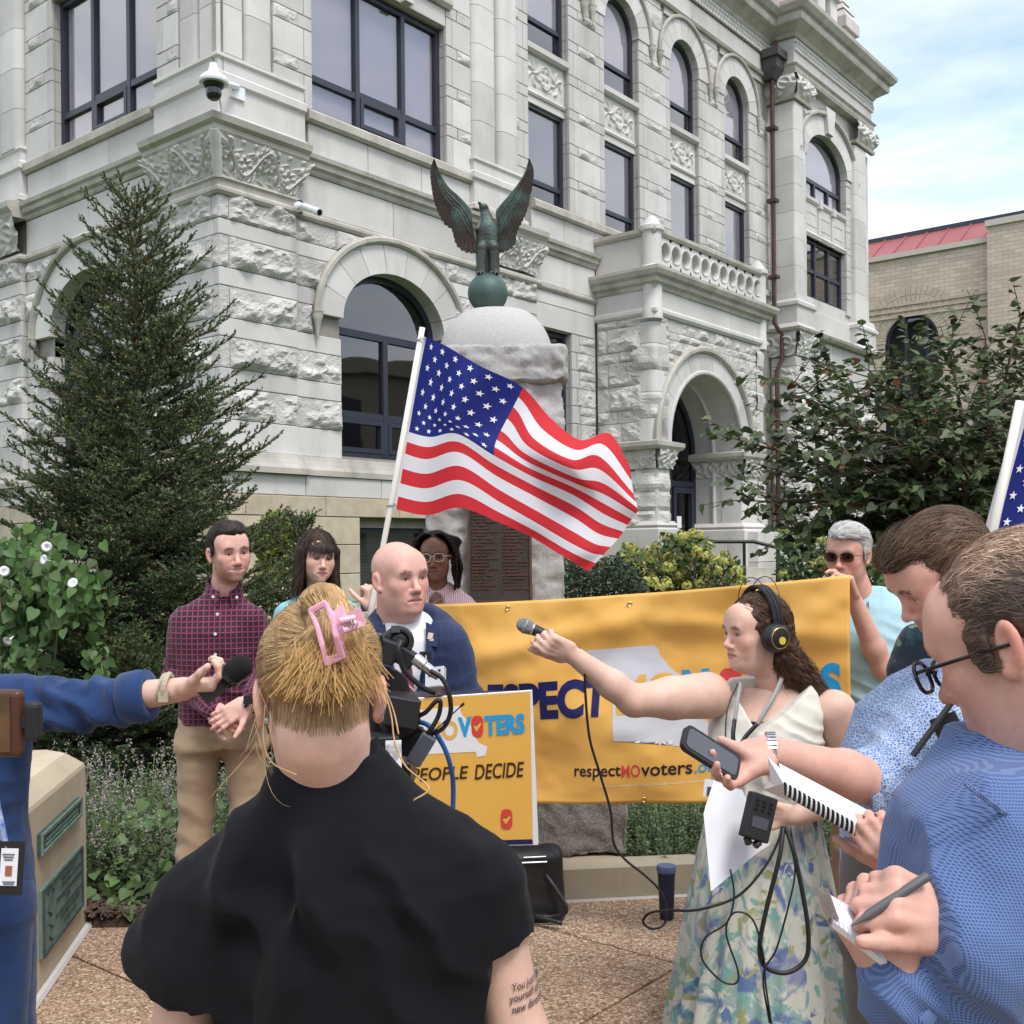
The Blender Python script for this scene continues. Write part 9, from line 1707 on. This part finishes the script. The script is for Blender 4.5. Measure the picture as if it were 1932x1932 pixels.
XS=np.array([0,.13,.27,.40,.56,.72,.87,1.0])
def FP_(a,b):
 x=np.interp(a,XS,np.linspace(0,1,8));col=np.array([_line(NET[:,k],b)for k in range(8)]);q=_line(col,x);return W(q[0],q[1],FD+q[2]+.012*math.sin(18*a+3*b))
fl=thing('american_flag','waving american flag on a white pole above the speaker','flag',W(703,1130,FD));flagmesh('cloth',FP_,90,52,fl);stars(FP_,fl,lambda a,b:np.array([0,-.004,0]));mb=MB();mb.tube([W(797,618,FD+.0),W(740,940,FD+.0),W(703,1135,FD-.02),W(690,1205,FD-.02)],.0125,10);mb.build('pole','polewhite',fl,smooth=True);mb=MB()
for u,v in((738,953),(795,640)):mb.tube([W(u,v,FD)+.018*np.array([math.cos(t),math.sin(t),.2*math.cos(t)])for t in np.linspace(0,6.28,13)],.003,5)
mb.build('ring_clip','silver',fl)
F2D=2.9;p0,p1=W(1922,765,F2D),W(1838,1150,F2D)
def F2P(a,b):e=p0+(p1-p0)*b*1.15;return e+np.array([.95*a,.05*math.sin(9*a+2*b),-.10*a-.12*a*a+.02*math.sin(7*a)])
f2=thing('american_flag','part of a second american flag at the right edge behind the nearest man','flag',p1);flagmesh('cloth',F2P,50,52,f2);stars(F2P,f2,lambda a,b:np.array([0,-.004,0]));mb=MB();mb.tube([W(1925,757,F2D),W(1876,990,F2D),W(1835,1190,F2D)],.012,10);mb.build('pole','polewhite',f2,smooth=True)
# ---- lectern with its poster ----------------------------------------------------------------------------
PC=[W(560,1333,3.10),W(1003,1303,2.98),W(1015,1594,3.02),W(566,1606,3.13)];PS=Sheet(PC,lambda a,b:0.0);lt=thing('lectern','dark lectern behind the orange poster in front of the speaker','lectern',(W(790,1450,3.2)[0],3.22,0))
mb=MB();lx=W(785,1400,3.2)[0];mb.box((lx+.02,3.24,.5),(.46,.30,1.0));mb.build('body','blackplastic',lt);mb=MB();zt_=W(900,1303,3.1)[2];mb.box((lx+.02,3.13,zt_-.026),(.62,.16,.022));mb.build('top','blackplastic',lt)
ps=thing('poster','orange foam board poster with blue lettering on the front of the lectern','poster',PS.base(.5,1));nP=norm(np.cross(PC[1]-PC[0],PC[3]-PC[0]));nP=nP if nP[1]<0 else-nP;mb=MB();mb.add([q for q in PC]+[q-nP*.012 for q in PC],[(0,1,2,3),(4,7,6,5),(0,4,5,1),(1,5,6,2),(2,6,7,3),(3,7,4,0)]);mb.build('board','printwhite',ps);PS.poly([(563,1334.5),(1000,1305),(1005,1583),(566,1596)],'printorange','print',ps,.0012,.5);PS.poly([(566,1596),(1005,1583),(1006,1592),(566,1603)],'printnavy','blue_strip',ps,.0022,.5)
PS.poly([(772,1342),(866,1331),(872,1348),(888,1366),(892,1384),(905,1402),(920,1408),(916,1425),(900,1428),(898,1418),(780,1424),(778,1375),(768,1358)],'printwhite','state_outline',ps,.0022,.5)
PS.text('RESPECT',[(590,1380),(786,1366),(590,1420)],'printnavy',ps,.03,sub=0,off=.003);PS.text('MO',[(806,1362),(864,1358),(806,1398)],'printorange',ps,.03,sub=0,off=.0035);PS.text('V',[(864,1353),(890,1351),(865,1391)],'printblue',ps,.05,sub=0,off=.0036);PS.text('TERS',[(914,1350),(990,1345),(915,1388)],'printblue',ps,.05,sub=0,off=.0036);pill(PS,(901,1370),11,20,ps)
PS.text('LET THE PEOPLE',[(650,1456),(884,1444),(650,1480)],'printbrown',ps,.015,sub=0,off=.003,shear=.15);PS.text('DECIDE',[(896,1442),(989,1436),(896,1471)],'printbrown',ps,.015,sub=0,off=.003,shear=.15);pill(PS,(956,1545),11,19,ps)
rc=thing('wireless_receiver','small grey wireless receiver with dark buttons on top of the lectern','receiver',W(822,1300,3.05));mb=MB();mk('devicegrey',(.42,.44,.45),None,.5);Rr=Rzyx(-12,-30,-8);cR=W(822,1280,3.06);mb.box(cR,(.055,.02,.062),Rr);mb.build('body','devicegrey',rc);mb=MB()
for i in range(3):
 for j in range(2):mb.box(cR+Rr@np.array([-.014+.014*i,-.011,.018-.012*j]),(.007,.003,.007),Rr)
mb.build('buttons','blackplastic',rc);mb=MB();mb.box(cR+Rr@np.array([-.004,.0,-.042]),(.05,.02,.03),Rr);mb.build('stand','leather',rc)
# ---- news camera on its tripod ----------------------------------------------------------------------------
CD=2.15;k=lambda u,v,dy=0:W(750+(u-772)*.94,1300+(v-1300)*.96,CD+dy);S_=CD/FPX;nc=thing('video_camera','black shoulder video camera with dangling cables on a tripod','video camera',(k(750,1500)[0],CD,0));Rc=Rzyx(12,0,0)
def cbox(name,u,v,wpx,hpx,dpx,dy=0,R=None,mat='blackplastic',bev=.004):
 mb=MB();mb.box(k(u,v,dy),(wpx*S_,dpx*S_,hpx*S_),Rc if R is None else R);o=mb.build(name,mat,nc);m=o.modifiers.new('b','BEVEL');m.width=bev;m.segments=2;return o
def clathe(name,u,v,prof,ax,dy=0,mat='blackplastic',par=None):mb=MB();mb.lathe([(a*S_,b*S_)for a,b in prof],k(u,v,dy),ax,24);return mb.build(name,mat,par or nc,angle=40)
cbox('body',745,1350,80,105,260,.15);cbox('battery',735,1422,70,62,60,-.06);cbox('battery_foot',730,1467,82,22,70,-.05);cbox('side_panel',775,1338,62,56,120,.0,Rzyx(12,0,12));clathe('hand_grip',772,1352,[(0,-30),(34,-30),(40,-10),(40,30),(30,44),(0,46)],(.25,-1,.0),.02);b_=clathe('record_button',770,1355,[(0,50),(17,50),(19,44),(15,40)],(.25,-1,0),.02);mk('redlamp',(.6,.02,.02),None,.3);clathe('button_dot',770,1355,[(0,53),(4,53),(4,49)],(.25,-1,0),.02,'redlamp',b_)
clathe('viewfinder',730,1305,[(0,0),(44,0),(50,12),(48,40),(40,60),(0,62)],(.6,-.8,.1),.1);cbox('top_handle',728,1216,70,26,240,.2);cbox('mic_clamp',747,1222,52,44,60,.0,Rzyx(0,0,20));cbox('lcd_hood',715,1205,50,22,40,-.02,Rzyx(10,0,-6),'camblack');m_=clathe('shotgun_microphone',773,1206,[(0,-180),(18,-180),(20,-20),(26,-10),(29,0),(29,14),(24,20),(19,20),(18,14),(12,22),(9,26),(0,26)],(.25,-1,.08),.02);cbox('mic_label',768,1182,16,14,8,.0,None,'screengrey',.001)
clathe('cable_plug',806,1238,[(0,0),(11,0),(12,6),(12,22),(10,24),(10,40),(7,58),(0,60)],norm(k(836,1262)-k(806,1238)),-.03,'silver');cbox('plug_sleeve',786,1236,44,34,40,.02,Rzyx(0,0,35))
mb=MB()
for pts,r in(([(780,1205,-.05),(774,1225,-.06),(785,1262,-.05),(820,1295,-.04),(847,1308,-.03)],5),([(838,1264,-.05),(862,1280,-.05),(876,1312,-.05),(878,1348,-.04),(862,1378,-.03),(835,1388,-.02),(815,1378,-.01)],4.5),([(790,1358,-.02),(825,1348,-.04),(848,1325,-.05),(858,1325,-.05),(855,1350,-.04),(840,1378,-.04),(826,1395,-.03)],4.5)):mb.tube(catmull([k(*q)for q in pts],6),r*S_,8)
mb.build('cable','blackplastic',nc,smooth=True);mb=MB();mk('bluecable',(.03,.12,.38),None,.4);mb.tube(catmull([k(800,1362,.02),k(835,1372,.0),k(862,1408,.0),k(878,1450,.02),k(884,1500,.06),k(880,1600,.1)],6),5*S_,8);mb.build('blue_cable','bluecable',nc,smooth=True);cbox('transmitter',820,1418,30,62,22,-.03,Rzyx(0,0,32),'screengrey');mb=MB();mb.tube([k(838,1390,-.03),k(902,1331,-.03)],1.3*S_,5);mb.lathe([(0,0),(2.6*S_,0),(2.6*S_,8*S_),(0,9*S_)],k(899,1334,-.03),k(902,1331,-.03)-k(838,1390,-.03),8);mb.build('antenna','blackplastic',nc);cbox('bracket',795,1400,40,60,30,.02,Rzyx(0,0,20))
def ftext(txt,o,ux,uz,h,mat,par,bold=.02,name='lettering',off=.0008):
 V,F=text2d(txt,h,bold,1.0);n=np.cross(ux,uz);return add(name,mesh(name,np.array([o+ux*x+uz*y+n*off for x,y in V]),F,mat,smooth=False),par)
q0=Rc@np.array([0,-30*S_-.001,0]);ux,uz=Rc@np.array([1.0,0,0]),np.array([0,0,1.0]);mb=MB();mb.box(k(722,1424,-.06)+q0,(18*S_,.001,46*S_),Rc);mb.build('label','printwhite',nc);ftext('NEWS 2',k(726,1444,-.062)+q0,uz,-ux,.016,'printdark',nc,.0,off=-.0014)if False else ftext('NEWS 2',k(717,1404,-.06)+q0,-uz,ux,.014,'printdark',nc,.0,off=.0012);ftext('I·D·X',k(755,1404,-.06)+q0,-uz,ux,.015,'printwhite',nc,.01,off=.0012)
mb=MB();tz=k(745,1490)[2];tp_=np.array([k(745,1490)[0],CD+.15,tz]);mb.box(tp_,(.09,.14,.05))
for a in(90,210,330):d=np.array([math.cos(math.radians(a)),math.sin(math.radians(a)),0]);mb.tube([tp_,tp_*np.array([1,1,0])+d*.42],.014,6)
mb.build('tripod','blackmetal',nc)
# ---- reporter's gear ------------------------------------------------------------------------------------
RD=3.44;r_=lambda u,v,dy=0:W(u,v,RD+dy);hm_=thing('handheld_microphone','black microphone with silver mesh head held over the banner','microphone',r_(1030,1195));a,b=r_(975,1174),r_(1092,1225);L=np.linalg.norm(b-a);ax=(b-a)/L;mk('mesh',(.22,.22,.22),(.34,.34,.34),.4,500.0,.8,420.0,metal=.5)
mb=MB();mb.lathe([(0,0),(.012,.003),(.021,.014),(.0245,.028),(.023,.042),(.020,.052)],a,ax,24);mb.build('mesh_head','mesh',hm_,smooth=True);mb=MB();mb.lathe([(.0255,.0275),(.0262,.029),(.0255,.031)],a,ax,24);mb.lathe([(.020,.050),(.0215,.052),(.0205,.057),(.019,.058)],a,ax,24);mb.build('silver_band','silver',hm_,angle=40);mb=MB();mb.lathe([(.0185,.056),(.0165,.10),(.0135,L*.86),(.0125,L*.87),(0,L*.87)],a,ax,24);mb.build('handle','blackplastic',hm_,angle=40);mb=MB();mb.lathe([(.009,L*.84),(.0095,L*.86),(.0095,L*.93)],a,ax,16);mb.build('connector','silver',hm_,angle=40);mb=MB();mb.lathe([(.0092,L*.92),(.008,L*.97),(.0055,L*1.02),(0,L*1.03)],a,ax,16);mb.build('plug','blackplastic',hm_,angle=40)
cb_=thing('microphone_cable','long thin black cable hanging from the microphone in a loop to the recorder','cable',r_(1258,1733));mb=MB();mb.tube(catmull([r_(*q)for q in((1092,1226,0),(1103,1250,-.01),(1104,1300,0),(1112,1390,.02),(1132,1460,.04),(1152,1530,.05),(1158,1590,.05),(1180,1622,.05),(1215,1650,.05),(1245,1680,.04),(1258,1715,.03),(1252,1745,.02),(1228,1752,.0),(1213,1738,-.02),(1228,1722,-.05),(1268,1718,-.16),(1320,1716,-.22),(1390,1692,-.24),(1440,1640,-.24),(1468,1588,-.22),(1475,1560,-.18))],8),.0042,7);mb.build('cord','blackplastic',cb_,smooth=True)
rb=thing('audio_recorder','black handheld audio recorder with a small screen in the reporter\'s hand','recorder',r_(1430,1540,-.22));A=[r_(1425,1496,-.24),r_(1472,1512,-.22),r_(1436,1588,-.26),r_(1388,1572,-.28)];cen=np.mean(A,0);ex,ey=norm(A[1]-A[0]),norm(A[3]-A[0]);ey=norm(ey-ex*ex.dot(ey));ez=np.cross(ex,ey);ez=ez if ez[1]<0 else-ez;Rb=np.stack([ex,ez,ey],1);lx,ly=np.linalg.norm(A[1]-A[0]),np.linalg.norm(A[3]-A[0])
mb=MB();mb.box(cen,(lx,.035,ly),Rb);o=mb.build('body','blackplastic',rb);m=o.modifiers.new('b','BEVEL');m.width=.005;m.segments=2;mb=MB();mb.box(cen+ey*ly*.12+ez*.0185,(lx*.62,.002,ly*.24),Rb);mb.build('screen','screengrey',rb);mb=MB()
for i in range(3):
 for j in range(3):mb.box(cen+ex*lx*(-.26+.26*i)-ey*ly*(.14+.1*j)+ez*.018,(lx*.13,.004,ly*.05),Rb)
for q in(-1,1):mb.lathe([(.011,0),(.012,.018),(.008,.022),(0,.022)],cen+ey*ly*.5+ex*q*lx*.26,ey*.6+ex*-q*.5,12)
mb.build('keypad','camblack',rb,kind='stuff')
sp_=thing('paper_sheet','loose white sheet of paper hanging in front of the floral skirt','paper',r_(1370,1580,-.12));nu=nv=14;V=[];A=[r_(1352,1476,-.10),r_(1400,1490,-.14),r_(1456,1596,-.16),r_(1334,1674,-.20),r_(1310,1545,-.14)]
for i in range(nu):
 for j in range(nv):s_,t_=i/(nu-1),j/(nv-1);P=(A[0]+(A[1]-A[0])*s_)*(1-t_)+(A[3]+(A[2]-A[3])*s_)*t_;P=P+(A[4]-(A[0]+A[3])/2)*(1-s_)*(1-abs(2*t_-.75))*.6+np.array([0,-.02*math.sin(3*s_+2*t_),0]);V.append(P)
add('sheet',mesh('sheet',np.array(V),grid_faces(nu,nv),'paperwhite'),sp_)
ln=thing('neck_lanyard','grey and black lanyard with a badge on the reporter\'s white top','lanyard',r_(1400,1400));mk('lanyardgrey',(.30,.30,.29),None,.7);RW2=lambda u,v,dy:W(u,v,3.6+dy)
def strap(name,pts,wd,mat,par):
 P=catmull([np.array(q)for q in pts],6);t=norm(np.gradient(P,axis=0));x=norm(np.cross(t,np.array([0,-1.0,0])));V=np.concatenate([P-x*wd/2,P+x*wd/2]);n=len(P);F=[(i,i+1,n+i+1,n+i)for i in range(n-1)];o=add(name,mesh(name,V,F,mat),par);m=o.modifiers.new('s','SOLIDIFY');m.thickness=.0016;return o
strap('grey_strap',[RW2(1480,1268,.0),RW2(1462,1310,-.09),RW2(1442,1345,-.125),RW2(1428,1368,-.135)],.015,'lanyardgrey',ln);strap('grey_strap',[RW2(1398,1285,-.03),RW2(1392,1320,-.10),RW2(1386,1360,-.13)],.013,'lanyardgrey',ln);strap('black_strap',[RW2(1428,1366,-.136),RW2(1405,1392,-.15),RW2(1396,1412,-.165)],.014,'blackplastic',ln);strap('black_strap',[RW2(1386,1358,-.132),RW2(1383,1385,-.155),RW2(1385,1412,-.165)],.014,'blackplastic',ln);mb=MB();mb.tube(catmull([RW2(1392,1290,-.05),RW2(1372,1340,-.13),RW2(1368,1420,-.165)],6),.0025,5);mb.build('headphone_wire','blackplastic',ln);mb=MB();mb.box(RW2(1343,1488,-.165),(.05,.003,.055),Rzyx(-10,0,6));mb.build('badge_card','paperwhite',ln);mb=MB();mb.box(RW2(1342,1494,-.168),(.026,.002,.03),Rzyx(-10,0,6));mb.build('badge_photo','screengrey',ln)
for lab,pts,r in(('black shoulder strap looping low in front of the floral skirt',[(1478,1560,-.22),(1470,1620,-.26),(1445,1720,-.27),(1433,1790,-.28),(1445,1825,-.28),(1485,1835,-.28),(1520,1810,-.27),(1525,1760,-.27),(1515,1690,-.26),(1498,1610,-.25),(1482,1560,-.22)],.007),('thin black cord trailing down the floral skirt to the bottom edge',[(1378,1640,-.26),(1385,1690,-.27),(1372,1740,-.28),(1330,1770,-.28),(1325,1810,-.28),(1360,1850,-.28),(1388,1855,-.28),(1392,1830,-.28),(1370,1760,-.28),(1385,1722,-.28),(1420,1735,-.28),(1440,1800,-.29),(1445,1860,-.29),(1460,1960,-.3)],.003),('black cord dropping straight from the recorder beside the shoulder strap',[(1492,1560,-.22),(1500,1640,-.25),(1490,1700,-.27),(1465,1790,-.28),(1440,1840,-.28),(1452,1930,-.29)],.003)):
 t=thing('hanging_cord',lab,'cord',r_(*pts[0]));mb=MB();mb.tube(catmull([r_(*q)for q in pts],7),r,7);mb.build('cord','blackplastic',t,smooth=True)
# ---- bag, cup, phone at the left edge -------------------------------------------------------------------------
bd_=4.78;bg=thing('leather_bag','black leather bag leaning beside the lectern on the paving','bag',ground_pt(1010,1742));s=SDF();s.rbox(W(1008,1668,bd_+.04),(.13,.075,.165),.045,R=rotm((0,1,0),-.06));V,Q=sdf_mesh(s,.009);n=vnormals(V,Q);V=V+n*(.006*fbm(V*9,3,5))[:,None];mk('bagleather',(.010,.010,.011),(.018,.018,.02),.4,30.0,.4,120.0,coat=.1);add('body',mesh('body',V,Q,'bagleather'),bg);mb=MB();mb.tube(catmull([W(1030,1650,bd_-.03),W(1045,1672,bd_-.06),W(1066,1706,bd_-.08),W(1066,1722,bd_-.08),W(1040,1730,bd_-.06),W(1012,1728,bd_-.07),W(1060,1742,bd_-.12)],6),.010,7);mb.build('strap','bagleather',bg,smooth=True);mb=MB();mb.tube([W(985,1628,bd_-.045),W(1032,1626,bd_-.045)],.004,5);mb.tube([W(988,1618,bd_-.045),W(1030,1616,bd_-.045)],.003,5);mb.build('zip','silver',bg)
cp=thing('tumbler','dark blue tumbler with pale lid standing by the long skirt','tumbler',ground_pt(1258,1733));g=ground_pt(1258,1733);h=.235;mk('tumblerblue',(.012,.018,.045),None,.35);mk('lidblue',(.10,.14,.26),None,.3);mb=MB();mb.lathe([(.03,0),(.032,.01),(.036,h*.6),(.040,h*.9),(0,h*.9)],g,n=24);mb.build('body','tumblerblue',cp,angle=40);mb=MB();mb.lathe([(.041,h*.88),(.044,h*.9),(.044,h*.96),(.040,h),(0,h)],g,n=24);mb.build('lid','lidblue',cp,angle=40)
PD=.85;ph=thing('filming_phone','phone in a brown case with a clip on receiver at the left edge','phone',W(5,1365,PD));mk('browncase',(.07,.028,.018),None,.45);mk('screenlit',(.03,.026,.024),(.16,.09,.04),.15,18.0);mb=MB();cP=W(-40,1364,PD);S2=PD/FPX;mb.box(cP,(176*S2,.012,128*S2),Rzyx(-4));o=mb.build('case','browncase',ph);m=o.modifiers.new('b','BEVEL');m.width=.0055;m.segments=4;mb=MB();mb.box(cP+np.array([-.003,-.0065,0]),(152*S2,.001,104*S2),Rzyx(-4));o=mb.build('screen','screenlit',ph);mb=MB();mb.box(W(64,1361,PD-.004),(28*S2,.012,74*S2),Rzyx(-4));o=mb.build('receiver','blackplastic',ph);m=o.modifiers.new('b','BEVEL');m.width=.004;m.segments=3;mb=MB();mb.box(W(50,1361,PD-.003),(10*S2,.008,22*S2),Rzyx(-4));mb.build('plug','blackplastic',ph)
s=SDF();wp=W(-560,1480,PD-.01);hand(s,wp,W(-400,1400,PD)-wp,(.2,.9,.3),1,((30,45,30),)*4,(35,10));s.chain([wp,W(-700,1700,PD-.1)],[.028,.042]);pp=person('person outside the left edge whose hand holds the filming phone',(wp[0],PD));V,Q,C=skin_of(s,'fair');add('body',mesh('body',V,Q,'skin',col=C),pp)
print('script time',time.time()-T0)
